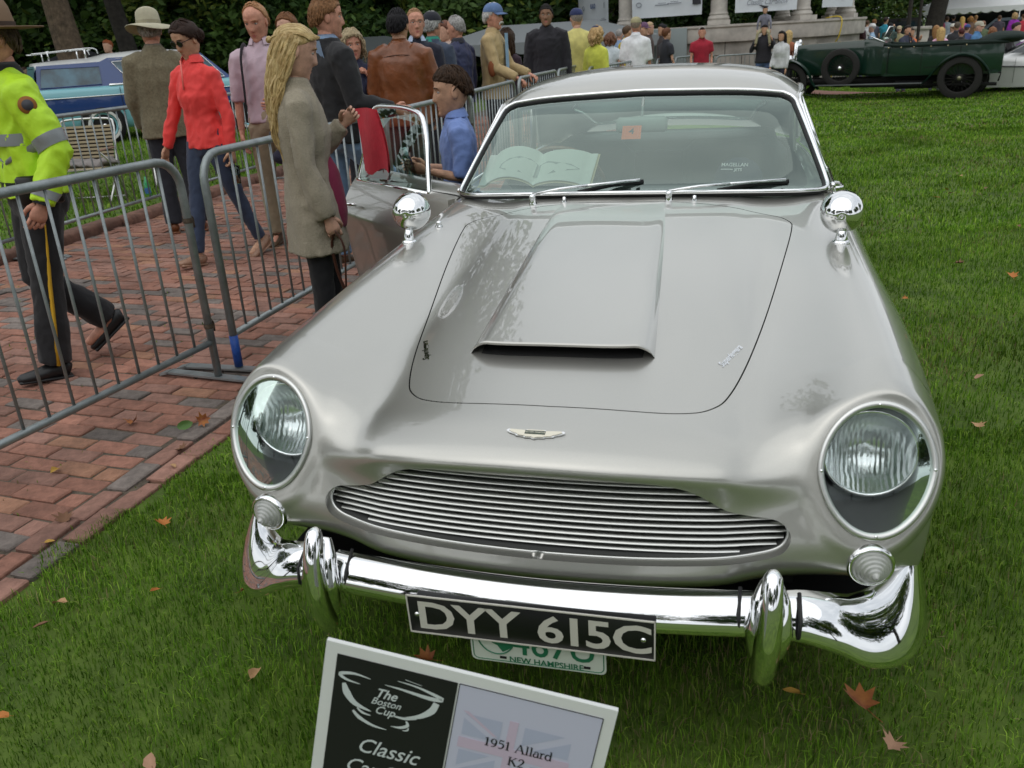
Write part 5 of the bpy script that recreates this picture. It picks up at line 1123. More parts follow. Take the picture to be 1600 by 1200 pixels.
def hair_shell(hl,th,nu=40,nv=14,seed=0,puff=None):
    """hl(theta)->hairline z ; th thickness"""
    G=np.zeros((nv+1,nu,3))
    for j in range(nu):
        t=2*math.pi*j/nu; z0=hl(t)
        for i in range(nv):
            z=z0+(.1195-z0)*(i/(nv-1))**.85; w,f,b=np.interp(z,_Z,_Wd),np.interp(z,_Z,_Fr),np.interp(z,_Z,_Bk); s,c=math.sin(t),math.cos(t)
            p=np.array([w*np.sign(s)*abs(s)**.92,(f if c>0 else b)*np.sign(c)*abs(c)**.95,z]); n=p*[1/.075**2,1/.095**2,1/.12**2]; n/=np.linalg.norm(n)+1e-9
            k=th*(.55+.45*min(1,i/2))*(1+.35*mnoise.noise(Vector((p[0]*45+seed,p[1]*45,p[2]*16)))+ (puff(t,z) if puff else 0))
            if i==0: k=-.004
            G[i,j]=p+n*k
        G[nv,j]=(0,-.005,.12+th*1.0)
    m=MB(); m.grid(np.transpose(G,(1,0,2)),cu=True,flip=False); return m
def clumps(hl_deg,n,L,off,seed,rad=.0042,dalpha=.25,part=0.0):
    r=np.random.default_rng(seed); m=MB()
    for k in range(n):
        a=r.uniform(0,2*math.pi); lim=math.radians(np.interp(abs((a+math.pi)%(2*math.pi)-math.pi),[0,.7,1.2,1.65,2.2,math.pi],hl_deg)); b0=r.uniform(0,1)**.7*(lim-.18)-.05; b1=min(lim+r.uniform(-.06,.08),b0+math.radians(r.uniform(*L))); da=r.normal(part*math.cos(a),dalpha*.5); P=[]
        for i in range(6):
            q=i/5; b=b0+(b1-b0)*q; aa=a+da*q; o=1+(off*(.75+.5*math.sin(q*2.6))+.004*r.random())/.09
            P.append((.0755*math.sin(b)*math.sin(aa)*o*(1 if b<1.6 else 1-.25*(b-1.6)),.0945*math.sin(b)*math.cos(aa)*o-.004,.1205*math.cos(b)*o if b<1.57 else .1205*math.cos(b)*1.0))
        m.tube(np.array(P),np.array([.4,.9,1,.9,.6,.15])*rad*r.uniform(.7,1.2),5)
    return m
def strands(curves,rad,n=7):
    m=MB()
    for c,r in curves: P=bez(c,4); m.tube(P,np.interp(np.linspace(0,1,len(P)),np.linspace(0,1,len(r)),r),n)
    return m
def arm_chain(sh,u,f,s,ul=.29,fl=.255):
    u=np.array(u,float)/np.linalg.norm(u); f=np.array(f,float)/np.linalg.norm(f); e=sh+u*ul*s; w=e+f*fl*s; return sh,e,w,u,f
def hand_mesh(mb,w,f,side,s=1.0,curl=.5,palm=None,spread=.06):
    """w wrist, f forearm dir; palm = palm normal dir"""
    f=np.array(f,float)/np.linalg.norm(f); pn=np.array(palm if palm is not None else (-side,0,0),float); pn-=f*pn.dot(f); pn/=np.linalg.norm(pn)+1e-9
    x=np.cross(f,pn)*side        # towards the thumb
    T=lambda a,b,c: w+(x*a+f*b+pn*c)*s
    mb.tube([T(0,-.03,0),T(0,.0,0),T(0.002,.03,.002),T(0,.06,.004),T(0,.088,.004)],np.array([[.026,.020],[.025,.018],[.034,.017],[.040,.015],[.036,.011]])*s,10,up=pn)
    for k,(a,L) in enumerate(((.030,.074),(.010,.082),(-.011,.077),(-.030,.060))):
        p=np.array([a,.082,.004]); ang=-spread*(k-1.5)*-1*0; P=[p]; cc=curl*(.7+.12*k); th=.12
        for q,l in enumerate((.45,.30,.25)):
            th+=cc*(.75 if q==0 else 1.0); p=p+np.array([a*.12*(1-curl)*.3,math.cos(th)*l*L,math.sin(th)*l*L]); P.append(p)
        mb.tube(np.array([T(*q) for q in P]),np.array([.0092,.0088,.0078,.0055])*s,8)
    P=[(.024,.012,.006),(.046,.038,.018),(.052,.062,.022+.02*curl),(.046,.080,.026+.035*curl)]
    mb.tube(np.array([T(*q) for q in P]),np.array([.015,.0115,.010,.007])*s,8)
def person(label,loc,rz,H=1.75,skin='fair',hair=('short',(.10,.06,.035)),top=None,legs=None,shoes=(.03,.025,.02),pose=None,fem=False,group=None,hi=True,hat=None,lean=0.0,build=1.0,seedv=None,extra=None,sit=False):
    """top: dict(mat,hem,sleeve('long','short','elbow'),loose,flare); legs: dict(mat,loose,end)"""
    ps=dict(uL=(-.12,0,-1),fL=(-.05,.12,-1),uR=(.12,0,-1),fR=(.05,.12,-1),tL=(0,0),tR=(0,0),hy=0,hp=0,hr=0,cL=.45,cR=.45,pL=None,pR=None); ps.update(pose or {})
    s=H/1.75; root=thing('person',label,'person',loc,rz,group); sd=hash(label)%97 if seedv is None else seedv
    sd=sum(ord(c) for c in label)%97
    LR=Rx(-lean) # lean forward about the hips
    hip=np.array([0,0,.95])
    def tj(p): return ((np.array(p)-hip)@LR.T+hip)*s
    bw=build
    nk=tj((0,-.01,1.475)); hd=tj((0,.012,1.632)); 
    HM=M4(Rz(ps['hy'])@Rx(ps['hp'])@Ry(ps['hr'])*s*(1.06 if H>1.5 else 1.24),hd); HM[:3,3]=hd
    shw=.160 if fem else .184
    S={-1:tj((-shw*bw**.5,-.01,1.392)),1:tj((shw*bw**.5,-.01,1.392))}
    arms={q:arm_chain(S[q],np.array(ps['uL' if q<0 else 'uR'])@LR.T,np.array(ps['fL' if q<0 else 'fR'])@LR.T,s) for q in (-1,1)}
    hipx=.088 if not fem else .082; LG={}
    for q in (-1,1):
        a,k=ps['tL' if q<0 else 'tR'][:2]; o=(ps['tL' if q<0 else 'tR']+(0.04,))[2] if len(ps['tL' if q<0 else 'tR'])>2 else .04
        h=np.array([q*hipx,0,.92])*s; kn=h+np.array([q*o*.43,math.sin(a)*.43,-math.cos(a)*.43])*s; sh=a-k; an=kn+np.array([q*o*.2,math.sin(sh)*.415,-math.cos(sh)*.415])*s; LG[q]=(h,kn,an,sh)
    lift=0 if sit else min(LG[q][2][2]-.085*s-(0 if abs(LG[q][3])<.5 else .0) for q in (-1,1))
    root.location=(loc[0],loc[1],loc[2]-lift if not sit else loc[2])
    # ---------------- body: skin, one mesh
    core=MB(); g=(1.0 if not fem else .92)*bw
    n=14 if hi else 8
    core.tube([tj((0,.0,.90)),tj((0,.0,1.0)),tj((0,.01,1.12)),tj((0,.012,1.25)),tj((0,0,1.36)),tj((0,-.005,1.44)),tj((0,-.005,1.49)),tj((0,.0,1.57))],np.array([[.14,.09],[.145,.095],[.13,.085],[.145,.09],[.165,.085],[.10,.06],[.052,.054],[.050,.052]])*s*g,n,up=(0,1,0))
    for q in (-1,1):
        a0,e,w,u,f=arms[q]; core.tube([a0,a0*.5+e*.5,e,e*.6+w*.4,w],np.array([.044,.040,.034,.034,.024])*s*g,n)
        h,kn,an,sh=LG[q]; core.tube([h,h*.5+kn*.5,kn,kn*.6+an*.4,an],np.array([.072,.064,.048,.048,.034])*s*g,n)
        ft=np.array([0,math.cos(sh*.6),math.sin(sh*.6)]); core.tube([an+ft*-.04*s+[0,0,-.03*s],an+ft*.06*s+[0,0,-.045*s],an+ft*.15*s+[0,0,-.06*s]],np.array([.034,.034,.022])*s,n)
    cm_=vox(core,(.014 if hi else .03)*s,3); bm=MB(); cv,cf=mesh_np(cm_); bpy.data.meshes.remove(cm_); bm.add(cv,cf)
    hc=hair[1]; hm=HAIRM('%02d%02d%02d'%tuple(int(c*99) for c in hc),hc)
    if hi:
        for q in (-1,1):
            a0,e,w,u,f=arms[q]; hand_mesh(bm,w,ps.get('hL' if q<0 else 'hR') or f,q,s*(.92 if fem else 1.0),ps['cL' if q<0 else 'cR'],ps['pL' if q<0 else 'pR'])
    else:
        for q in (-1,1):
            a0,e,w,u,f=arms[q]; bm.tube([w,w+f*.05*s,w+f*.10*s,w+f*.15*s],np.array([.026,.036,.034,.016])*s,6,flat=.5)
    head(bm,hi,fem=fem,M=HM); sk=SKIN(skin)
    bm.build('body',[sk,LIP,EYEW,IRIS,hm],root)
    # ---------------- clothes
    vs_=(.013 if hi else .028)*s
    if legs:
        lm=legs; m=MB(); lo=lm.get('loose',1.0)*bw; end=lm.get('end',1.0)
        m.tube([tj((0,-.005,1.03)),tj((0,-.005,.96)),(np.array([0,-.008,.88])*s),(np.array([0,-.005,.82])*s)],np.array([[.152,.105],[.165,.118],[.172,.122],[.13,.10]])*s*lo,n,up=(0,1,0))
        for q in (-1,1):
            h,kn,an,sh=LG[q]; e_=kn+(an-kn)*end; P=[h+[0,0,-.01],h*.5+kn*.5,kn,kn*.5+e_*.5,e_]; m.tube(P,np.array([.094,.082,.064,lm.get('calf',.060),lm.get('cuff',.058)])*s*lo,n)
        obj('trousers',None,root) if False else None
        me=vox(m,vs_,3,wr=.009*s if hi else 0,wseed=sd,wscale=13/s,fold=.008*s if hi else 0); me.materials.append(lm['mat']); obj(lm.get('name','trousers'),me,root)
    if top:
        tm=top; m=MB(); lo=tm.get('loose',1.0)*bw; hem=tm.get('hem',.92); fl=tm.get('flare',1.0); ff=.93 if fem else 1.0
        zs=[1.515,1.485,1.435,1.36,1.25,1.12,1.02]; rr=[[.064,.062],[.078,.068],[.126,.082],[.178 if not fem else .162,.112],[.172 if not fem else .152,.118+(.018 if fem else 0)],[.160 if not fem else .138,.110],[.165 if not fem else .155,.112]]
        P=[tj((0,-.006+(.012 if (fem and z==1.25) else 0),z)) for z in zs]; 
        z=1.02
        while z-.09>hem: z-=.09; P.append(tj((0,-.004,z)) if z>.95 else np.array([0,-.004-.0*z,z])*s+ (tj((0,0,.95))-np.array([0,0,.95])*s)); rr.append([.172*(1+(fl-1)*(1.02-z)/.4),.122*(1+(fl-1)*(1.02-z)/.4)])
        P.append(np.array([0,-.004,hem])*s); rr.append([.176*(1+(fl-1)*(1.02-hem)/.4),.126*(1+(fl-1)*(1.02-hem)/.4)])
        m.tube(P,np.array(rr)*s*lo,n+4,up=(0,1,0))
        if tm.get('belly'): m.ball(tj((0,.05,1.10)),np.array([.15,.10,.15])*s*lo,12,8)
        sl=tm.get('sleeve','long')
        for q in (-1,1):
            a0,e,w,u,f=arms[q]; al=tm.get('arm',1.0)*lo; sb=np.array([q*.10,-.008,1.412]); sb=tj(sb)
            if sl=='long': m.tube([sb,a0,a0*.5+e*.5,e,e*.5+w*.5,w-f*.005*s],np.array([.066,.062,.056,.050,.046*tm.get('cuff',1),.039*tm.get('cuff',1.0)])*s*al,n)
            elif sl=='elbow': m.tube([sb,a0,a0*.5+e*.5,e+f*.02],np.array([.070,.068,.062,.056])*s*al,n)
            elif sl=='short': m.tube([sb,a0,a0*.4+e*.6],np.array([.070,.070,.066])*s*al,n)
        me=vox(m,vs_,3,wr=tm.get('wr',.010)*s if hi else 0,wseed=sd+3,wscale=tm.get('wscale',12)/s,fold=tm.get('fold',.006)*s if hi else 0)
        if tm.get('dark_below'):   # two-tone garments
            me.materials.append(tm['mat']); me.materials.append(tm['dark_below'][1]); zc=tm['dark_below'][0]*s
            me.polygons.foreach_set('material_index',np.array([1 if p.center.z<zc else 0 for p in me.polygons],dtype=np.int32))
        else: me.materials.append(tm['mat'])
        to=obj(tm.get('name','shirt'),me,root)
        if tm.get('collar'):
            c=MB(); t=np.linspace(.5,2*math.pi-.5,20); cc=tj((0,-.004,1.505)); 
            ring=np.array([[cc+np.array([math.sin(a)*r1*s,math.cos(a)*r2*s,z*s]) for r1,r2,z in ((.070,.066,-.012),(.064,.060,.018),(.060,.056,.034),(.076,.072,.008),(.088,.083,-.022))] for a in t]); c.grid(ring); c.build('collar',tm['collar'],to)
    if shoes:
        for q in (-1,1):
            h,kn,an,sh=LG[q]; c,sn=math.cos(sh*.8),math.sin(sh*.8); R=np.array([[1,0,0],[0,c,-sn],[0,sn,c]]); m=MB(); tr=lambda p: an+np.array(p)@R.T*s
            m.tube([tr((0,-.062,-.045)),tr((0,-.04,-.035)),tr((q*.004,.03,-.042)),tr((q*.008,.10,-.055)),tr((q*.010,.165,-.062)),tr((q*.010,.185,-.068))],np.array([[.030,.032],[.038,.046],[.041,.042],[.046,.030],[.040,.022],[.02,.012]])*s,10,up=(0,0,1))
            m.box(tr((q*.004,.055,-.078)),np.array([.082,.255,.016])*s,R=R,bev=.006)
            m.build('shoe',shoes if not isinstance(shoes,tuple) else mat('shoe_%02d%02d%02d'%tuple(int(c*99) for c in shoes),shoes,rough=.4),root)
    # ---------------- hair and hat
    hs=hair[0]; nu,nv=(40,14) if hi else (14,6); HT=lambda mb: mb.xf(HM)
    front=lambda z: (lambda t: np.interp(abs((t+math.pi)%(2*math.pi)-math.pi),[0,.75,1.25,1.62,2.1,math.pi],z))
    hh=None
    if hs=='short': hh=hair_shell(front([.074,.070,.034,.014,-.040,-.064]),.008,nu,nv,sd)
    elif hs=='boy': hh=hair_shell(front([.068,.064,.052,.040,-.015,-.050]),.006,nu,nv,sd)
    elif hs=='thin': hh=hair_shell(front([.098,.094,.060,.016,-.035,-.055]),.005,nu,nv,sd)
    elif hs=='fringe': hh=hair_shell(front([.116,.112,.085,.016,-.040,-.060]),.010,nu,nv,sd)
    elif hs in('bun','long','bob','curly','tied','pony'):
        th={'bob':.026,'curly':.034}.get(hs,.013); hh=hair_shell(front([.084,.070,.030,-.005,-.050,-.070]),th,nu,nv,sd)
        hh0=hh
        if hs=='bun': hh.ball((0,-.115,-.012),(.040,.034,.042),14,10)
        if hs in('bob','curly','long','pony'):
            L={'bob':.17,'curly':.36,'long':.46,'pony':.40}[hs]; cs=[]
            for k in range(90 if hi else 12):
                t=(math.pi*.50 if hs!='pony' else math.pi*.86)+ (math.pi if hs!='pony' else math.pi*.28)*k/(89 if hi else 11); sx,cy=math.sin(t),math.cos(t); r=nr.uniform(.9,1.08)
                p0=np.array([.078*sx,.098*cy,.045+nr.uniform(-.02,.03)]); wv=.012 if hs!='long' else .006
                P=[p0]; 
                for i in range(1,5):
                    a=i/4; P.append(np.array([.086*sx*(1-.25*a*(hs=='long')+.22*(hs in('curly','bob'))*math.sin(a*3)),.108*cy-.012*a*(1 if hs!='bob' else .2)-.03*a*(hs=='long'),p0[2]-L*a*r])+nr.normal(0,wv,3)*[1,1,.2])
                cs.append((P,[.009,.010,.009,.007,.002] if hi else [.03,.03,.026,.012]))
            st_=strands(cs,0,5); hh.V+=st_.V; hh.F+=[tuple(i+hh.n for i in f) for f in st_.F]; hh.M+=st_.M; hh.n+=st_.n
        if hs=='long' and hi:
            hh.ball((0,-.112,.020),(.022,.016,.018),10,8)
    if hh and hi and hs!='pony':
        cl={'short':([46,48,74,84,112,118],420,(22,42),.010,.30),'boy':([54,54,60,66,100,110],480,(30,52),.011,.4),'thin':([30,32,55,84,112,118],200,(20,36),.006,.2),'fringe':([8,10,40,84,112,120],110,(18,30),.008,.2),'bun':([44,50,76,90,112,120],330,(40,60),.010,.1),'tied':([44,50,76,90,112,120],170,(40,60),.012,.1),'bob':([52,60,90,100,112,120],380,(40,70),.020,.3),'curly':([48,56,90,100,115,125],420,(25,45),.028,.9),'long':([46,56,90,100,115,125],200,(40,70),.014,.2)}.get(hs)
        if cl:
            c=clumps(cl[0],cl[1],cl[2],cl[3],sd,dalpha=cl[4]); o_=hh.n; hh.V+=c.V; hh.F+=[tuple(i+o_ for i in f) for f in c.F]; hh.M+=c.M; hh.n+=c.n
    if hh: HT(hh); hh.build('hair',hm,root)
    if hat:
        ht=thing('hat',None,None); ht.parent=root; kind,hmat=hat[0],hat[1]; m=MB()
        if kind=='cap':
            G=[]
            for i in range(9):
                a=i/8*math.pi/2; G.append([(.088*math.cos(a)**.8*math.sin(t),(.106*math.cos(a)**.8)*math.cos(t)-.002,.050+.088*math.sin(a)) for t in np.linspace(0,2*math.pi,24,endpoint=False)])
            m.grid(np.transpose(np.array(G),(1,0,2)),cu=True); HT(m); m.build('crown',hmat,ht)
            m=MB(); m.grid(np.array([[(x*(1-.10*v),.082*math.sqrt(max(0,1-(x/.088)**2))+v*.075*math.sqrt(max(0.02,1-(x/.098)**2)),.052-.016*v-.9*x*x*(.6+v)) for v in (0,.5,1)] for x in np.linspace(-.078,.078,13)])); 
            G2=np.array([[(x*(1-.10*v),.082*math.sqrt(max(0,1-(x/.088)**2))+v*.075*math.sqrt(max(0.02,1-(x/.098)**2)),.046-.016*v-.9*x*x*(.6+v)) for v in (0,.5,1)] for x in np.linspace(-.078,.078,13)]); m.grid(G2,flip=True); m.grid(np.stack([G2[:,2],G2[:,2]+[0,0,.006]],1)); HT(m); m.build('peak',hmat,ht)
        elif kind in('brim','campaign'):
            bwid=.085 if kind=='brim' else .112; droop=.028 if kind=='brim' else -.004; ch=.115
            m.grid(np.array([[( (.088+bwid*v)*math.sin(t),(.106+bwid*v)*math.cos(t),.050-droop*v*v*(1+.5*math.cos(2*t+.5))+ (.012*v*math.sin(t*2) if kind=='brim' else 0)) for v in (0,.33,.66,1)]+[( (.088+bwid*v)*math.sin(t),(.106+bwid*v)*math.cos(t),.045-droop*v*v*(1+.5*math.cos(2*t+.5))+ (.012*v*math.sin(t*2) if kind=='brim' else 0)) for v in (1,.5,0)] for t in np.linspace(0,2*math.pi,36,endpoint=False)]),cu=True); HT(m); m.build('brim',hmat,ht)
            m=MB(); pr=[(1.0,.045),(1.02,.07),(.98,.11),(.93,.145),(.84,.158),(.6,.150),(.01,.138)] if kind=='brim' else [(1.0,.045),(1.0,.08),(.90,.13),(.70,.175),(.4,.19),(.01,.192)]
            m.grid(np.array([[(.088*r*math.sin(t),.106*r*math.cos(t),z+(.010*math.cos(2*t) if z>.12 else 0)) for r,z in pr] for t in np.linspace(0,2*math.pi,30,endpoint=False)]),cu=True); HT(m); m.build('crown',hmat,ht)
            m=MB(); m.grid(np.array([[(.0895*r*math.sin(t),.1075*r*math.cos(t),z) for r,z in ((1.005,.052),(1.015,.062),(1.02,.076))] for t in np.linspace(0,2*math.pi,30,endpoint=False)]),cu=True); HT(m); m.build('band',hat[2] if len(hat)>2 else hmat,ht)
    root['_h']=0; del root['_h']
    return dict(root=root,HM=HM,arms=arms,LG=LG,tj=tj,s=s,S=S)
def glasses(P,mt,dark=True,ln=None):
    m=MB()
    for q in (-1,1):
        t=np.linspace(0,2*math.pi,16,endpoint=False); m.tube(np.c_[q*.032+.026*np.cos(t),np.full(16,.094)-.004*np.abs(np.cos(t)),.014+.019*np.sin(t)],.0028 if dark else .0014,5,closed=True); m.tube([(q*.056,.088,.020),(q*.074,.05,.020),(q*.079,-.01,.014)],.0026 if dark else .0013,5)
    m.tube([(-.008,.095,.018),(0,.097,.021),(.008,.095,.018)],.002,5); m.xf(P['HM']); o=m.build('sunglasses' if dark else 'spectacles',mt,P['root'])
    if dark:
        m=MB()
        for q in (-1,1):
            t=np.linspace(0,2*math.pi,16,endpoint=False); m.add(np.c_[q*.032+.026*np.cos(t),np.full(16,.0935)-.004*np.abs(np.cos(t)),.014+.019*np.sin(t)],[tuple(range(16))])
        m.xf(P['HM']); m.build('tinted_lens',ln or mt,o)

def wrap_band(P,part,a,b,t0,t1,mt,name,n=40,off=.004,rmax=.35,arm=True):
    """band laid on a garment: rays from outside towards the axis a->b"""
    o=[c for c in P['root'].children if c.name.split('.')[0]==part][0]; co,fs=mesh_np(o.data); bv=BVHTree.FromPolygons([Vector(v) for v in co],fs)
    ax=(b-a)/np.linalg.norm(b-a); F_=frame(ax,(0,1,0) if abs(ax[1])<.9 else (1,0,0)); rows=[]
    for t in np.linspace(t0,t1,4):
        c=a+(b-a)*t; row=[]
        for q in np.linspace(0,2*math.pi,n,endpoint=False):
            d=F_@np.array([math.cos(q),math.sin(q),0]); h=bv.ray_cast(Vector(c),Vector(d),rmax) if arm else bv.ray_cast(Vector(c+d*rmax),Vector(-d),rmax)
            row.append((np.array(h[0]) if h[0] else c+d*(.075 if arm else .2))+d*off)
        rows.append(row)
    G=np.array(rows); m=MB(); m.grid(np.transpose(G,(1,0,2)),cu=True); return m.build(name,mt,P['root'])
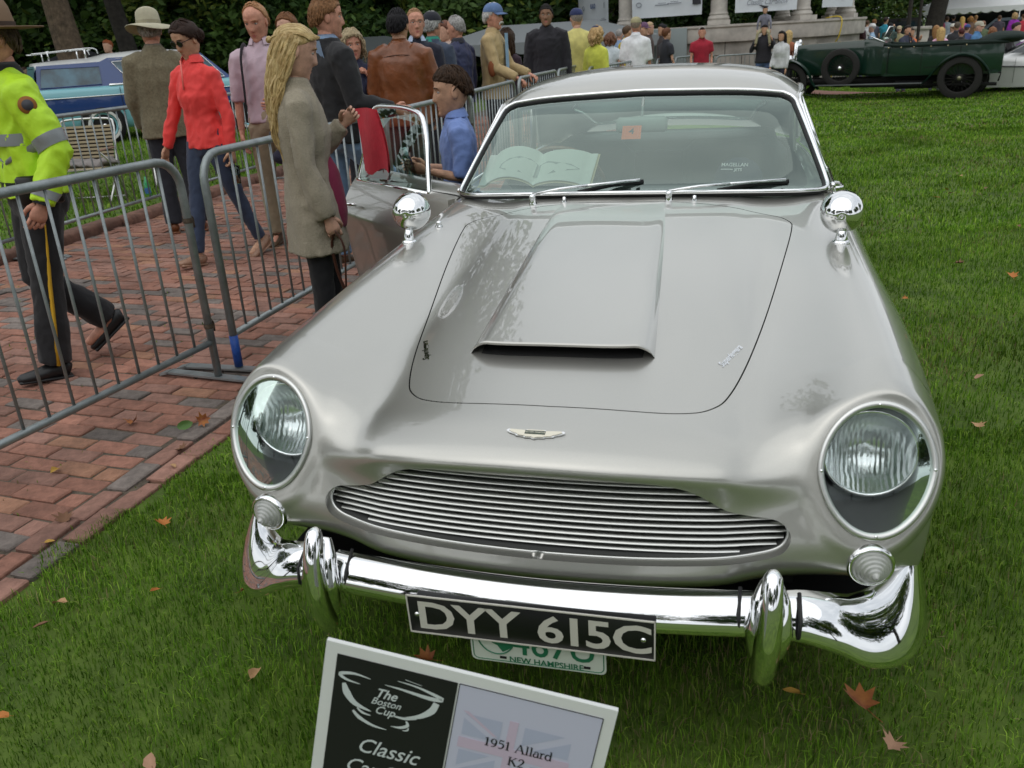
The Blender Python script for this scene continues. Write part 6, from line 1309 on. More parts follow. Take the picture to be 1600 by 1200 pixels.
CROWD=[
(-2.04,12.33,0.00,1.90,0.42,'fair','short',(0.25, 0.22, 0.2),'cap',(0.02, 0.03, 0.1),'shirt',(0.62, 0.56, 0.2),'elbow',(0.3, 0.26, 0.18),0,'man in a pale yellow shirt and navy cap behind the barrier'),
(-1.69,11.98,0.00,1.64,-0.53,'fair','bob',(0.45, 0.3, 0.14),'cap',(0.015, 0.02, 0.06),'hooded_jacket',(0.55, 0.58, 0.08),'long',(0.12, 0.12, 0.14),1,'person in a lime yellow hooded jacket and navy cap seen from behind'),
(-2.02,15.87,0.00,1.56,-0.10,'fair','bob',(0.16, 0.08, 0.05),None,None,'shirt',(0.55, 0.62, 0.66),'short',(0.25, 0.25, 0.28),1,'brown-haired woman in a pale blue and pink top seen from behind'),
(-2.23,18.87,0.00,1.64,-0.32,'fair','short',(0.32, 0.31, 0.3),None,None,'shirt',(0.2, 0.29, 0.45),'short',(0.1, 0.1, 0.12),0,'grey-haired man in a blue shirt beside the bandstand wall'),
(-1.72,16.01,0.00,1.67,-0.79,'tan','short',(0.08, 0.05, 0.03),None,None,'jacket',(0.72, 0.55, 0.02),'long',(0.08, 0.08, 0.09),1,'person in a bright yellow jacket partly hidden by the white polo shirt'),
(-1.32,13.94,0.00,1.76,-0.15,'ruddy','short',(0.25, 0.2, 0.16),'cap',(0.32, 0.29, 0.17),'polo_shirt',(0.74, 0.75, 0.78),'elbow',(0.16, 0.15, 0.13),0,'man in a white polo shirt and khaki cap seen from behind'),
(-1.51,16.94,0.00,1.71,-1.82,'fair','short',(0.2, 0.15, 0.12),'cap',(0.12, 0.06, 0.12),'shirt',(0.05, 0.03, 0.03),'short',(0.1, 0.1, 0.12),0,'man in a purple cap looking right past the white polo shirt'),
(-1.47,17.75,0.00,1.73,-1.46,'fair','short',(0.42, 0.3, 0.18),None,None,'shirt',(0.055, 0.03, 0.025),'short',(0.1, 0.1, 0.12),0,'sandy-haired man in a dark brown shirt facing right'),
(-1.24,18.47,0.00,1.69,1.93,'tan','short',(0.02, 0.015, 0.012),None,None,'shirt',(0.04, 0.03, 0.03),'short',(0.1, 0.1, 0.12),0,'dark-haired man in a dark shirt facing left by the grey panel'),
(-1.01,16.48,0.00,1.59,-0.88,'fair','tied',(0.12, 0.05, 0.025),None,None,'polo_shirt',(0.018, 0.02, 0.028),'short',(0.06, 0.06, 0.08),1,'woman in a black polo shirt with her brown hair tied back'),
(-0.37,17.52,0.00,1.58,-3.04,'ruddy','fringe',(0.42, 0.4, 0.38),None,None,'polo_shirt',(0.32, 0.012, 0.03),'short',(0.2, 0.2, 0.2),0,'grey-haired man in a dark red polo shirt against the stone wall'),
(0.96,21.53,-0.14,1.70,3.04,'tan','short',(0.015, 0.012, 0.01),None,None,'jacket',(0.022, 0.02, 0.026),'long',(0.07, 0.11, 0.22),0,'man in a black jacket carrying a child on his shoulders'),
(1.35,21.01,-0.22,1.62,2.58,'tan','long',(0.015, 0.012, 0.01),None,None,'cardigan',(0.55, 0.56, 0.57),'long',(0.02, 0.02, 0.04),1,'dark-haired woman with a long pale grey scarf in front of the wall'),
(1.54,22.01,-0.22,1.62,-0.56,'fair','long',(0.5, 0.36, 0.16),None,None,'shirt',(0.35, 0.12, 0.06),'short',(0.1, 0.1, 0.12),1,'fair-haired woman half hidden behind the pale scarf'),
(3.85,33.70,-0.28,1.75,0.00,'tan','short',(0.2, 0.1, 0.05),None,None,'shirt',(0.3, 0.1, 0.08),'short',(0.1, 0.1, 0.15),0,'person in a dull red shirt at the left end of the far crowd'),
(4.16,34.34,-0.12,1.75,-0.20,'fair','short',(0.25, 0.12, 0.05),None,None,'shirt',(0.75, 0.2, 0.02),'short',(0.1, 0.1, 0.15),0,'person in an orange shirt high in the far crowd'),
(3.84,31.41,-0.34,1.70,-0.20,'fair','long',(0.1, 0.04, 0.03),None,None,'shirt',(0.42, 0.43, 0.47),'short',(0.1, 0.1, 0.15),1,'dark-haired woman in a grey top beyond the green bonnet'),
(4.48,35.31,-0.26,1.75,-0.10,'fair','short',(0.2, 0.12, 0.06),'cap',(0.7, 0.68, 0.62),'shirt',(0.1, 0.15, 0.28),'short',(0.1, 0.1, 0.15),0,'person in a white hat and blue shirt in the far crowd'),
(4.82,35.89,-0.26,1.78,-0.10,'brown','short',(0.02, 0.015, 0.012),None,None,'shirt',(0.06, 0.035, 0.05),'long',(0.05, 0.05, 0.06),0,'dark-haired person in a dark plum top in the far crowd'),
(4.09,29.09,-0.43,1.68,0.32,'tan','bob',(0.06, 0.025, 0.03),None,None,'shirt',(0.36, 0.22, 0.12),'short',(0.1, 0.1, 0.15),1,'person in an ochre top beside the light blue shirt'),
(4.47,29.62,-0.36,1.78,1.33,'fair','short',(0.3, 0.3, 0.3),'cap',(0.75, 0.75, 0.75),'shirt',(0.3, 0.46, 0.64),'elbow',(0.1, 0.1, 0.15),0,'man in a white cap and light blue shirt facing left behind the tourer'),
(5.39,38.22,-0.20,1.75,-0.22,'fair','short',(0.1, 0.06, 0.04),None,None,'shirt',(0.6, 0.6, 0.62),'short',(0.1, 0.1, 0.15),0,'person in a white shirt far behind the white cap'),
(5.78,39.18,-0.17,1.75,-0.32,'fair','short',(0.25, 0.12, 0.05),None,None,'shirt',(0.07, 0.07, 0.1),'short',(0.1, 0.1, 0.15),0,'brown-haired person in a dark shirt far behind the white cap'),
(5.78,36.15,-0.18,1.80,-0.79,'tan','short',(0.03, 0.02, 0.02),None,None,'shirt',(0.03, 0.3, 0.42),'long',(0.1, 0.1, 0.15),0,'person in a turquoise shirt lifting a camera in the far crowd'),
(5.67,34.14,-0.34,1.75,-0.22,'brown','short',(0.02, 0.02, 0.02),None,None,'shirt',(0.05, 0.08, 0.07),'short',(0.1, 0.1, 0.15),0,'person in a dark green top next to the turquoise shirt'),
(6.05,34.57,-0.44,1.72,2.92,'fair','short',(0.5, 0.4, 0.25),'cap',(0.5, 0.42, 0.28),'shirt',(0.34, 0.3, 0.16),'short',(0.1, 0.1, 0.15),0,'person in a straw hat behind the open cockpit'),
(4.83,25.53,-0.44,1.78,-2.36,'tan','short',(0.015, 0.012, 0.01),None,None,'vest',(0.025, 0.03, 0.055),'short',(0.1, 0.1, 0.15),0,'man in a navy vest holding a camera to his face beyond the tourer'),
(5.51,28.88,-0.47,1.70,-2.55,'tan','short',(0.05, 0.03, 0.02),None,None,'jacket',(0.7, 0.17, 0.05),'long',(0.1, 0.1, 0.15),0,'person in an orange jacket right beside the navy vest photographer'),
(6.08,28.20,-0.44,1.72,0.10,'fair','long',(0.32, 0.17, 0.07),None,None,'shirt',(0.03, 0.028, 0.03),'long',(0.1, 0.1, 0.15),1,'brown-haired woman in a black top left of the pink shirt'),
(5.78,25.94,-0.46,1.70,-0.10,'fair','long',(0.5, 0.34, 0.14),None,None,'shirt',(0.72, 0.42, 0.55),'long',(0.1, 0.1, 0.15),1,'woman with long blonde hair and a pale pink shirt seen from behind'),
(6.88,29.79,-0.50,1.78,0.46,'fair','short',(0.2, 0.12, 0.08),'cap',(0.6, 0.58, 0.52),'shirt',(0.66, 0.67, 0.7),'short',(0.1, 0.1, 0.15),0,'person in a white shirt between the pink shirt and the bald man'),
(6.62,28.09,-0.44,1.78,-0.10,'tan','fringe',(0.1, 0.08, 0.06),None,None,'jacket',(0.03, 0.03, 0.035),'long',(0.05, 0.05, 0.06),0,'bald man in a black jacket seen from behind right of the pink shirt'),
(6.52,26.95,-0.49,1.66,-0.10,'fair','short',(0.07, 0.02, 0.02),None,None,'jacket',(0.025, 0.025, 0.03),'long',(0.05, 0.05, 0.06),0,'short dark red-haired person in a black jacket with a pale collar'),
(7.50,30.82,-0.52,1.75,-0.52,'fair','short',(0.1, 0.06, 0.05),'cap',(0.03, 0.06, 0.2),'shirt',(0.06, 0.08, 0.2),'short',(0.1, 0.1, 0.15),0,'person in a blue cap behind the blue windcheater'),
(6.53,25.19,-0.47,1.80,-2.16,'fair','short',(0.3, 0.26, 0.22),'cap',(0.4, 0.38, 0.3),'jacket',(0.07, 0.19, 0.38),'long',(0.1, 0.1, 0.15),0,'man in a blue windcheater and grey cap looking right'),
(8.71,34.05,-0.48,1.78,-0.36,'fair','short',(0.2, 0.1, 0.06),None,None,'shirt',(0.1, 0.13, 0.07),'short',(0.1, 0.1, 0.15),0,'person in an olive shirt behind the blue windcheater'),
(7.41,27.33,-0.50,1.65,0.46,'fair','bob',(0.22, 0.1, 0.05),None,None,'shirt',(0.12, 0.22, 0.36),'short',(0.1, 0.1, 0.15),1,'brown-haired person in a patterned blue top near the leather jacket'),
(6.71,23.39,-0.47,1.80,-1.93,'fair','short',(0.03, 0.02, 0.015),None,None,'jacket',(0.03, 0.03, 0.03),'long',(0.06, 0.06, 0.07),0,'man in a black leather jacket leaning on a far barrier'),
(12.05,43.03,-0.24,1.75,0.22,'fair','bob',(0.45, 0.3, 0.15),None,None,'shirt',(0.3, 0.03, 0.4),'long',(0.1, 0.1, 0.15),1,'woman in a purple top in front of the white tent'),
(11.87,41.01,-0.31,1.75,0.22,'fair','short',(0.1, 0.05, 0.03),None,None,'shirt',(0.45, 0.03, 0.05),'long',(0.1, 0.1, 0.15),1,'person in a red top at the edge under the white tent'),
(9.77,46.63,-0.19,1.75,-0.22,'tan','short',(0.05, 0.03, 0.02),None,None,'shirt',(0.3, 0.05, 0.1),'long',(0.1, 0.1, 0.15),1,'person in a crimson top by the far tree trunk'),
(10.24,47.55,-0.23,1.75,-0.22,'tan','short',(0.05, 0.03, 0.02),None,None,'shirt',(0.35, 0.4, 0.45),'long',(0.1, 0.1, 0.15),0,'person in a pale grey shirt under the tent edge'),
(10.72,48.48,-0.24,1.80,-0.11,'brown','short',(0.02, 0.015, 0.01),None,None,'shirt',(0.03, 0.03, 0.04),'long',(0.1, 0.1, 0.15),0,'tall person in a dark shirt under the tent edge'),
(10.27,44.48,-0.27,1.75,0.11,'fair','long',(0.55, 0.36, 0.12),None,None,'shirt',(0.6, 0.1, 0.28),'short',(0.1, 0.1, 0.15),1,'blonde woman in a pink dress under the tent edge'),
(11.26,47.34,-0.29,1.75,-0.11,'tan','bob',(0.4, 0.2, 0.07),None,None,'shirt',(0.2, 0.12, 0.08),'short',(0.1, 0.1, 0.15),1,'auburn-haired person in a brown top under the tent'),
(11.69,48.26,-0.28,1.78,-0.11,'tan','short',(0.35, 0.2, 0.08),None,None,'shirt',(0.45, 0.22, 0.08),'short',(0.1, 0.1, 0.15),0,'person in a tan orange shirt under the tent'),
(11.97,45.11,-0.26,1.70,-0.11,'ruddy','short',(0.1, 0.06, 0.04),None,None,'shirt',(0.06, 0.05, 0.07),'short',(0.1, 0.1, 0.15),0,'person behind the grey van roof under the tent'),
(-17.39,17.52,-0.04,1.75,-2.58,'tan','short',(0.1, 0.07, 0.05),'brim',(0.55, 0.48, 0.36),'shirt',(0.25, 0.13, 0.1),'short',(0.1, 0.1, 0.15),0,'person in a straw brimmed hat by the dark tent'),
(-18.00,18.32,-0.09,1.70,0.36,'ruddy','thin',(0.3, 0.2, 0.15),None,None,'shirt',(0.22, 0.13, 0.11),'short',(0.1, 0.1, 0.15),0,'balding person in a brown shirt right of the straw hat'),
(-19.92,20.64,-0.10,1.70,0.36,'tan','short',(0.08, 0.05, 0.04),None,None,'shirt',(0.08, 0.12, 0.2),'short',(0.1, 0.1, 0.15),0,'person in a dull blue shirt near the blue wagon tail'),
(-13.78,16.67,0.00,2.05,2.92,'fair','short',(0.25, 0.07, 0.025),None,None,'shirt',(0.2, 0.2, 0.22),'short',(0.1, 0.1, 0.15),0,'red-haired person standing beyond the blue wagon roof'),
(-15.83,16.24,-0.08,1.60,-0.22,'fair','short',(0.2, 0.15, 0.1),None,None,'shirt',(0.05, 0.25, 0.55),'short',(0.1, 0.1, 0.15),0,'person in a bright blue shirt at the blue wagon tail'),
(-8.88,20.68,-0.02,1.72,0.00,'fair','short',(0.3, 0.3, 0.3),'cap',(0.7, 0.7, 0.7),'shirt',(0.15, 0.2, 0.3),'short',(0.1, 0.1, 0.15),0,'person in a white cap far behind the leather jacket'),
(-9.84,22.44,-0.11,1.72,0.00,'tan','short',(0.1, 0.05, 0.03),None,None,'shirt',(0.05, 0.06, 0.12),'short',(0.1, 0.1, 0.15),0,'person in a navy top far behind the grey-blonde woman'),
(-3.41,10.13,0.00,1.80,2.19,'fair','tied',(0.14, 0.06, 0.04),None,None,'shirt',(0.45, 0.35, 0.3),'short',(0.1, 0.1, 0.15),1,'brown-haired woman in sunglasses between the navy jackets'),
]
# ================================================================== show board on a stake
def ribbons(mm,strokes,x0,y0,s,z=.0012,shear=0.0):
    for pts,w in strokes:
        P=np.array(pts,float); P=bez(P,4) if len(P)>2 else P; n=len(P); ww=np.broadcast_to(np.interp(np.linspace(0,1,n),np.linspace(0,1,np.size(w)),np.atleast_1d(w)),(n,))
        T=np.gradient(P,axis=0); T/=np.linalg.norm(T,axis=1)[:,None]+1e-9; N=np.c_[-T[:,1],T[:,0]]; A=P+N*ww[:,None]/2; B=P-N*ww[:,None]/2
        V=np.concatenate([A,B]); V=np.c_[x0+(V[:,0]+shear*V[:,1])*s,y0+V[:,1]*s,np.full(2*n,z)]; mm.add(V,[(i,i+1,n+i+1,n+i) for i in range(n-1)])
def circ_(cx,cy,rx,ry,a0,a1,n=12): return [(cx+rx*math.cos(math.radians(a)),cy+ry*math.sin(math.radians(a))) for a in np.linspace(a0,a1,n)]
K,k_=.115,.045
SER={'1':(.44,[([(.22,0),(.22,.70)],K),([(.22,.69),(.08,.58)],.05),([(.08,.015),(.36,.015)],k_)]),
'9':(.52,[(circ_(.25,.46,.17,.21,0,360,20),[K,.05,K,.05,K]),([(.42,.46),(.40,.22),(.28,.06),(.10,.01)],[K,.09,.05])]),
'5':(.50,[([(.14,.68),(.42,.68)],.085),([(.14,.70),(.11,.40)],.05),([(.11,.40),(.28,.45),(.41,.34),(.41,.18),(.28,.03),(.07,.03)],[.05,.09,K,K,.08,.04])]),
'A':(.72,[([(.06,.0),(.34,.72)],.05),([(.34,.72),(.62,0)],K),([(.17,.24),(.50,.24)],k_),([(.0,.015),(.18,.015)],k_),([(.50,.015),(.74,.015)],k_)]),
'l':(.28,[([(.14,0),(.14,.74)],K*.9),([(.02,.015),(.26,.015)],k_),([(.03,.72),(.14,.73)],k_)]),
'a':(.46,[(circ_(.19,.16,.14,.15,60,330,12),[.05,K*.9,.06]),([(.36,.0),(.36,.34),(.30,.46),(.18,.47),(.09,.40)],[K*.9,K*.9,.06,.05,.07]),([(.36,.02),(.46,.02)],k_)]),
'r':(.38,[([(.12,0),(.12,.46)],K*.9),([(.12,.30),(.22,.45),(.34,.43)],[.05,.08,.09]),([(.0,.015),(.25,.015)],k_),([(.02,.45),(.12,.46)],k_)]),
'd':(.52,[(circ_(.22,.23,.17,.22,30,330,16),[.05,K,.05]),([(.40,0),(.40,.74)],K*.9),([(.30,.72),(.40,.73)],k_),([(.40,.02),(.50,.02)],k_)]),
'K':(.70,[([(.14,0),(.14,.70)],K),([(.56,.70),(.18,.34)],.05),([(.28,.42),(.60,0)],K),([(.02,.015),(.26,.015)],k_),([(.02,.685),(.26,.685)],k_),([(.46,.685),(.66,.685)],k_),([(.48,.015),(.72,.015)],k_)]),
'2':(.50,[([(.08,.52),(.14,.66),(.28,.70),(.40,.60),(.38,.42),(.20,.20),(.06,.04)],[.07,.06,.08,K,K,.06,.05]),([(.06,.04),(.45,.04)],.085)])}
def serif(mm,s,x,y,size):
    w=sum(.30 if c==' ' else SER[c][0] for c in s)*size; x-=w/2
    for c in s:
        if c!=' ': ribbons(mm,SER[c][1],x,y,size)
        x+=(.30 if c==' ' else SER[c][0])*size
A_=np.array([-.184,-.556,.700]); U_=np.array([.428,.034,-.092]); BWid=np.linalg.norm(U_); U_/=BWid; V_=np.array([-.199,-.122,-.972]); V_-=U_*U_.dot(V_); V_/=np.linalg.norm(V_); N_=np.cross(U_,-V_)
BM=M4(np.stack([U_,-V_,N_],1),A_)      # x right, y up, z out; origin at the top left corner
FOAM=mat('foam_board',(.66,.68,.66),rough=.6); PBLK=mat('print_black',(.012,.012,.014),rough=.4); PLAV=mat('print_lavender',(.50,.51,.63),rough=.5); FLB=mat('flag_blue_tint',(.40,.43,.56),rough=.5); FLR=mat('flag_red_tint',(.52,.43,.54),rough=.5); PWH=mat('print_grey_white',(.55,.60,.60),rough=.5)
sb=thing('show_board','white foam show board with black bowl panel and pale flag panel before the bumper','sign'); BH_=.43
def onb(name,mt,f,z=0.0):
    mm=MB(); f(mm); mm.xf(M4(np.eye(3),(0,0,z))); mm.xf(BM); return mm.build(name,mt,sb,smooth=False)
onb('board',FOAM,lambda m: m.box((BWid/2,-BH_/2,-.004),(BWid,BH_,.008)))
x0,x1=.019,.465*BWid; xr0,xr1=.472*BWid,BWid-.018
onb('black_panel',PBLK,lambda m: m.box(((x0+x1)/2,-.018-(BH_-.036)/2,.0005),(x1-x0,BH_-.036,.001)))
onb('flag_panel',PLAV,lambda m: m.box(((xr0+xr1)/2,-.018-(BH_-.036)/2,.0005),(xr1-xr0,BH_-.036,.001)))
def pedge(m):
    for xx,yy,a,b in ((xr0,-BH_/2,.0012,BH_-.036),(xr1,-BH_/2,.0012,BH_-.036),((xr0+xr1)/2,-.018,xr1-xr0,.0012)): m.box((xx,yy,.0012),(a,b,.0006))
onb('panel_edge',PBLK,pedge)
pw=x1-x0
def bowl(m):
    X=lambda p:[(a,-b) for a,b in p]
    S=[(X([(.30,.13),(.16,.115),(.045,.145),(.10,.185),(.22,.20)]),[.004,.022,.034,.022,.004]),(X([(.52,.085),(.70,.10),(.90,.155),(.80,.175),(.56,.155),(.42,.15)]),[.004,.016,.036,.036,.018,.004]),(X([(.58,.055),(.72,.075)]),[.006,.004]),
       (X([(.085,.225),(.12,.31),(.20,.395),(.34,.435)]),[.03,.065,.045,.006]),(X([(.86,.205),(.83,.29),(.74,.37),(.62,.415)]),[.05,.06,.04,.006]),(X([(.50,.425),(.62,.425),(.72,.40)]),[.006,.025,.01]),
       (X([(.22,.43),(.27,.465),(.34,.475)]),[.012,.022,.006]),(X([(.19,.465),(.25,.52),(.37,.565),(.49,.575)]),[.02,.034,.022,.004]),(X([(.64,.445),(.655,.485),(.60,.52),(.52,.53)]),[.012,.03,.024,.004]),(X([(.665,.505),(.66,.53),(.62,.545)]),[.008,.016,.004])]
    ribbons(m,S,x0,-.018-.03*pw,pw,z=.0016)
onb('bowl_drawing',PWH,bowl)
for s_,sz,cx,cy,b in (('The',.023,.44,.275,.0004),('Boston',.0175,.45,.355,.0001),('Cup',.020,.45,.435,.0002),('Classic',.038,.52,.82,.0002),('Car Show',.036,.54,1.04,.0002)): onb('lettering',PWH,lambda m: flat(m,s_,sz,x0+cx*pw,-.018-cy*pw,z=.0016,shear=.38,bold=b,sx=.92))

fx,fy,fw,fh=xr0+.012,-.060,xr1-xr0-.045,.115
def flagb(m):
    for a in ((0,.06,.36,.40),(.10,0,.42,.30)): pass
    for q in ([(.02,.95),(.36,.95),(.36,.66)],[(.02,.88),(.02,.62),(.30,.62)],[(.56,.95),(.92,.95),(.56,.66)],[(.98,.88),(.98,.62),(.66,.62)],[(.02,.05),(.36,.05),(.36,.34)],[(.02,.12),(.02,.38),(.30,.38)],[(.56,.05),(.92,.05),(.56,.34)],[(.98,.12),(.98,.38),(.66,.38)]):
        m.add([(fx+a*fw,fy-fh*(1-b),.0014) for a,b in q],[(0,1,2)])
onb('flag_blue',FLB,flagb)
def flagr(m): m.box((fx+fw*.46,fy-fh/2,.0014),(.08*fw,fh,.0004)); m.box((fx+fw*.5,fy-fh/2,.0015),(fw,.16*fh,.0004)); m.add([(fx+a*fw,fy-fh*(1-b),.0015) for a,b in ((.0,.99),(.05,.99),(.34,.70),(.30,.70))],[(0,1,2,3)]); m.add([(fx+a*fw,fy-fh*(1-b),.0015) for a,b in ((1,.0),(.95,.0),(.62,.30),(.66,.30))],[(0,1,2,3)])
onb('flag_red',FLR,flagr)
onb('board_title',PBLK,lambda m:(serif(m,'1951 Allard',(xr0+xr1)/2-.004,-.112,.0215),serif(m,'K2',(xr0+xr1)/2-.003,-.137,.0215)),z=.0012)
m=MB(); c=A_+U_*BWid*.5+V_*(BH_*.62)-N_*.024; b=c+V_*(c[2]+.1)-N_*.01; m.tube([c,b],.011,8); m.build('stake',mat('stake_wood',(.25,.17,.10),rough=.8,var=.3,vscale=30),sb)
# ================================================================== folding chairs, bottle
ALU=mat('aluminium_tube',(.70,.70,.68),rough=.3,metal=.8); WEB=mat('tan_webbing',(.33,.27,.17),rough=.8,bump=.3,bscale=120); WEBD=mat('dark_webbing',(.035,.025,.02),rough=.9)
def chair(loc,rz,label):
    c=thing('folding_chair',label,'chair',loc,rz,'folding lawn chairs'); w=.31
    m=MB(); m.tube(bez([(-w,-.20,.40),(-w,-.30,.70),(-w,-.345,.86),(-w+.07,-.36,.93),(w-.07,-.36,.93),(w,-.345,.86),(w,-.30,.70),(w,-.20,.40)],5),.013,8); m.build('back_frame',ALU,c)
    for q in (-1,1):
        m=MB(); m.tube([(q*w,-.22,.40),(q*(w+.01),.22,.02)],.012,8); m.build('leg',ALU,c); m=MB(); m.tube([(q*(w+.02),.24,.60),(q*(w+.02),-.05,.42),(q*(w+.02),-.26,.02)],.012,8); m.build('leg',ALU,c)
        m=MB(); m.box((q*(w+.02),.05,.615),(.05,.40,.022),bev=.008); m.build('armrest',mat('armrest_brown',(.22,.13,.09),rough=.6),c)
    m=MB(); m.tube([(-w,.25,.41),(w,.25,.41)],.011,8); m.tube([(-w,-.20,.40),(w,-.20,.40)],.011,8); m.tube([(-w,-.25,.03),(w,-.25,.03)],.010,8); m.build('seat_frame',ALU,c)
    m=MB(); m.box((0,-.250,.62),(w*1.9,.004,.47),R=Rx(.27)); m.build('back_cloth',WEBD,c,smooth=False)
    for k in range(11):
        z=.43+.042*k; m=MB(); m.box((0,-.165-.30*(z-.40),z),(w*1.96,.010,.026),R=Rx(.27)); m.build('slat',WEB,c,smooth=False)
    for k in range(6):
        m=MB(); m.box((0,-.14+.075*k,.415),(w*1.9,.05,.008)); m.build('slat',WEB,c,smooth=False)
    return c
chair((-7.05,7.15,0),math.radians(196),'folding lawn chair with tan slatted webbing behind the police officer')
chair((-6.75,8.55,0),math.radians(215),'second folding chair mostly hidden by the man in the wide hat')
m=MB(); r_=random.Random(4)
for k in range(7): m.ball((-.24+.08*k,.02+r_.uniform(-.05,.05),.0+r_.uniform(-.01,.02)),(.11,.14,.035),10,6,R=Rz(k)@Rx(r_.uniform(-.4,.4)))
me=vox(m,.014,3,wr=.02,wseed=3,wscale=16); me.materials.append(cloth('grey_blanket',(.20,.18,.17))); o=obj('blanket',me,None,(-7.0,7.17,.46),(0,0,math.radians(16))); tag(o,'crumpled grey cloth lying on the seat of the tan slatted chair','blanket')
BT=mat('green_bottle',(.03,.35,.12),rough=.15,coat=.5); b=thing('drink_bottle','green and blue drink bottle standing on the grass between the chairs','bottle',(-6.55,7.55,0)); m=MB(); m.lathe([(0,0),(.034,.002),(.035,.02),(.035,.15),(.02,.20),(.013,.215),(.013,.24),(0,.241)],14); m.build('bottle_body',BT,b); m=MB(); m.lathe([(.0355,.04),(.0355,.11)],14); m.build('label',mat('label_blue',(.05,.15,.4),rough=.5),b)
# ================================================================== near people
BLKC=cloth('black_cloth',(.012,.012,.014)); NAVYT=cloth('navy_trousers',(.018,.020,.028)); JEAN=cloth('dark_jeans',(.030,.045,.085),bscale=120); JEANL=cloth('light_jeans',(.16,.26,.40),bscale=120)
def face(dx,dy): return math.atan2(-dx,dy)
# police officer walking left
HV=cloth('hi_vis_yellow',(.50,.80,.03),rough=.55,var=.08,sheen=0); REFL=mat('reflective_grey',(.26,.28,.29),rough=.4,bump=.1,bscale=200); 
P=person('police officer in a lime hi-vis jacket, campaign hat and yellow-striped black trousers walking left',(-2.99,2.07,.02),face(-.62,-.78),1.74,'ruddy',('short',(.10,.07,.05)),dict(mat=HV,hem=.92,loose=1.14,arm=1.18,cuff=1.0,wr=.020,wscale=9,fold=.012,name='jacket',collar=BLKC),dict(mat=BLKC,loose=1.06,cuff=.068,calf=.070),(.012,.012,.013),dict(uL=(-.30,-.34,-1),fL=(-.05,.55,-1),uR=(.2,.25,-1),fR=(.1,.5,-.9),tL=(.16,.02),tR=(.20,.98),cL=.6,pL=(1,0,.2),hy=.2),hat=('campaign',mat('hat_tan',(.20,.13,.08),rough=.8),mat('hat_band_dark',(.05,.03,.02),rough=.6)),build=1.08)
def ring_on(P,a,b,t0,t1,r,mt,name,n=24):
    m=MB(); p0=a+(b-a)*t0; p1=a+(b-a)*t1; m.tube([p0,(p0+p1)/2,p1],[r,r*1.02,r],n,caps=False); m.build(name,mt,P['root'])
a0,e,w,u,f=P['arms'][-1]; wrap_band(P,'jacket',a0,e,.70,.90,REFL,'reflective_band'); wrap_band(P,'jacket',e,w,.72,.88,REFL,'reflective_band'); ring_on(P,e,w,.86,1.02,.043*P['s'],BLKC,'cuff')
a0,e,w,u,f=P['arms'][1]; wrap_band(P,'jacket',a0,e,.70,.90,REFL,'reflective_band')
m=MB(); s=P['s']; m.tube([np.array((0,-.002,1.17))*s,np.array((0,-.002,1.195))*s,np.array((0,-.002,1.225))*s],np.array([[.206,.150],[.208,.152],[.207,.151]])*s,30,caps=False,up=(0,1,0)); m.build('reflective_band',REFL,P['root'])
m=MB(); m.tube([np.array((0,-.004,.955))*s,np.array((0,-.004,1.0))*s],np.array([[.195,.145],[.195,.145]])*s,28,caps=False,up=(0,1,0)); m.box(np.array((-.19,.05,.96))*s,(.05,.10,.14),bev=.012); m.box(np.array((-.20,-.05,.95))*s,(.05,.08,.12),bev=.012); m.build('duty_belt',mat('belt_leather',(.012,.011,.011),rough=.35),P['root'])
h,kn,an,sh=P['LG'][-1]; m=MB(); q=np.array([-.080,0.0,0]); q2=np.array([-.074,0,0]); m.tube([h+q*1.14+[0,0,.02],h*.5+kn*.5+q*1.05,kn+q2*.97,kn*.5+an*.5+q2*1.03,an+q2*1.0],.010,4,flat=1.4); m.build('trouser_stripe',mat('stripe_yellow',(.62,.36,.02),rough=.7),P['root'])
a0,e,w,u,f=P['arms'][-1]; pd=np.array([-1,.1,.12]); pd/=np.linalg.norm(pd); pc=a0*.8+e*.2+pd*.083*s; m=MB(); m.lathe([(0,.006),(.036,.004),(.040,-.004)],20,M4(frame(pd),pc)); m.build('shoulder_patch',mat('patch_gold',(.28,.11,.02),rough=.7),P['root']); m=MB(); m.lathe([(0,.008),(.024,.0065),(.026,.002)],16,M4(frame(pd),pc)); m.build('patch_centre',mat('patch_dark',(.05,.05,.06),rough=.6),P['root'])
# woman in coral top
COR=cloth('coral_jersey',(.80,.055,.050),rough=.7,var=.07,bscale=90)
P=person('woman in a bright coral zip top, jeans and sunglasses walking towards the camera',(-3.51,4.38,.02),face(-.20,-.98),1.76,'tan',('bun',(.028,.014,.010)),dict(mat=COR,hem=.88,loose=.98,wr=.016,wscale=11,fold=.010,name='zip_top',collar=COR),dict(mat=JEAN,loose=.96,calf=.054,cuff=.052,end=.97),(.30,.17,.11),dict(uR=(.34,.16,-1),fR=(.36,.18,-.95),uL=(-.20,-.06,-1),fL=(-.02,.06,-1),tR=(.24,.02),tL=(-.26,.18),hp=-.42,hy=-.12,cR=.35,cL=.9),fem=True)
glasses(P,mat('sunglass_black',(.012,.010,.010),rough=.15)); RW=P
a0,e,w,u,f=P['arms'][-1]; wp=P['root'].matrix_world if False else None
m=MB(); s=P['s']; m.box(np.array((0,.118,1.40))*s,(.010,.006,.20),R=Rx(.10)); m.build('zip',mat('zip_pink',(.85,.20,.17),rough=.4),P['root'])
def world(P,v):
    r_=P['root']; return np.array(r_.location)+Rz(r_.rotation_euler[2])@np.array(v)
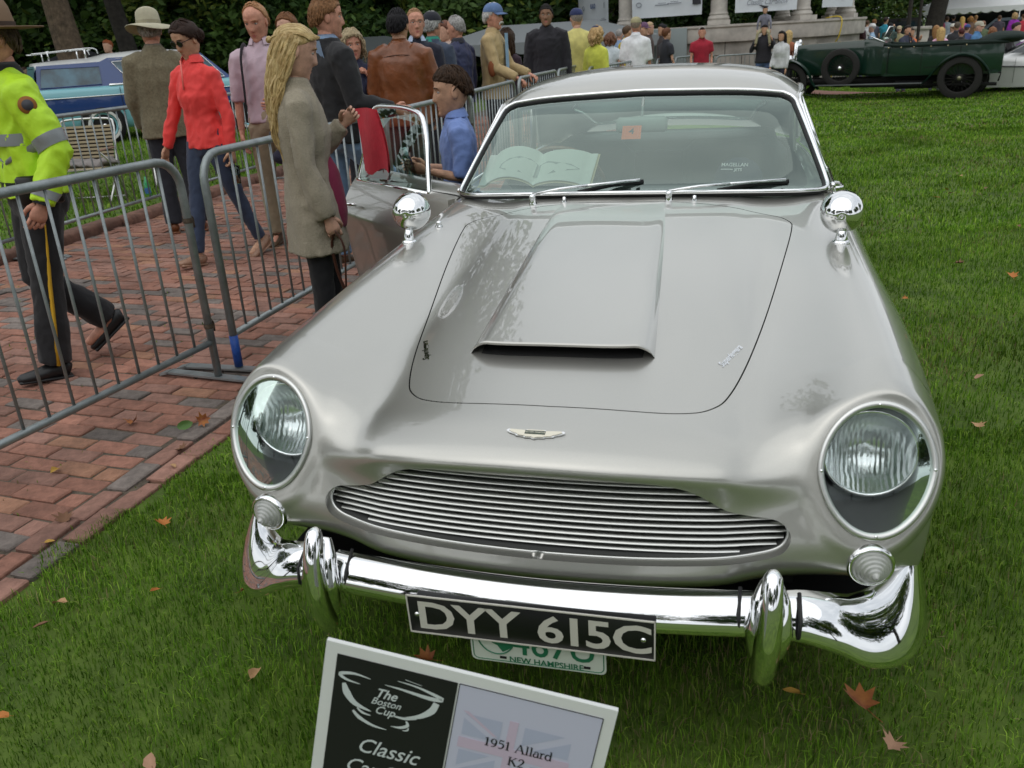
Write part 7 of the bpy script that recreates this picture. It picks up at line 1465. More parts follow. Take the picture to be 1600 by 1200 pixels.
cp=world(P,w+f*.10); t=thing('drink_cup',"clear plastic cup of amber drink hanging from the coral top woman's hand",'cup',(cp[0]+.01,cp[1]-.01,cp[2]-.14)); m=MB(); m.lathe([(0,0),(.030,.001),(.036,.13),(.034,.13),(.029,.006)],16); m.build('cup_body',thin_glass('cup_plastic',(.9,.93,.9)),t); m=MB(); m.lathe([(0,.004),(.027,.004),(.0305,.06),(0,.061)],14); m.build('drink',mat('amber_drink',(.35,.08,.015),rough=.1,coat=.5),t)
# man in wide hat and olive tweed jacket, back view
TW=cloth('olive_tweed',(.165,.140,.088),rough=.9,bscale=140,var=.25,vscale=60); HATM=cloth('pale_canvas_hat',(.44,.41,.30),var=.15)
P=person('man in a pale wide-brimmed hat and olive tweed jacket seen from behind',(-4.59,5.47,.02),face(-.58,.81),1.86,'ruddy',('short',(.30,.27,.24)),dict(mat=TW,hem=.80,loose=1.10,flare=1.12,arm=1.06,wr=.010,wscale=8,fold=.010,name='jacket',collar=TW),dict(mat=NAVYT,loose=1.08,cuff=.068),(.16,.055,.02),dict(uL=(-.16,.12,-1),fL=(.1,.45,-.9),uR=(.16,.12,-1),fR=(-.1,.45,-.9),tL=(.03,.02),tR=(-.02,.02),hp=-.08),hat=('brim',HATM,cloth('hat_ribbon',(.33,.30,.21))),build=1.10)
m=MB(); s=P['s']; m.box(np.array((.02,-.160,.95))*s,(.004,.008,.27)); m.build('jacket_vent',GAP,P['root'])
# man in pink shirt
PK=cloth('pink_shirt',(.52,.40,.46),rough=.75,bscale=60,var=.08); KH=cloth('khaki_trousers',(.34,.28,.19),var=.12)
P=person('balding man in a pale pink shirt and khaki trousers carrying a navy jacket',(-3.27,4.97,.02),face(.30,-1),1.85,'ruddy',('fringe',(.38,.20,.10)),dict(mat=PK,hem=.93,loose=1.04,sleeve='elbow',wr=.014,wscale=10,name='shirt',collar=PK),dict(mat=KH,loose=1.05),(.10,.06,.03),dict(uR=(.16,-.02,-1),fR=(.02,.14,-1),uL=(-.14,.10,-1),fL=(.45,.95,-.15),tL=(.04,.02),tR=(-.05,.05),hp=-.30,hy=-.25,cL=1.0))
m=MB(); s=P['s']; m.tube(bez([np.array(q)*s for q in ((.115,-.12,1.30),(.12,-.06,1.46),(.125,.03,1.475),(.13,.115,1.38),(.135,.128,1.22),(.155,.08,1.08))],5),.022,8,flat=.35,up=(1,0,0)); m.build('backpack_strap',cloth('strap_black',(.018,.016,.022)),P['root'])
a0,e,w,u,f=P['arms'][-1]; jp=world(P,w); m=MB(); r_=random.Random(9)
for k in range(9): m.ball((r_.uniform(-.07,.07),r_.uniform(-.05,.05),-.05-.055*k),(.10-.004*k,.075,.06),10,6,R=Rz(r_.uniform(0,3)))
me=vox(m,.014,3,wr=.028,wseed=5,wscale=11); me.materials.append(cloth('navy_jacket_cloth',(.022,.022,.045))); o=obj('carried_jacket',me,None,(jp[0]+.05,jp[1]-.03,jp[2]+.10)); tag(o,'folded navy jacket hanging over the arm of the pink shirted man','jacket')
# woman behind
person('brown-haired woman looking out between the pink shirt and the blonde hair',(-3.48,5.86,.0),face(.1,-1),1.82,'fair',('tied',(.16,.07,.03)),dict(mat=cloth('plum_top',(.08,.05,.07)),hem=.9,name='top'),dict(mat=NAVYT),(.05,.04,.04),fem=True)
# blonde woman in taupe cardigan
CARD=cloth('taupe_knit',(.29,.255,.19),rough=.95,bump=.5,bscale=160,var=.10,vscale=120); MAR=cloth('maroon_top',(.17,.012,.045),var=.1); LEG=cloth('black_leggings',(.010,.010,.012))
P=person('blonde woman in a long taupe cardigan and black leggings by the car door',(-1.56,2.22,0),face(.86,.46),1.62,'fair',('none',(.43,.29,.115)),dict(mat=CARD,fold=.016,hem=.67,loose=1.08,flare=1.22,arm=.95,cuff=1.28,wr=.012,wscale=9,name='cardigan'),dict(mat=LEG,loose=.92,calf=.055,cuff=.048,name='leggings'),(.10,.035,.02),dict(uR=(.16,-.02,-1),fR=(.02,.30,-1),uL=(-.10,.16,-1),fL=(.30,.62,.62),tR=(-.03,.03),tL=(.08,.03),hp=-.33,hy=.10,cR=1.0,cL=.9,pR=(-1,0,0)),fem=True)
BL=P
def longhair(P,hm):
    hh=hair_shell(lambda t: np.interp(abs((t+math.pi)%(2*math.pi)-math.pi),[0,.7,1.2,1.62,2.1,math.pi],[.088,.074,.040,.020,-.055,-.075]),.005,48,16,3); cs=[]; r_=np.random.default_rng(5)
    Hi=np.linalg.inv(P['HM']); hd_=P['HM'][:3,3]; sc_=np.linalg.norm(P['HM'][:3,0])
    for k in range(300):
        t=math.pi*(.50+1.0*k/299); sx,cy=math.sin(t),math.cos(t); z0=r_.uniform(-.02,.07); L=r_.uniform(.34,.47); p0=np.array([.080*sx,.100*cy,z0]); P_=[p0]; wp=(P['HM']@np.r_[p0,1])[:3]; yb=hd_[1]-.125*sc_
        for i in range(1,6):
            a=i/5; q=np.array([hd_[0]+(wp[0]-hd_[0])*(1.08-.25*a)+.004*math.sin(9*a+k),wp[1]+(yb-wp[1])*min(1,a*1.5)*(.75 if cy>-.3 else .5)-.035*math.sin(a*2.6)+r_.normal(0,.008),wp[2]-L*a*sc_])+r_.normal(0,.0022,3); P_.append((Hi@np.r_[q,1])[:3])
        cs.append((P_,[.005,.0065,.0065,.006,.005,.0015]))
    for k in range(90):   # top layer drawn back to a clip
        q=-1 if k%2 else 1; a=r_.uniform(.1,1.1); p0=np.array([q*.072*math.sin(a+.25),.085*math.cos(a)+.01,.075-.03*a+.02]); p1=np.array([q*.080*math.sin(.6+a*.6),-.01,.075+.02*(1-a)]); p2=np.array([q*.03,-.095,.045]); p3=np.array([q*.006,-.116,.020]); cs.append(([p0,p1,p2,p3],[.002,.0045,.005,.003]))
    st_=strands(cs,0,5); o_=hh.n; hh.V+=st_.V; hh.F+=[tuple(i+o_ for i in f) for f in st_.F]; hh.M+=st_.M; hh.n+=st_.n
    hh.ball((0,-.120,.020),(.018,.014,.016),10,8); hh.xf(P['HM']); hh.build('hair',hm,P['root'])
longhair(P,mat('hair_blonde_streaked',(.36,.235,.09),rough=.38,col2=(.62,.47,.22),vscale=30,bump=.5,wave=26,spec=.45))
m=MB(); m.ball((0,-.124,.020),(.016,.010,.010),10,6); m.xf(P['HM']); m.build('hair_clip',mat('hair_tie_brown',(.22,.09,.03),rough=.5),P['root'])
s=P['s']; m=MB(); m.tube([np.array(q)*s for q in ((0,.05,1.16),(0,.066,1.06),(0,.072,.96),(0,.074,.86),(0,.066,.78))],np.array([[.04,.05],[.08,.084],[.10,.092],[.11,.096],[.11,.09]])*s,16,up=(0,1,0)); me=vox(m,.014,3,wr=.008,wseed=2); me.materials.append(MAR); obj('maroon_top',me,P['root'])
a0,e,w,u,f=P['arms'][1]; hp_=world(P,w+f*.08); t=thing('handbag',"dark blue handbag with brown straps held low by the blonde woman",'bag',tuple(hp_)); m=MB(); m.tube(bez([(0,0,.02),(.03,.01,-.06),(.02,.01,-.2),(.0,.02,-.33)],5),.010,6,flat=.5); m.tube(bez([(0,0,.02),(-.03,.01,-.06),(-.02,.02,-.2),(.02,.03,-.33)],5),.010,6,flat=.5); m.build('strap',mat('strap_brown',(.06,.02,.012),rough=.4),t); m=MB(); m.box((.01,.03,-.46),(.11,.26,.27),bev=.03); me=vox(m,.014,3,wr=.012,wseed=8); me.materials.append(cloth('bag_navy',(.03,.045,.11))); obj('bag_body',me,t)
# man in denim shirt and black jacket leaning on the barrier
DEN=cloth('denim_shirt',(.19,.28,.42),bscale=110,var=.15); 
P=person('sandy-haired man in a black jacket over a denim shirt resting his fist on the barrier',(-2.37,4.30,0),face(.62,.78),1.84,'ruddy',('short',(.20,.10,.045)),dict(mat=BLKC,hem=.86,loose=1.12,arm=1.12,wr=.014,name='jacket',collar=DEN),dict(mat=JEANL,loose=1.05),(.08,.05,.03),dict(uR=(.24,.10,-1),fR=(.30,.95,-.22),uL=(-.15,.1,-1),fL=(.05,.3,-1),tR=(.75,1.15),tL=(-.04,.02),hy=-.35,hp=-.08,cR=1.15),build=1.12)
s=P['s']; m=MB(); m.grid(np.array([[np.array((x,.128+.010*math.cos(x*9)-.03*(z>1.40),z))*s for z in np.linspace(1.0,1.46,9)] for x in np.linspace(-.09,.09,7)])); m.grid(np.array([[np.array((x,-.075-.045*math.sin((z-1.30)*5)-.004,z))*s for z in np.linspace(1.36,1.50,5)] for x in np.linspace(-.12,.12,7)]),flip=True); m.build('denim_shirt',DEN,P['root'])
# smiling woman with grey-blonde bob
P=person('smiling woman with a grey-blonde bob and navy top touching her chin',(-2.96,6.03,0),face(.36,-1),1.66,'ruddy',('bob',(.36,.29,.18)),dict(mat=cloth('navy_knit',(.022,.026,.060)),hem=.9,loose=1.02,name='top'),dict(mat=NAVYT),(.05,.04,.04),dict(uL=(-.22,.28,-.9),fL=(.42,.28,.95),hp=-.12,hy=.25,hr=.06,cL=1.1),fem=True,build=1.06)
# brown leather jacket, back view
BLE=mat('tan_leather',(.185,.058,.018),rough=.36,var=.25,vscale=7,bump=.35,bscale=55,coat=.15,coat_rough=.3)
P=person('dark-haired man in a tan leather jacket seen from behind the open door',(-2.51,6.02,0),face(-.22,1),1.80,'tan',('short',(.012,.011,.013)),dict(mat=BLE,hem=.83,loose=1.16,arm=1.14,wr=.012,wscale=7.0,fold=.012,name='leather_jacket',collar=BLE),dict(mat=cloth('dark_green_trousers',(.016,.024,.018)),loose=1.1),(.03,.03,.03),dict(uR=(.22,.10,-1),fR=(-.05,.45,-.9),uL=(-.22,.10,-1),fL=(.05,.55,-.8),hy=-.25),build=1.14)
s=P['s']; m=MB(); t_=np.linspace(-1,1,15); m.tube([np.array((x*.165,-.128+.045*x*x+.0,1.355-.025*x*x))*s*1.04 for x in t_],.0035,5); m.build('yoke_seam',mat('seam_dark',(.06,.02,.008),rough=.6),P['root'])
P=person('man with spectacles and thinning hair half hidden by the tan leather jacket',(-2.77,7.18,0),face(.35,-.94),1.84,'ruddy',('thin',(.30,.17,.09)),dict(mat=cloth('navy_coat',(.016,.018,.034)),hem=.85,loose=1.08,name='coat',collar=cloth('pale_blue_collar',(.42,.50,.66))),dict(mat=NAVYT),(.03,.03,.03),dict(hy=.15)); glasses(P,mat('thin_frames',(.25,.20,.15),rough=.3,metal=.6),dark=False)
# navy jackets
TEAL=cloth('teal_green',(.02,.26,.19)); 
person('man in a dark cap and navy jacket with a teal collar seen from behind',(-2.88,7.99,0),face(.30,.95),1.83,'ruddy',('short',(.38,.38,.37)),dict(mat=cloth('blue_grey_jacket',(.045,.062,.10)),hem=.82,loose=1.10,name='jacket',collar=TEAL,dark_below=(1.22,cloth('deep_navy_panel',(.012,.014,.035)))),dict(mat=NAVYT),(.03,.03,.03),dict(uR=(.2,.05,-1)),hat=('cap',cloth('dark_navy_cap',(.012,.013,.022))),build=1.06)
person('grey curly-haired man in a navy windcheater looking left',(-2.77,8.55,0),face(-.9,.25),1.80,'ruddy',('thin',(.30,.29,.28)),dict(mat=cloth('navy_windcheater',(.020,.026,.078),rough=.6),hem=.84,loose=1.10,arm=1.1,wr=.016,name='windcheater',collar=cloth('dark_collar',(.02,.02,.03))),dict(mat=NAVYT),(.03,.03,.03),dict(hp=-.1),build=1.06)
# boy
BSH=cloth('boy_blue_shirt',(.17,.26,.56),rough=.75,bscale=70,var=.10)
P=person('boy in a blue shirt standing inside the open car door looking left',(-1.03,2.87,0),face(-.95,-.36),1.37,'tan',('boy',(.035,.018,.009)),dict(mat=BSH,hem=.86,loose=1.06,sleeve='elbow',arm=1.08,wr=.016,wscale=10,name='shirt',collar=BSH),dict(mat=NAVYT),(.05,.05,.05),dict(uL=(-.14,-.06,-1),fL=(.10,1,.28),uR=(.14,.05,-1),fR=(-.1,1,.2),hp=-.10,hy=.05,cL=.8,pL=(1,0,.2)))
a0,e,w,u,f=P['arms'][-1]; bp=world(P,w+f*.085); t=thing('plastic_bottle',"small clear teal bottle held up in the boy's hand",'bottle',(bp[0],bp[1],bp[2]-.03)); t.rotation_euler=(.15,-.2,0); m=MB(); m.lathe([(0,-.06),(.024,-.058),(.025,.05),(.018,.09),(.014,.10)],14); m.build('bottle_body',thin_glass('teal_plastic',(.62,.80,.76)),t); m=MB(); m.lathe([(.016,.095),(.017,.13),(0,.131)],12); m.build('cap',mat('teal_cap',(.30,.50,.47),rough=.4),t)
# moustached man with blue cap
TANJ=cloth('camel_blazer',(.42,.31,.155),rough=.85,bscale=110,var=.10); LBS=cloth('sky_blue_shirt',(.22,.36,.52),var=.1)
P=person('white-moustached man in a camel blazer and blue cap with his hands on the barrier',(-2.45,8.94,0),face(.96,-.06),1.91,'ruddy',('short',(.55,.54,.52)),dict(mat=TANJ,hem=.80,loose=1.10,arm=1.06,flare=1.08,wr=.014,name='blazer',collar=TANJ),dict(mat=NAVYT),(.05,.03,.02),dict(uR=(.16,.34,-.92),fR=(-.02,.92,-.42),uL=(-.16,.36,-.9),fL=(.16,.92,-.35),hp=-.05,hy=-.12,cR=1.0,cL=1.0,pR=(0,0,-1),pL=(0,0,-1)),hat=('cap',cloth('faded_blue_cap',(.095,.16,.31))),build=1.06)
s=P['s']; m=MB(); m.ball((0,.094,-.046),(.032,.016,.012),12,8)
for q in (-1,1): m.tube([(q*.016,.096,-.044),(q*.032,.088,-.056),(q*.037,.082,-.074)],[.010,.009,.004],6)
m.xf(P['HM']); m.build('moustache',mat('hair_white',(.62,.60,.56),rough=.6,bump=.5,wave=40),P['root'])
m=MB(); m.grid(np.array([[np.array((x,.150-.6*x*x,z))*s for z in np.linspace(.96,1.47,8)] for x in np.linspace(-.055,.055,6)])); m.build('shirt_front',LBS,P['root'])
a0,e,w,u,f=P['arms'][1]; m=MB(); m.ball(e+np.array([.035,-.03,.0])*s,np.array([.035,.045,.085])*s,14,10); m.build('elbow_patch',mat('patch_suede',(.22,.065,.02),rough=.8),P['root'])
person('woman with long dark curly hair seen from behind right of the camel blazer',(-2.52,9.83,0),face(.2,1),1.63,'tan',('curly',(.035,.014,.010)),dict(mat=cloth('dark_plum_knit',(.03,.015,.025)),hem=.85,name='top'),dict(mat=NAVYT),(.03,.03,.03),fem=True)
person('broad man in a black hooded jacket facing the camera with his arms down',(-2.33,11.46,0),face(.15,-1),1.95,'brown',('short',(.012,.010,.009)),dict(mat=cloth('black_hoodie',(.014,.013,.018)),hem=.86,loose=1.16,arm=1.15,wr=.014,name='hooded_jacket',collar=cloth('black_hood',(.013,.012,.016))),dict(mat=JEAN),(.03,.03,.03),dict(uR=(.20,.02,-1),uL=(-.20,.02,-1)),build=1.10)
# red scarf caught in the door window
SC_=cloth('red_scarf',(.62,.02,.045),var=.12); hq=np.array([-1.405,2.52]); m=MB(); rows=[]
for i in range(10):
    a=i/9; z=1.245-.40*a; rows.append([(-1.36+.36*(x-.35)*.76+.02*a,2.475-.36*(x-.35)*.64+.010*math.sin(x*9+a*4)+.03,z+.006*math.sin(x*5)) for x in np.linspace(0,.62+.12*math.sin(a*3),7)])
m.grid(np.array(rows)); G=np.array(rows); m.grid(G+[.006,.008,0],flip=True); o=m.build('red_scarf',SC_); tag(o,'bright red scarf hanging inside the top corner of the open door window','scarf')
# ================================================================== crowd
def crowd():
    for (x,y,z,H,rz,sk,hr_,hc,hat,hatc,top,tc,sl,lc,fem,lab) in CROWD:
        kc='%02d%02d%02d'%tuple(int(c*99) for c in tc); kl='%02d%02d%02d'%tuple(int(c*99) for c in lc)
        tm=dict(mat=cloth('cloth_'+kc,tc,bump=0),hem=.86,name=top,loose=1.06,sleeve=sl)
        if top in('jacket','hooded_jacket','polo_shirt'): tm['collar']=tm['mat']
        ps=dict(uL=(-.16,nr.uniform(-.1,.15),-1),fL=(.05,nr.uniform(.1,.6),-1),uR=(.16,nr.uniform(-.1,.15),-1),fR=(-.05,nr.uniform(.1,.6),-1))
        if 'camera' in lab: ps.update(uL=(-.2,.6,-.7),fL=(.35,.5,.8),uR=(.2,.6,-.7),fR=(-.35,.5,.8))
        if 'leaning' in lab: ps.update(uL=(-.1,.6,-.9),fL=(0,.7,-.7),uR=(.1,.6,-.9),fR=(0,.7,-.7))
        if 'shoulders' in lab: ps.update(uL=(-.35,.35,-.8),fL=(.35,.25,.9),uR=(.35,.35,-.8),fR=(-.35,.25,.9))
        ht=(hat,cloth('hat_%02d%02d%02d'%tuple(int(c*99) for c in hatc),hatc,bump=0)) if hat else None
        person(lab,(x,y,z),rz,H,sk,(hr_,hc),tm,dict(mat=cloth('legs_'+kl,lc,bump=0)),(.03,.028,.028),ps,fem=bool(fem),hi=False,hat=ht,build=nr.uniform(.97,1.12),lean=.35 if 'leaning' in lab else 0.0)
crowd()
person("small child in grey sitting on the shoulders of the man in the black jacket",(.95,21.60,.92),3.04,1.05,'tan',('short',(.02,.015,.012)),dict(mat=cloth('child_grey',(.16,.16,.20),bump=0),hem=.86,name='shirt'),dict(mat=cloth('child_khaki',(.30,.27,.16),bump=0)),(.2,.15,.1),dict(tL=(1.25,1.15,.30),tR=(1.25,1.15,.30),uL=(-.2,.5,-.7),uR=(.2,.5,-.7)),hi=False,sit=True)
# ================================================================== other vehicles
BRG=mat('racing_green',(.005,.026,.016),rough=.28,coat=.8,coat_rough=.05,var=.1,vscale=3); BRGD=mat('dark_green_cloth',(.008,.018,.014),rough=.9,bump=.2,bscale=40); TB=mat('old_black_tyre',(.018,.017,.016),rough=.9); DGL=mat('dark_glass',(.02,.03,.035),rough=.05,spec=.8)
def wheel_obj(par,x,y,z,r,w,tyre,rim,name='wheel',spokes=0,white=None,hub=CHROME,flip=1):
    t=thing(name,None,None,(x,y,z)); t.parent=par; Mw=M4(Rx(math.pi/2*flip))
    m=MB(); m.lathe([(r*.70,-w/2),(r*.86,-w/2*1.05),(r*.97,-w*.40),(r,-w*.2),(r,w*.2),(r*.97,w*.40),(r*.86,w/2*1.05),(r*.70,w/2),(r*.70,-w/2)],36); m.xf(Mw); m.build('tyre',tyre,t,ang=45)
    m=MB()
    if spokes:
        m.lathe([(r*.70,w*.45),(r*.66,w*.35),(r*.66,-w*.3)],30); m.lathe([(0,w*.75),(.06,w*.72),(.075,w*.3),(.08,-w*.2)],16)
        for k in range(spokes): a=2*math.pi*k/spokes; m.tube([(.06*math.cos(a+.3),.06*math.sin(a+.3),w*.45),(r*.66*math.cos(a),r*.66*math.sin(a),0)],.006,4,caps=False)
    else: m.lathe([(r*.71,w*.42),(r*.62,w*.36),(r*.55,w*.20),(r*.3,w*.30),(0,w*.34)],30)
    m.xf(Mw); m.build('rim',rim,t,ang=40)
    m=MB(); m.lathe([(0,w*.9),(.035,w*.86),(.05,w*.6),(.055,w*.4)],14); m.xf(Mw); m.build('hub_cap',hub,t)
    if white:
        m=MB(); m.lathe([(r*.72,w*.53),(r*.80,w*.555),(r*.86,w*.545)],36); m.xf(Mw); m.build('white_wall',white,t)
    return t
# green vintage tourer: x forward from the rear axle, y to its left (towards the camera)
hd=np.array([1.97-5.37,22.0-21.07]); az=math.atan2(hd[1],hd[0]); tr=thing('vintage_tourer','dark green vintage open tourer with a side-mounted spare wheel','car',(5.37,21.07,-.215),az)
def sidex(m,prof,y0,y1,**k): m.prism(prof,y1-y0,M=M4(Rx(math.pi/2),(0,y1,0)),**k)
WB=3.53; wr=.43
tr.scale=(1.06,1.06,1.06)
# tub: sections along x
def tub(xs,secs_,name,mt,ang=35):
    m=MB(); G=[]
    for x,(hw,z0,z1,rr) in zip(xs,secs_):
        G.append([(x,hw*.92,z0),(x,hw,z0+.05),(x,hw,z0+(z1-z0)*.5),(x,hw*.99,z1-rr),(x,hw*.96,z1-rr*.3),(x,hw*.88,z1),(x,0,z1+.012),(x,-hw*.88,z1),(x,-hw*.96,z1-rr*.3),(x,-hw*.99,z1-rr),(x,-hw,z0+(z1-z0)*.5),(x,-hw,z0+.05),(x,-hw*.92,z0)])
    m.grid(np.array(G)); m.add(np.array(G[0]),[tuple(range(13))]); m.add(np.array(G[-1]),[tuple(range(13))[::-1]]); return m.build(name,mt,tr,ang=ang)
tub([1.98,2.4,3.0,3.44],[(.47,.52,1.25,.16),(.42,.52,1.24,.15),(.36,.54,1.22,.14),(.32,.56,1.20,.13)],'bonnet',BRG)
tub([1.55,1.75,1.98],[(.60,.50,1.24,.16),(.56,.50,1.27,.17),(.48,.52,1.26,.16)],'scuttle',BRG)
m=MB(); 
for q in (-1,1):
    G=[]
    for x,hw in ((-.75,.50),(-.6,.60),(-.2,.66),(.6,.68),(1.2,.66),(1.56,.61)): G.append([(x,q*hw*.95,.50),(x,q*hw,.60),(x,q*hw,.95),(x,q*(hw-.015),1.09),(x,q*(hw-.05),1.10),(x,q*(hw-.07),.60)])
    m.grid(np.array(G),flip=q<0)
m.box((-.72,0,.80),(.06,1.0,.58)); m.box((.4,0,.52),(2.2,1.25,.05)); m.build('body_tub',BRG,tr,ang=35)
m=MB()
for q in (-1,1): m.tube(bez([(-.8,q*.48,1.10),(-.55,q*.60,1.11),(.2,q*.665,1.11),(1.2,q*.65,1.11),(1.56,q*.60,1.15)],6),.035,8)
m.build('cockpit_roll',BRGD,tr)
for x in (1.45,1.2,.95,.62,.30,-.05):
    m=MB(); m.ball((x,.69,1.075),.016,8,6); m.build('fastener',mat('brass_stud',(.6,.5,.3),rough=.3,metal=.9),tr)
for cc,dd in (((.78,.672,.80),(.012,.012,.52)),((.05,.672,.80),(.012,.012,.52)),((1.45,.655,.80),(.012,.012,.52)),((.42,.675,.66),(.6,.012,.012))): m=MB(); m.box(cc,dd); m.build('door_gap',GAP,tr,smooth=False)
m=MB(); m.box((3.46,0,.88),(.06,.62,.76),bev=.03); m.tube([(3.50,-.31,.52),(3.50,-.31,1.20),(3.50,-.24,1.27),(3.50,.24,1.27),(3.50,.31,1.20),(3.50,.31,.52)],.03,8); m.lathe([(0,.06),(.03,.05),(.04,0)],12,M4(np.eye(3),(3.46,0,1.27))); m.build('radiator',CHROME,tr)
for q in (-1,1):
    l=thing('headlamp',None,None); l.parent=tr; m=MB(); m.lathe([(0,-.13),(.07,-.11),(.12,-.04),(.135,.03)],20,M4(frame((1,0,0)),(3.62,q*.40,.90 if q>0 else 1.06))); m.build('shell',CHROME,l); m=MB(); m.lathe([(.135,.03),(.09,.055),(0,.065)],20,M4(frame((1,0,0)),(3.62,q*.40,.90 if q>0 else 1.06))); m.build('lens',mat('lamp_white',(.75,.75,.73),rough=.2,coat=.8),l)
for q in (-1,1):
    # front wing: arch then sweep down to the running board ; rear wing arch
    P=bez([(3.53+.50,q*.71,.42),(3.53+.42,q*.71,.72),(3.53+.15,q*.71,.905),(3.53-.15,q*.71,.90),(3.53-.42,q*.71,.70),(3.53-.56,q*.71,.42),(3.53-.70,q*.71,.30)],6); m=MB(); T=np.gradient(P,axis=0); 
    m.grid(np.array([[p+np.array([0,w*.11,-.03*w*w]) for w in np.linspace(-1,1,7)] for p in P]),flip=False); m.grid(np.array([[p+np.array([0,w*.11,-.03*w*w-.02]) for w in np.linspace(-1,1,7)] for p in P]),flip=True); m.build('front_wing',BRG,tr)
    P=bez([(.72,q*.72,.34),(.56,q*.72,.52),(.34,q*.72,.80),(.05,q*.72,.925),(-.25,q*.72,.87),(-.48,q*.72,.66),(-.56,q*.72,.50)],6); m=MB(); m.grid(np.array([[p+np.array([0,w*.12,-.03*w*w]) for w in np.linspace(-1,1,7)] for p in P])); m.grid(np.array([[p+np.array([0,w*.12,-.03*w*w-.02]) for w in np.linspace(-1,1,7)] for p in P]),flip=True); m.build('rear_wing',BRG,tr)
    m=MB(); m.box((1.80,q*.73,.345),(2.2,.24,.025),bev=.008); m.build('running_board',mat('board_edge',(.10,.11,.11),rough=.4,metal=.5),tr)
    wheel_obj(tr,0,q*.73,wr,wr,.15,TB,TB,spokes=20,flip=-q,hub=mat('hub_bronze',(.25,.24,.16),rough=.4,metal=.7)); wheel_obj(tr,WB,q*.71,wr,wr,.15,TB,TB,spokes=20,flip=-q,hub=mat('hub_green',(.16,.20,.10),rough=.5))
wheel_obj(tr,2.42,.62,.70,.41,.15,TB,TB,name='spare_wheel',spokes=20,flip=-1)
m=MB(); m.box((1.6,0,.40),(4.2,.70,.12)); m.box((.9,.35,.30),(.75,.3,.16)); m.tube([(2.2,.45,.30),(-.7,.50,.28)],.035,8); m.tube([(-.45,.6,.55),(-.75,.6,.50),(-.72,.6,.34)],.02,6); m.build('chassis',GAP,tr)
m=MB()
for k in range(5): m.ball((-.62-.03*k,0,1.14+.01*k),(.42,.62,.075+.012*k),16,8)
me=vox(m,.03,3,wr=.02,wscale=8); me.materials.append(BRGD); obj('folded_hood',me,tr)
m=MB(); m.tube([(1.62,-.52,1.20),(1.50,-.52,1.50),(1.50,.52,1.50),(1.62,.52,1.20)],.012,6); m.tube([(1.56,.6,1.2),(1.95,.46,1.36)],.012,6); m.build('windscreen_frame',CHROME,tr); m=MB(); m.add([(1.62,-.52,1.20),(1.50,-.52,1.50),(1.50,.52,1.50),(1.62,.52,1.20)],[(0,1,2,3)]); m.build('windscreen',SIDEG,tr,smooth=False)
m=MB(); t_=np.linspace(0,6.283,24,endpoint=False); m.tube(np.c_[1.12+.05*np.sin(t_),-.30+.21*np.cos(t_),1.15+.20*np.sin(t_)],.012,6,closed=True); m.build('steering_wheel',GAP,tr)
for x in (.95,-.2): m=MB(); m.box((x-.35,0,.88),(.16,1.1,.46),R=Ry(-.15),bev=.06); m.box((x,0,.66),(.5,1.1,.14),bev=.05); m.build('seat',BRGD,tr)
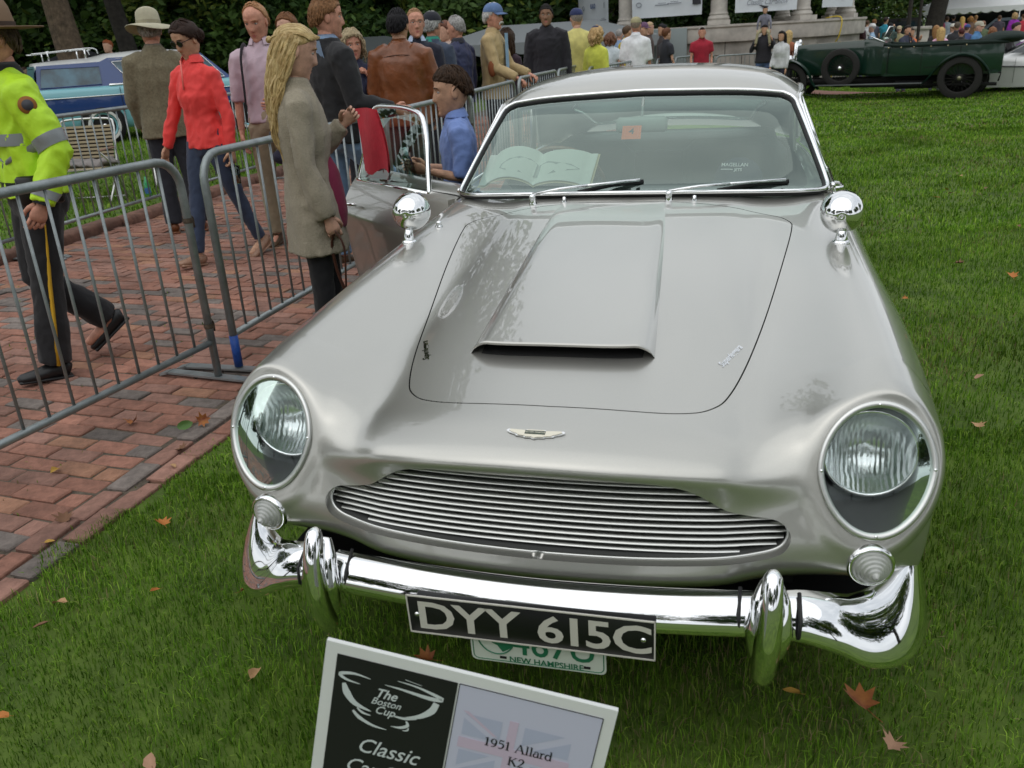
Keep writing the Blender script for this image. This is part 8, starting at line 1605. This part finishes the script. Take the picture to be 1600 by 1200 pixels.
# modern car shell from half sections (x, [(y,z)...]) with x forward
def shellcar(name,label,loc,az,secs_,mt,group=None,glass=None,nv=60):
    t=thing(name,label,'car',loc,az,group); H=np.array([[(x,y,z) for y,z in pr] for x,pr in secs_]); Fu=np.concatenate([H[:,:0:-1]*[1,-1,1],H],1); S_=bsurf(Fu,nv,45); m=MB(); m.grid(S_); m.build('body',mt,t); return t
WHT=mat('white_paint',(.62,.63,.62),rough=.25,coat=1.0,coat_rough=.02)
def sport(name,label,loc,az,mt,L=4.6,sc=1.0):
    k=L/4.6; secs_=[(2.30*k,[(0,.42),(.3,.42),(.55,.42),(.70,.40),(.72,.32),(.70,.22),(.6,.18)]),(2.22*k,[(0,.56),(.3,.56),(.6,.56),(.80,.53),(.86,.42),(.85,.28),(.8,.16)]),(1.75*k,[(0,.66),(.3,.67),(.6,.73),(.82,.70),(.93,.56),(.95,.35),(.9,.14)]),(1.2*k,[(0,.76),(.3,.77),(.6,.80),(.84,.78),(.95,.62),(.95,.38),(.9,.14)]),(.75*k,[(0,.86),(.3,.86),(.6,.84),(.84,.80),(.94,.66),(.93,.4),(.88,.14)]),(.30*k,[(0,1.12),(.3,1.11),(.52,1.04),(.78,.82),(.92,.68),(.92,.4),(.88,.14)]),(-.2*k,[(0,1.26),(.3,1.25),(.54,1.17),(.76,.86),(.92,.70),(.92,.4),(.88,.14)]),(-.8*k,[(0,1.25),(.3,1.23),(.53,1.15),(.78,.88),(.95,.72),(.95,.4),(.9,.14)]),(-1.4*k,[(0,1.08),(.3,1.06),(.52,.98),(.80,.90),(.98,.76),(.98,.42),(.92,.15)]),(-2.0*k,[(0,.94),(.3,.93),(.6,.90),(.82,.86),(.95,.74),(.95,.44),(.9,.2)]),(-2.28*k,[(0,.82),(.3,.82),(.6,.80),(.78,.76),(.85,.66),(.85,.48),(.8,.3)]),(-2.3*k,[(0,.5),(.3,.5),(.6,.5),(.72,.48),(.76,.42),(.74,.36),(.7,.3)])]
    t=shellcar(name,label,loc,az,secs_,mt)
    for q in (-1,1):
        for x in (1.30*k,-1.38*k): 
            m=MB(); m.lathe([(.37,0),(.37,.05)],24,M4(Rx(-math.pi/2*q),(x,q*.92,.34))); m.lathe([(0,.036),(.37,.036)],24,M4(Rx(-math.pi/2*q),(x,q*.92,.34))); m.build('wheel_arch',GAP,t); wheel_obj(t,x,q*.90,.33,.33,.22,TB,mat('alloy_rim',(.35,.36,.37),rough=.3,metal=.8),flip=-q)
        m=MB(); P=[(.62*k,q*.80,.88),(.20*k,q*.60,1.10),(-.2*k,q*.575,1.18),(-.75*k,q*.57,1.16),(-1.15*k,q*.66,1.0),(-1.0*k,q*.78,.92),(-.2*k,q*.795,.88)]; m.add(np.array(P)+[0,q*.015,.01],[tuple(range(7))]); m.build('side_window',DGL,t,smooth=False)
        for xx in (.45,-.62): m=MB(); m.box((xx*k,q*.95,.52),(.006,.01,.55)); m.build('door_line',GAP,t,smooth=False)
        m=MB(); m.tube([(1.05*k,q*.955,.62),(.6*k,q*.955,.60),(.1*k,q*.94,.58)],.012,4); m.build('flank_groove',GAP,t,smooth=False)
    m=MB(); m.grid(np.array([[(x,y*(1-.25*v),z+.012) for v,(x,z) in enumerate(((.72*k,.90),(.30*k,1.13)))] for y in np.linspace(-.62,.62,9)])); m.build('windscreen',DGL,t)
    m=MB(); m.box((2.26*k,0,.34),(.12,1.0,.16),bev=.03); m.build('front_intake',GAP,t)
    for q in (-1,1): m=MB(); m.ball((2.05*k,q*.70,.62),(.18,.08,.05),12,6); m.build('headlamp',DGL,t)
    return t
fd=hd/np.linalg.norm(hd); fc=np.array([6.05,22.85])-fd*1.30; fe=sport('sports_car','low white sports car with a sculpted flank behind the green tourer',(fc[0],fc[1],-.24),az,WHT)
m=MB(); m.box((.80,.957,.70),(.07,.012,.09),bev=.01); m.build('shield_badge',mat('badge_yellow',(.75,.50,.05),rough=.4),fe)
# two tone blue estate wagon, seen from its right side
LB=mat('pale_blue_paint',(.20,.47,.53),rough=.3,coat=.8); DB=mat('deep_blue_paint',(.018,.055,.20),rough=.25,coat=.9); WR=mat('white_roof_paint',(.68,.69,.68),rough=.35,coat=.5); BG=mat('blue_tint_glass',(.04,.10,.14),rough=.05,spec=.9,var=.6,vscale=3.5)
A1=np.array([-11.74,11.84]); wd=np.array([.69,.724]); wa=math.atan2(wd[1],wd[0]); lf=np.array([-wd[1],wd[0]]); wc=A1+lf*.92
wg=thing('estate_wagon','two-tone blue vintage estate wagon with a white roof and chrome rack','car',(wc[0],wc[1],.15),wa)     # x forward from the tail
def band(prof,name,mt,xs,q): 
    m=MB(); m.grid(np.array([[(x+dx,q*y,z) for dx,y,z in prof] for x in xs]),flip=q>0); return m.build(name,mt,wg)
xs=np.linspace(0,4.75,30)
for q in (-1,1):
    ta=lambda x: 1-.10*max(0,(x-4.0)/.75)**2-.06*max(0,(.25-x)/.25)**2
    for nm,mt,pr in (('upper_panel',LB,[(.80,1.02),(.88,1.00),(.905,.94),(.91,.86)]),('side_panel',DB,[(.914,.855),(.922,.74),(.914,.60)]),('lower_panel',LB,[(.91,.595),(.90,.42),(.86,.30),(.80,.26)])):
        m=MB(); m.grid(np.array([[(x,q*y*ta(x),z) for y,z in pr] for x in xs]),flip=q>0); m.build(nm,mt,wg)
    m=MB(); m.tube([(x,q*.922*ta(x),.857) for x in xs],.010,6); m.build('chrome_strip',CHROME,wg)
    for xx in (1.42,2.55): m=MB(); m.box((xx,q*.918,.64),(.008,.012,.70)); m.build('door_gap',GAP,wg,smooth=False)
    for x in (1.55,2.68): m=MB(); m.box((x,q*.935,.80),(.18,.025,.022),bev=.008); m.build('door_handle',CHROME,wg)
    for x in (1.02,3.72):
        m=MB(); m.lathe([(.39,0),(.39,.03),(0,.03)],30,M4(Rx(-math.pi/2*q),(x,q*.885,.36))); m.build('wheel_arch',GAP,wg); wheel_obj(wg,x,q*.86,.33,.33,.17,TB,LB,white=mat('whitewall',(.66,.66,.63),rough=.6),flip=-q)
    # cabin side
    SL=lambda z: .80-.16*(z-1.02)/.50
    def win(pts,name,mt,off=.006): m=MB(); m.add([(x,q*(SL(z)+off),z) for x,z in pts],[tuple(range(len(pts)))]); return m.build(name,mt,wg,smooth=False)
    win([(.05,1.01),(3.55,1.01),(3.05,1.50),(1.35,1.50),(1.2,1.44),(.14,1.42)],'cabin_side',DB,0)
    for nm,pts in (('rear_side_window',[(.12,1.045),(1.15,1.055),(1.17,1.36),(.20,1.365)]),('rear_door_window',[(1.66,1.05),(2.42,1.05),(2.42,1.455),(1.40,1.43)]),('front_door_window',[(2.52,1.05),(3.40,1.05),(3.05,1.45),(2.52,1.455)])):
        win(pts,nm,BG,.010); m=MB(); P=[(x,q*(SL(z)+.014),z) for x,z in pts]; m.tube(P,.014 if nm!='rear_side_window' else .008,6,closed=True); m.build('window_trim',CHROME if nm!='rear_side_window' else DB,wg)
    m=MB(); m.tube([(1.92,q*(SL(1.05)+.014),1.05),(1.92,q*(SL(1.44)+.014),1.44)],.010,6); m.build('window_divider',CHROME,wg)
    m=MB(); m.box((1.40,q*.85,1.03),(.30,.05,.05),bev=.015); m.build('belt_ornament',CHROME,wg)
m=MB(); R_=[(.10,1.42,.60),(.12,1.47,.62),(.5,1.50,.63),(1.1,1.52,.64),(1.4,1.58,.64),(2.2,1.62,.64),(2.9,1.58,.63),(3.12,1.50,.62)]
m.grid(np.array([[(x,w*hw*1.03,z-.10*abs(w)**3.5+(0 if abs(w)<1 else -.01)) for w in np.linspace(-1,1,15)] for x,z,hw in R_])); m.build('roof',WR,wg)
m=MB(); m.grid(np.array([[(0.0+.10*(z-.3)/1.1*(z>1.0),w,z) for z in (.3,.6,1.0,1.42)] for w in np.linspace(-.80,.80,5)])); m.build('tailgate',LB,wg); m=MB(); m.add([(-.005+.07,-.58,1.05),(-.005+.07,.58,1.05),(.09,.54,1.38),(.09,-.54,1.38)],[(0,1,2,3)]); m.build('rear_window',BG,wg,smooth=False)
m=MB(); m.grid(np.array([[(x,w*.82,1.02+.02*(1-w*w)-(.0 if x<4.5 else .06)) for w in np.linspace(-1,1,9)] for x in np.linspace(3.5,4.75,8)])); m.box((4.74,0,.66),(.06,1.5,.6),bev=.02); m.build('bonnet',LB,wg)
m=MB(); m.add([(3.54,-.66,1.04),(3.54,.66,1.04),(3.06,.56,1.49),(3.06,-.56,1.49)],[(0,1,2,3)]); m.build('windscreen',BG,wg,smooth=False)
m=MB()
for x in (-.06,4.84): m.box((x,0,.47),(.10,1.74,.14),bev=.04)
m.build('bumper',CHROME,wg)
m=MB()
for q in (-1,1): m.tube(bez([(1.22,q*.58,1.58),(1.18,q*.58,1.665),(1.0,q*.58,1.68),(.45,q*.58,1.645),(.12,q*.58,1.625)],5),.012,6)
for x in (.40,.80,1.10): m.tube([(x,-.58,1.655),(x,.58,1.655)],.010,6)
for x in (.38,1.0):
    for q in (-1,1): m.tube([(x,q*.58,1.50),(x,q*.58,1.655)],.013,6)
m.build('roof_rack',CHROME,wg)
m=MB(); m.box((2.3,0,.45),(4.3,1.5,.3)); m.build('underbody',GAP,wg,smooth=False)
# ================================================================== distant tents, vehicles, lamp posts
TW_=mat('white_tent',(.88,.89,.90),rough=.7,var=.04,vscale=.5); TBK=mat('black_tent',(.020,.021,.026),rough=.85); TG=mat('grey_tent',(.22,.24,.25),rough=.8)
def marquee(name,label,loc,rz,w,d,eave,ridge,mt,scallop=True,poles=True,flat_=.15):
    t=thing(name,label,'tent',loc,rz); m=MB(); R_=w*flat_
    c=[(-w/2,-d/2),(w/2,-d/2),(w/2,d/2),(-w/2,d/2)]; top=[(-w/2+d*.5 if w>d else 0,0),(w/2-d*.5 if w>d else 0,0)]
    V=[(x,y,eave) for x,y in c]+[(x,y,ridge) for x,y in top]; m.add(V,[(0,1,5,4),(2,3,4,5),(1,2,5),(3,0,4)]); m.build('roof',mt,t,smooth=False)
    m=MB(); n=int(w/.55)
    for s_,y in ((1,-d/2),(-1,d/2)):
        for i in range(n):
            a,b=-w/2+w*i/n,-w/2+w*(i+1)/n; q=[(a,y,eave),(b,y,eave),(b,y,eave-.22)]+[(b+(a-b)*k/6,y,eave-.22-.10*math.sin(math.pi*k/6)) for k in range(1,6)]+[(a,y,eave-.22)]; m.add(q,[tuple(range(len(q)))])
    m.add([(-w/2,-d/2,eave),(-w/2,d/2,eave),(-w/2,d/2,eave-.25),(-w/2,-d/2,eave-.25)],[(0,1,2,3)]); m.build('valance',mt,t,smooth=False)
    for x in np.linspace(-w/2+.05,w/2-.05,max(2,int(w/5)+1)):
        for y in (-d/2+.05,d/2-.05): m=MB(); m.tube([(x,y,0),(x,y,eave)],.035,6); m.build('pole',TW_ if mt is TW_ else GALV,t)
    return t
marquee('marquee','large white marquee with a scalloped edge at the top right',(21.8,59.0,-.42),math.radians(-14),21,9,2.36,5.4,TW_)
m=MB(); m.box((0,0,1.1),(20.5,.05,2.2)); o=m.build('tent_back_wall',TBK,None,smooth=False); o.location=(22.6,63.6,-.42); o.rotation_euler=(0,0,math.radians(-14)); tag(o,'dark back wall under the white marquee','tent wall')  # upright sheet in black tent cloth closing the marquee's rear
marquee('canopy_tent','black pop-up canopy behind the tail of the blue wagon',(-17.6,20.2,0),math.radians(40),3.6,3.6,1.35,2.05,TBK)
marquee('canopy_tent','long grey canopy roof behind the curly-haired woman',(-5.3,25.6,0),math.radians(8),6.6,3.5,1.50,2.0,TG)
marquee('canopy_tent','dark grey canopy behind the smiling woman',(-9.2,20.9,0),math.radians(15),4.5,3.4,1.40,1.85,mat('charcoal_tent',(.05,.06,.06),rough=.85))
sport('white_roadster','small white rounded car far behind the open tourer',(8.3,31.0,-.42),az+.1,WHT,L=3.9)
def van(name,label,loc,rz,mt,L=4.4,H=1.75):
    t=thing(name,label,'van',loc,rz); m=MB(); pr=[(-L/2,.35),(-L/2,H*.9),(-L/2+.15,H),(L*.12,H),(L*.30,H*.62),(L/2-.1,H*.56),(L/2,H*.45),(L/2,.35)]; m.prism(pr,1.7,M=M4(Rx(math.pi/2),(0,.85,0))); m.build('body',mt,t,ang=30)
    for q in (-1,1):
        m=MB(); m.add([(-L*.44,q*.856,H*.62),(L*.24,q*.856,H*.62),(L*.12,q*.856,H*.93),(-L*.44,q*.856,H*.93)],[(0,1,2,3)]); m.build('side_window',DGL,t,smooth=False)
        for x in (-L*.30,L*.30): wheel_obj(t,x,q*.80,.33,.33,.2,TB,mat('alloy_rim',(.35,.36,.37),rough=.3,metal=.8),flip=-q)
    m=MB(); m.add([(L*.125,-.75,H*.985),(L*.125,.75,H*.985),(L*.30,.78,H*.63),(L*.30,-.78,H*.63)],[(0,3,2,1)]); m.build('windscreen',DGL,t,smooth=False); return t
van('parked_van','blue-grey van parked in front of the white marquee',(13.2,47.5,-.42),az-.3,mat('van_blue_grey',(.16,.19,.23),rough=.35,coat=.6))
van('parked_van','dark van in the shade far behind the turquoise shirt',(6.6,47.5,-.42),az+.05,mat('van_black',(.014,.015,.017),rough=.3,coat=.7),L=5.0,H=2.0)
van('parked_van','black van in the shade right of the bandstand',(3.6,44.5,-.42),az+.2,mat('van_black',(.014,.015,.017),rough=.3,coat=.7),L=4.8,H=1.9)
for k,(x,y,lab) in enumerate(((6.95,38.2,'thick dark lamp post beyond the open tourer'),(7.45,38.8,'thin dark lamp post right of the thick one'))):
    t=thing('lamp_post',lab,'lamp post',(x,y,-.42),0,'dark lamp posts'); m=MB(); m.lathe([(.16,0),(.16,.25),(.11,.4),(.09,1.2),(.075,3.4),(.06,3.5)] if k==0 else [(.07,0),(.06,3.4)],14); m.build('post',BARKD,t); m=MB(); m.lathe([(.05,3.5),(.16,3.65),(.20,3.95),(.10,4.1),(0,4.15)],12); m.build('lantern',mat('lantern_glass',(.5,.5,.46),rough=.3),t)
t=thing('stone_pillar','pale square stone pillar between the lamp posts','pillar',(8.1,42.0,-.42)); m=MB(); m.box((0,0,.75),(.62,.62,1.5),bev=.02); m.box((0,0,1.55),(.78,.78,.14),bev=.02); m.build('shaft',STL,t)
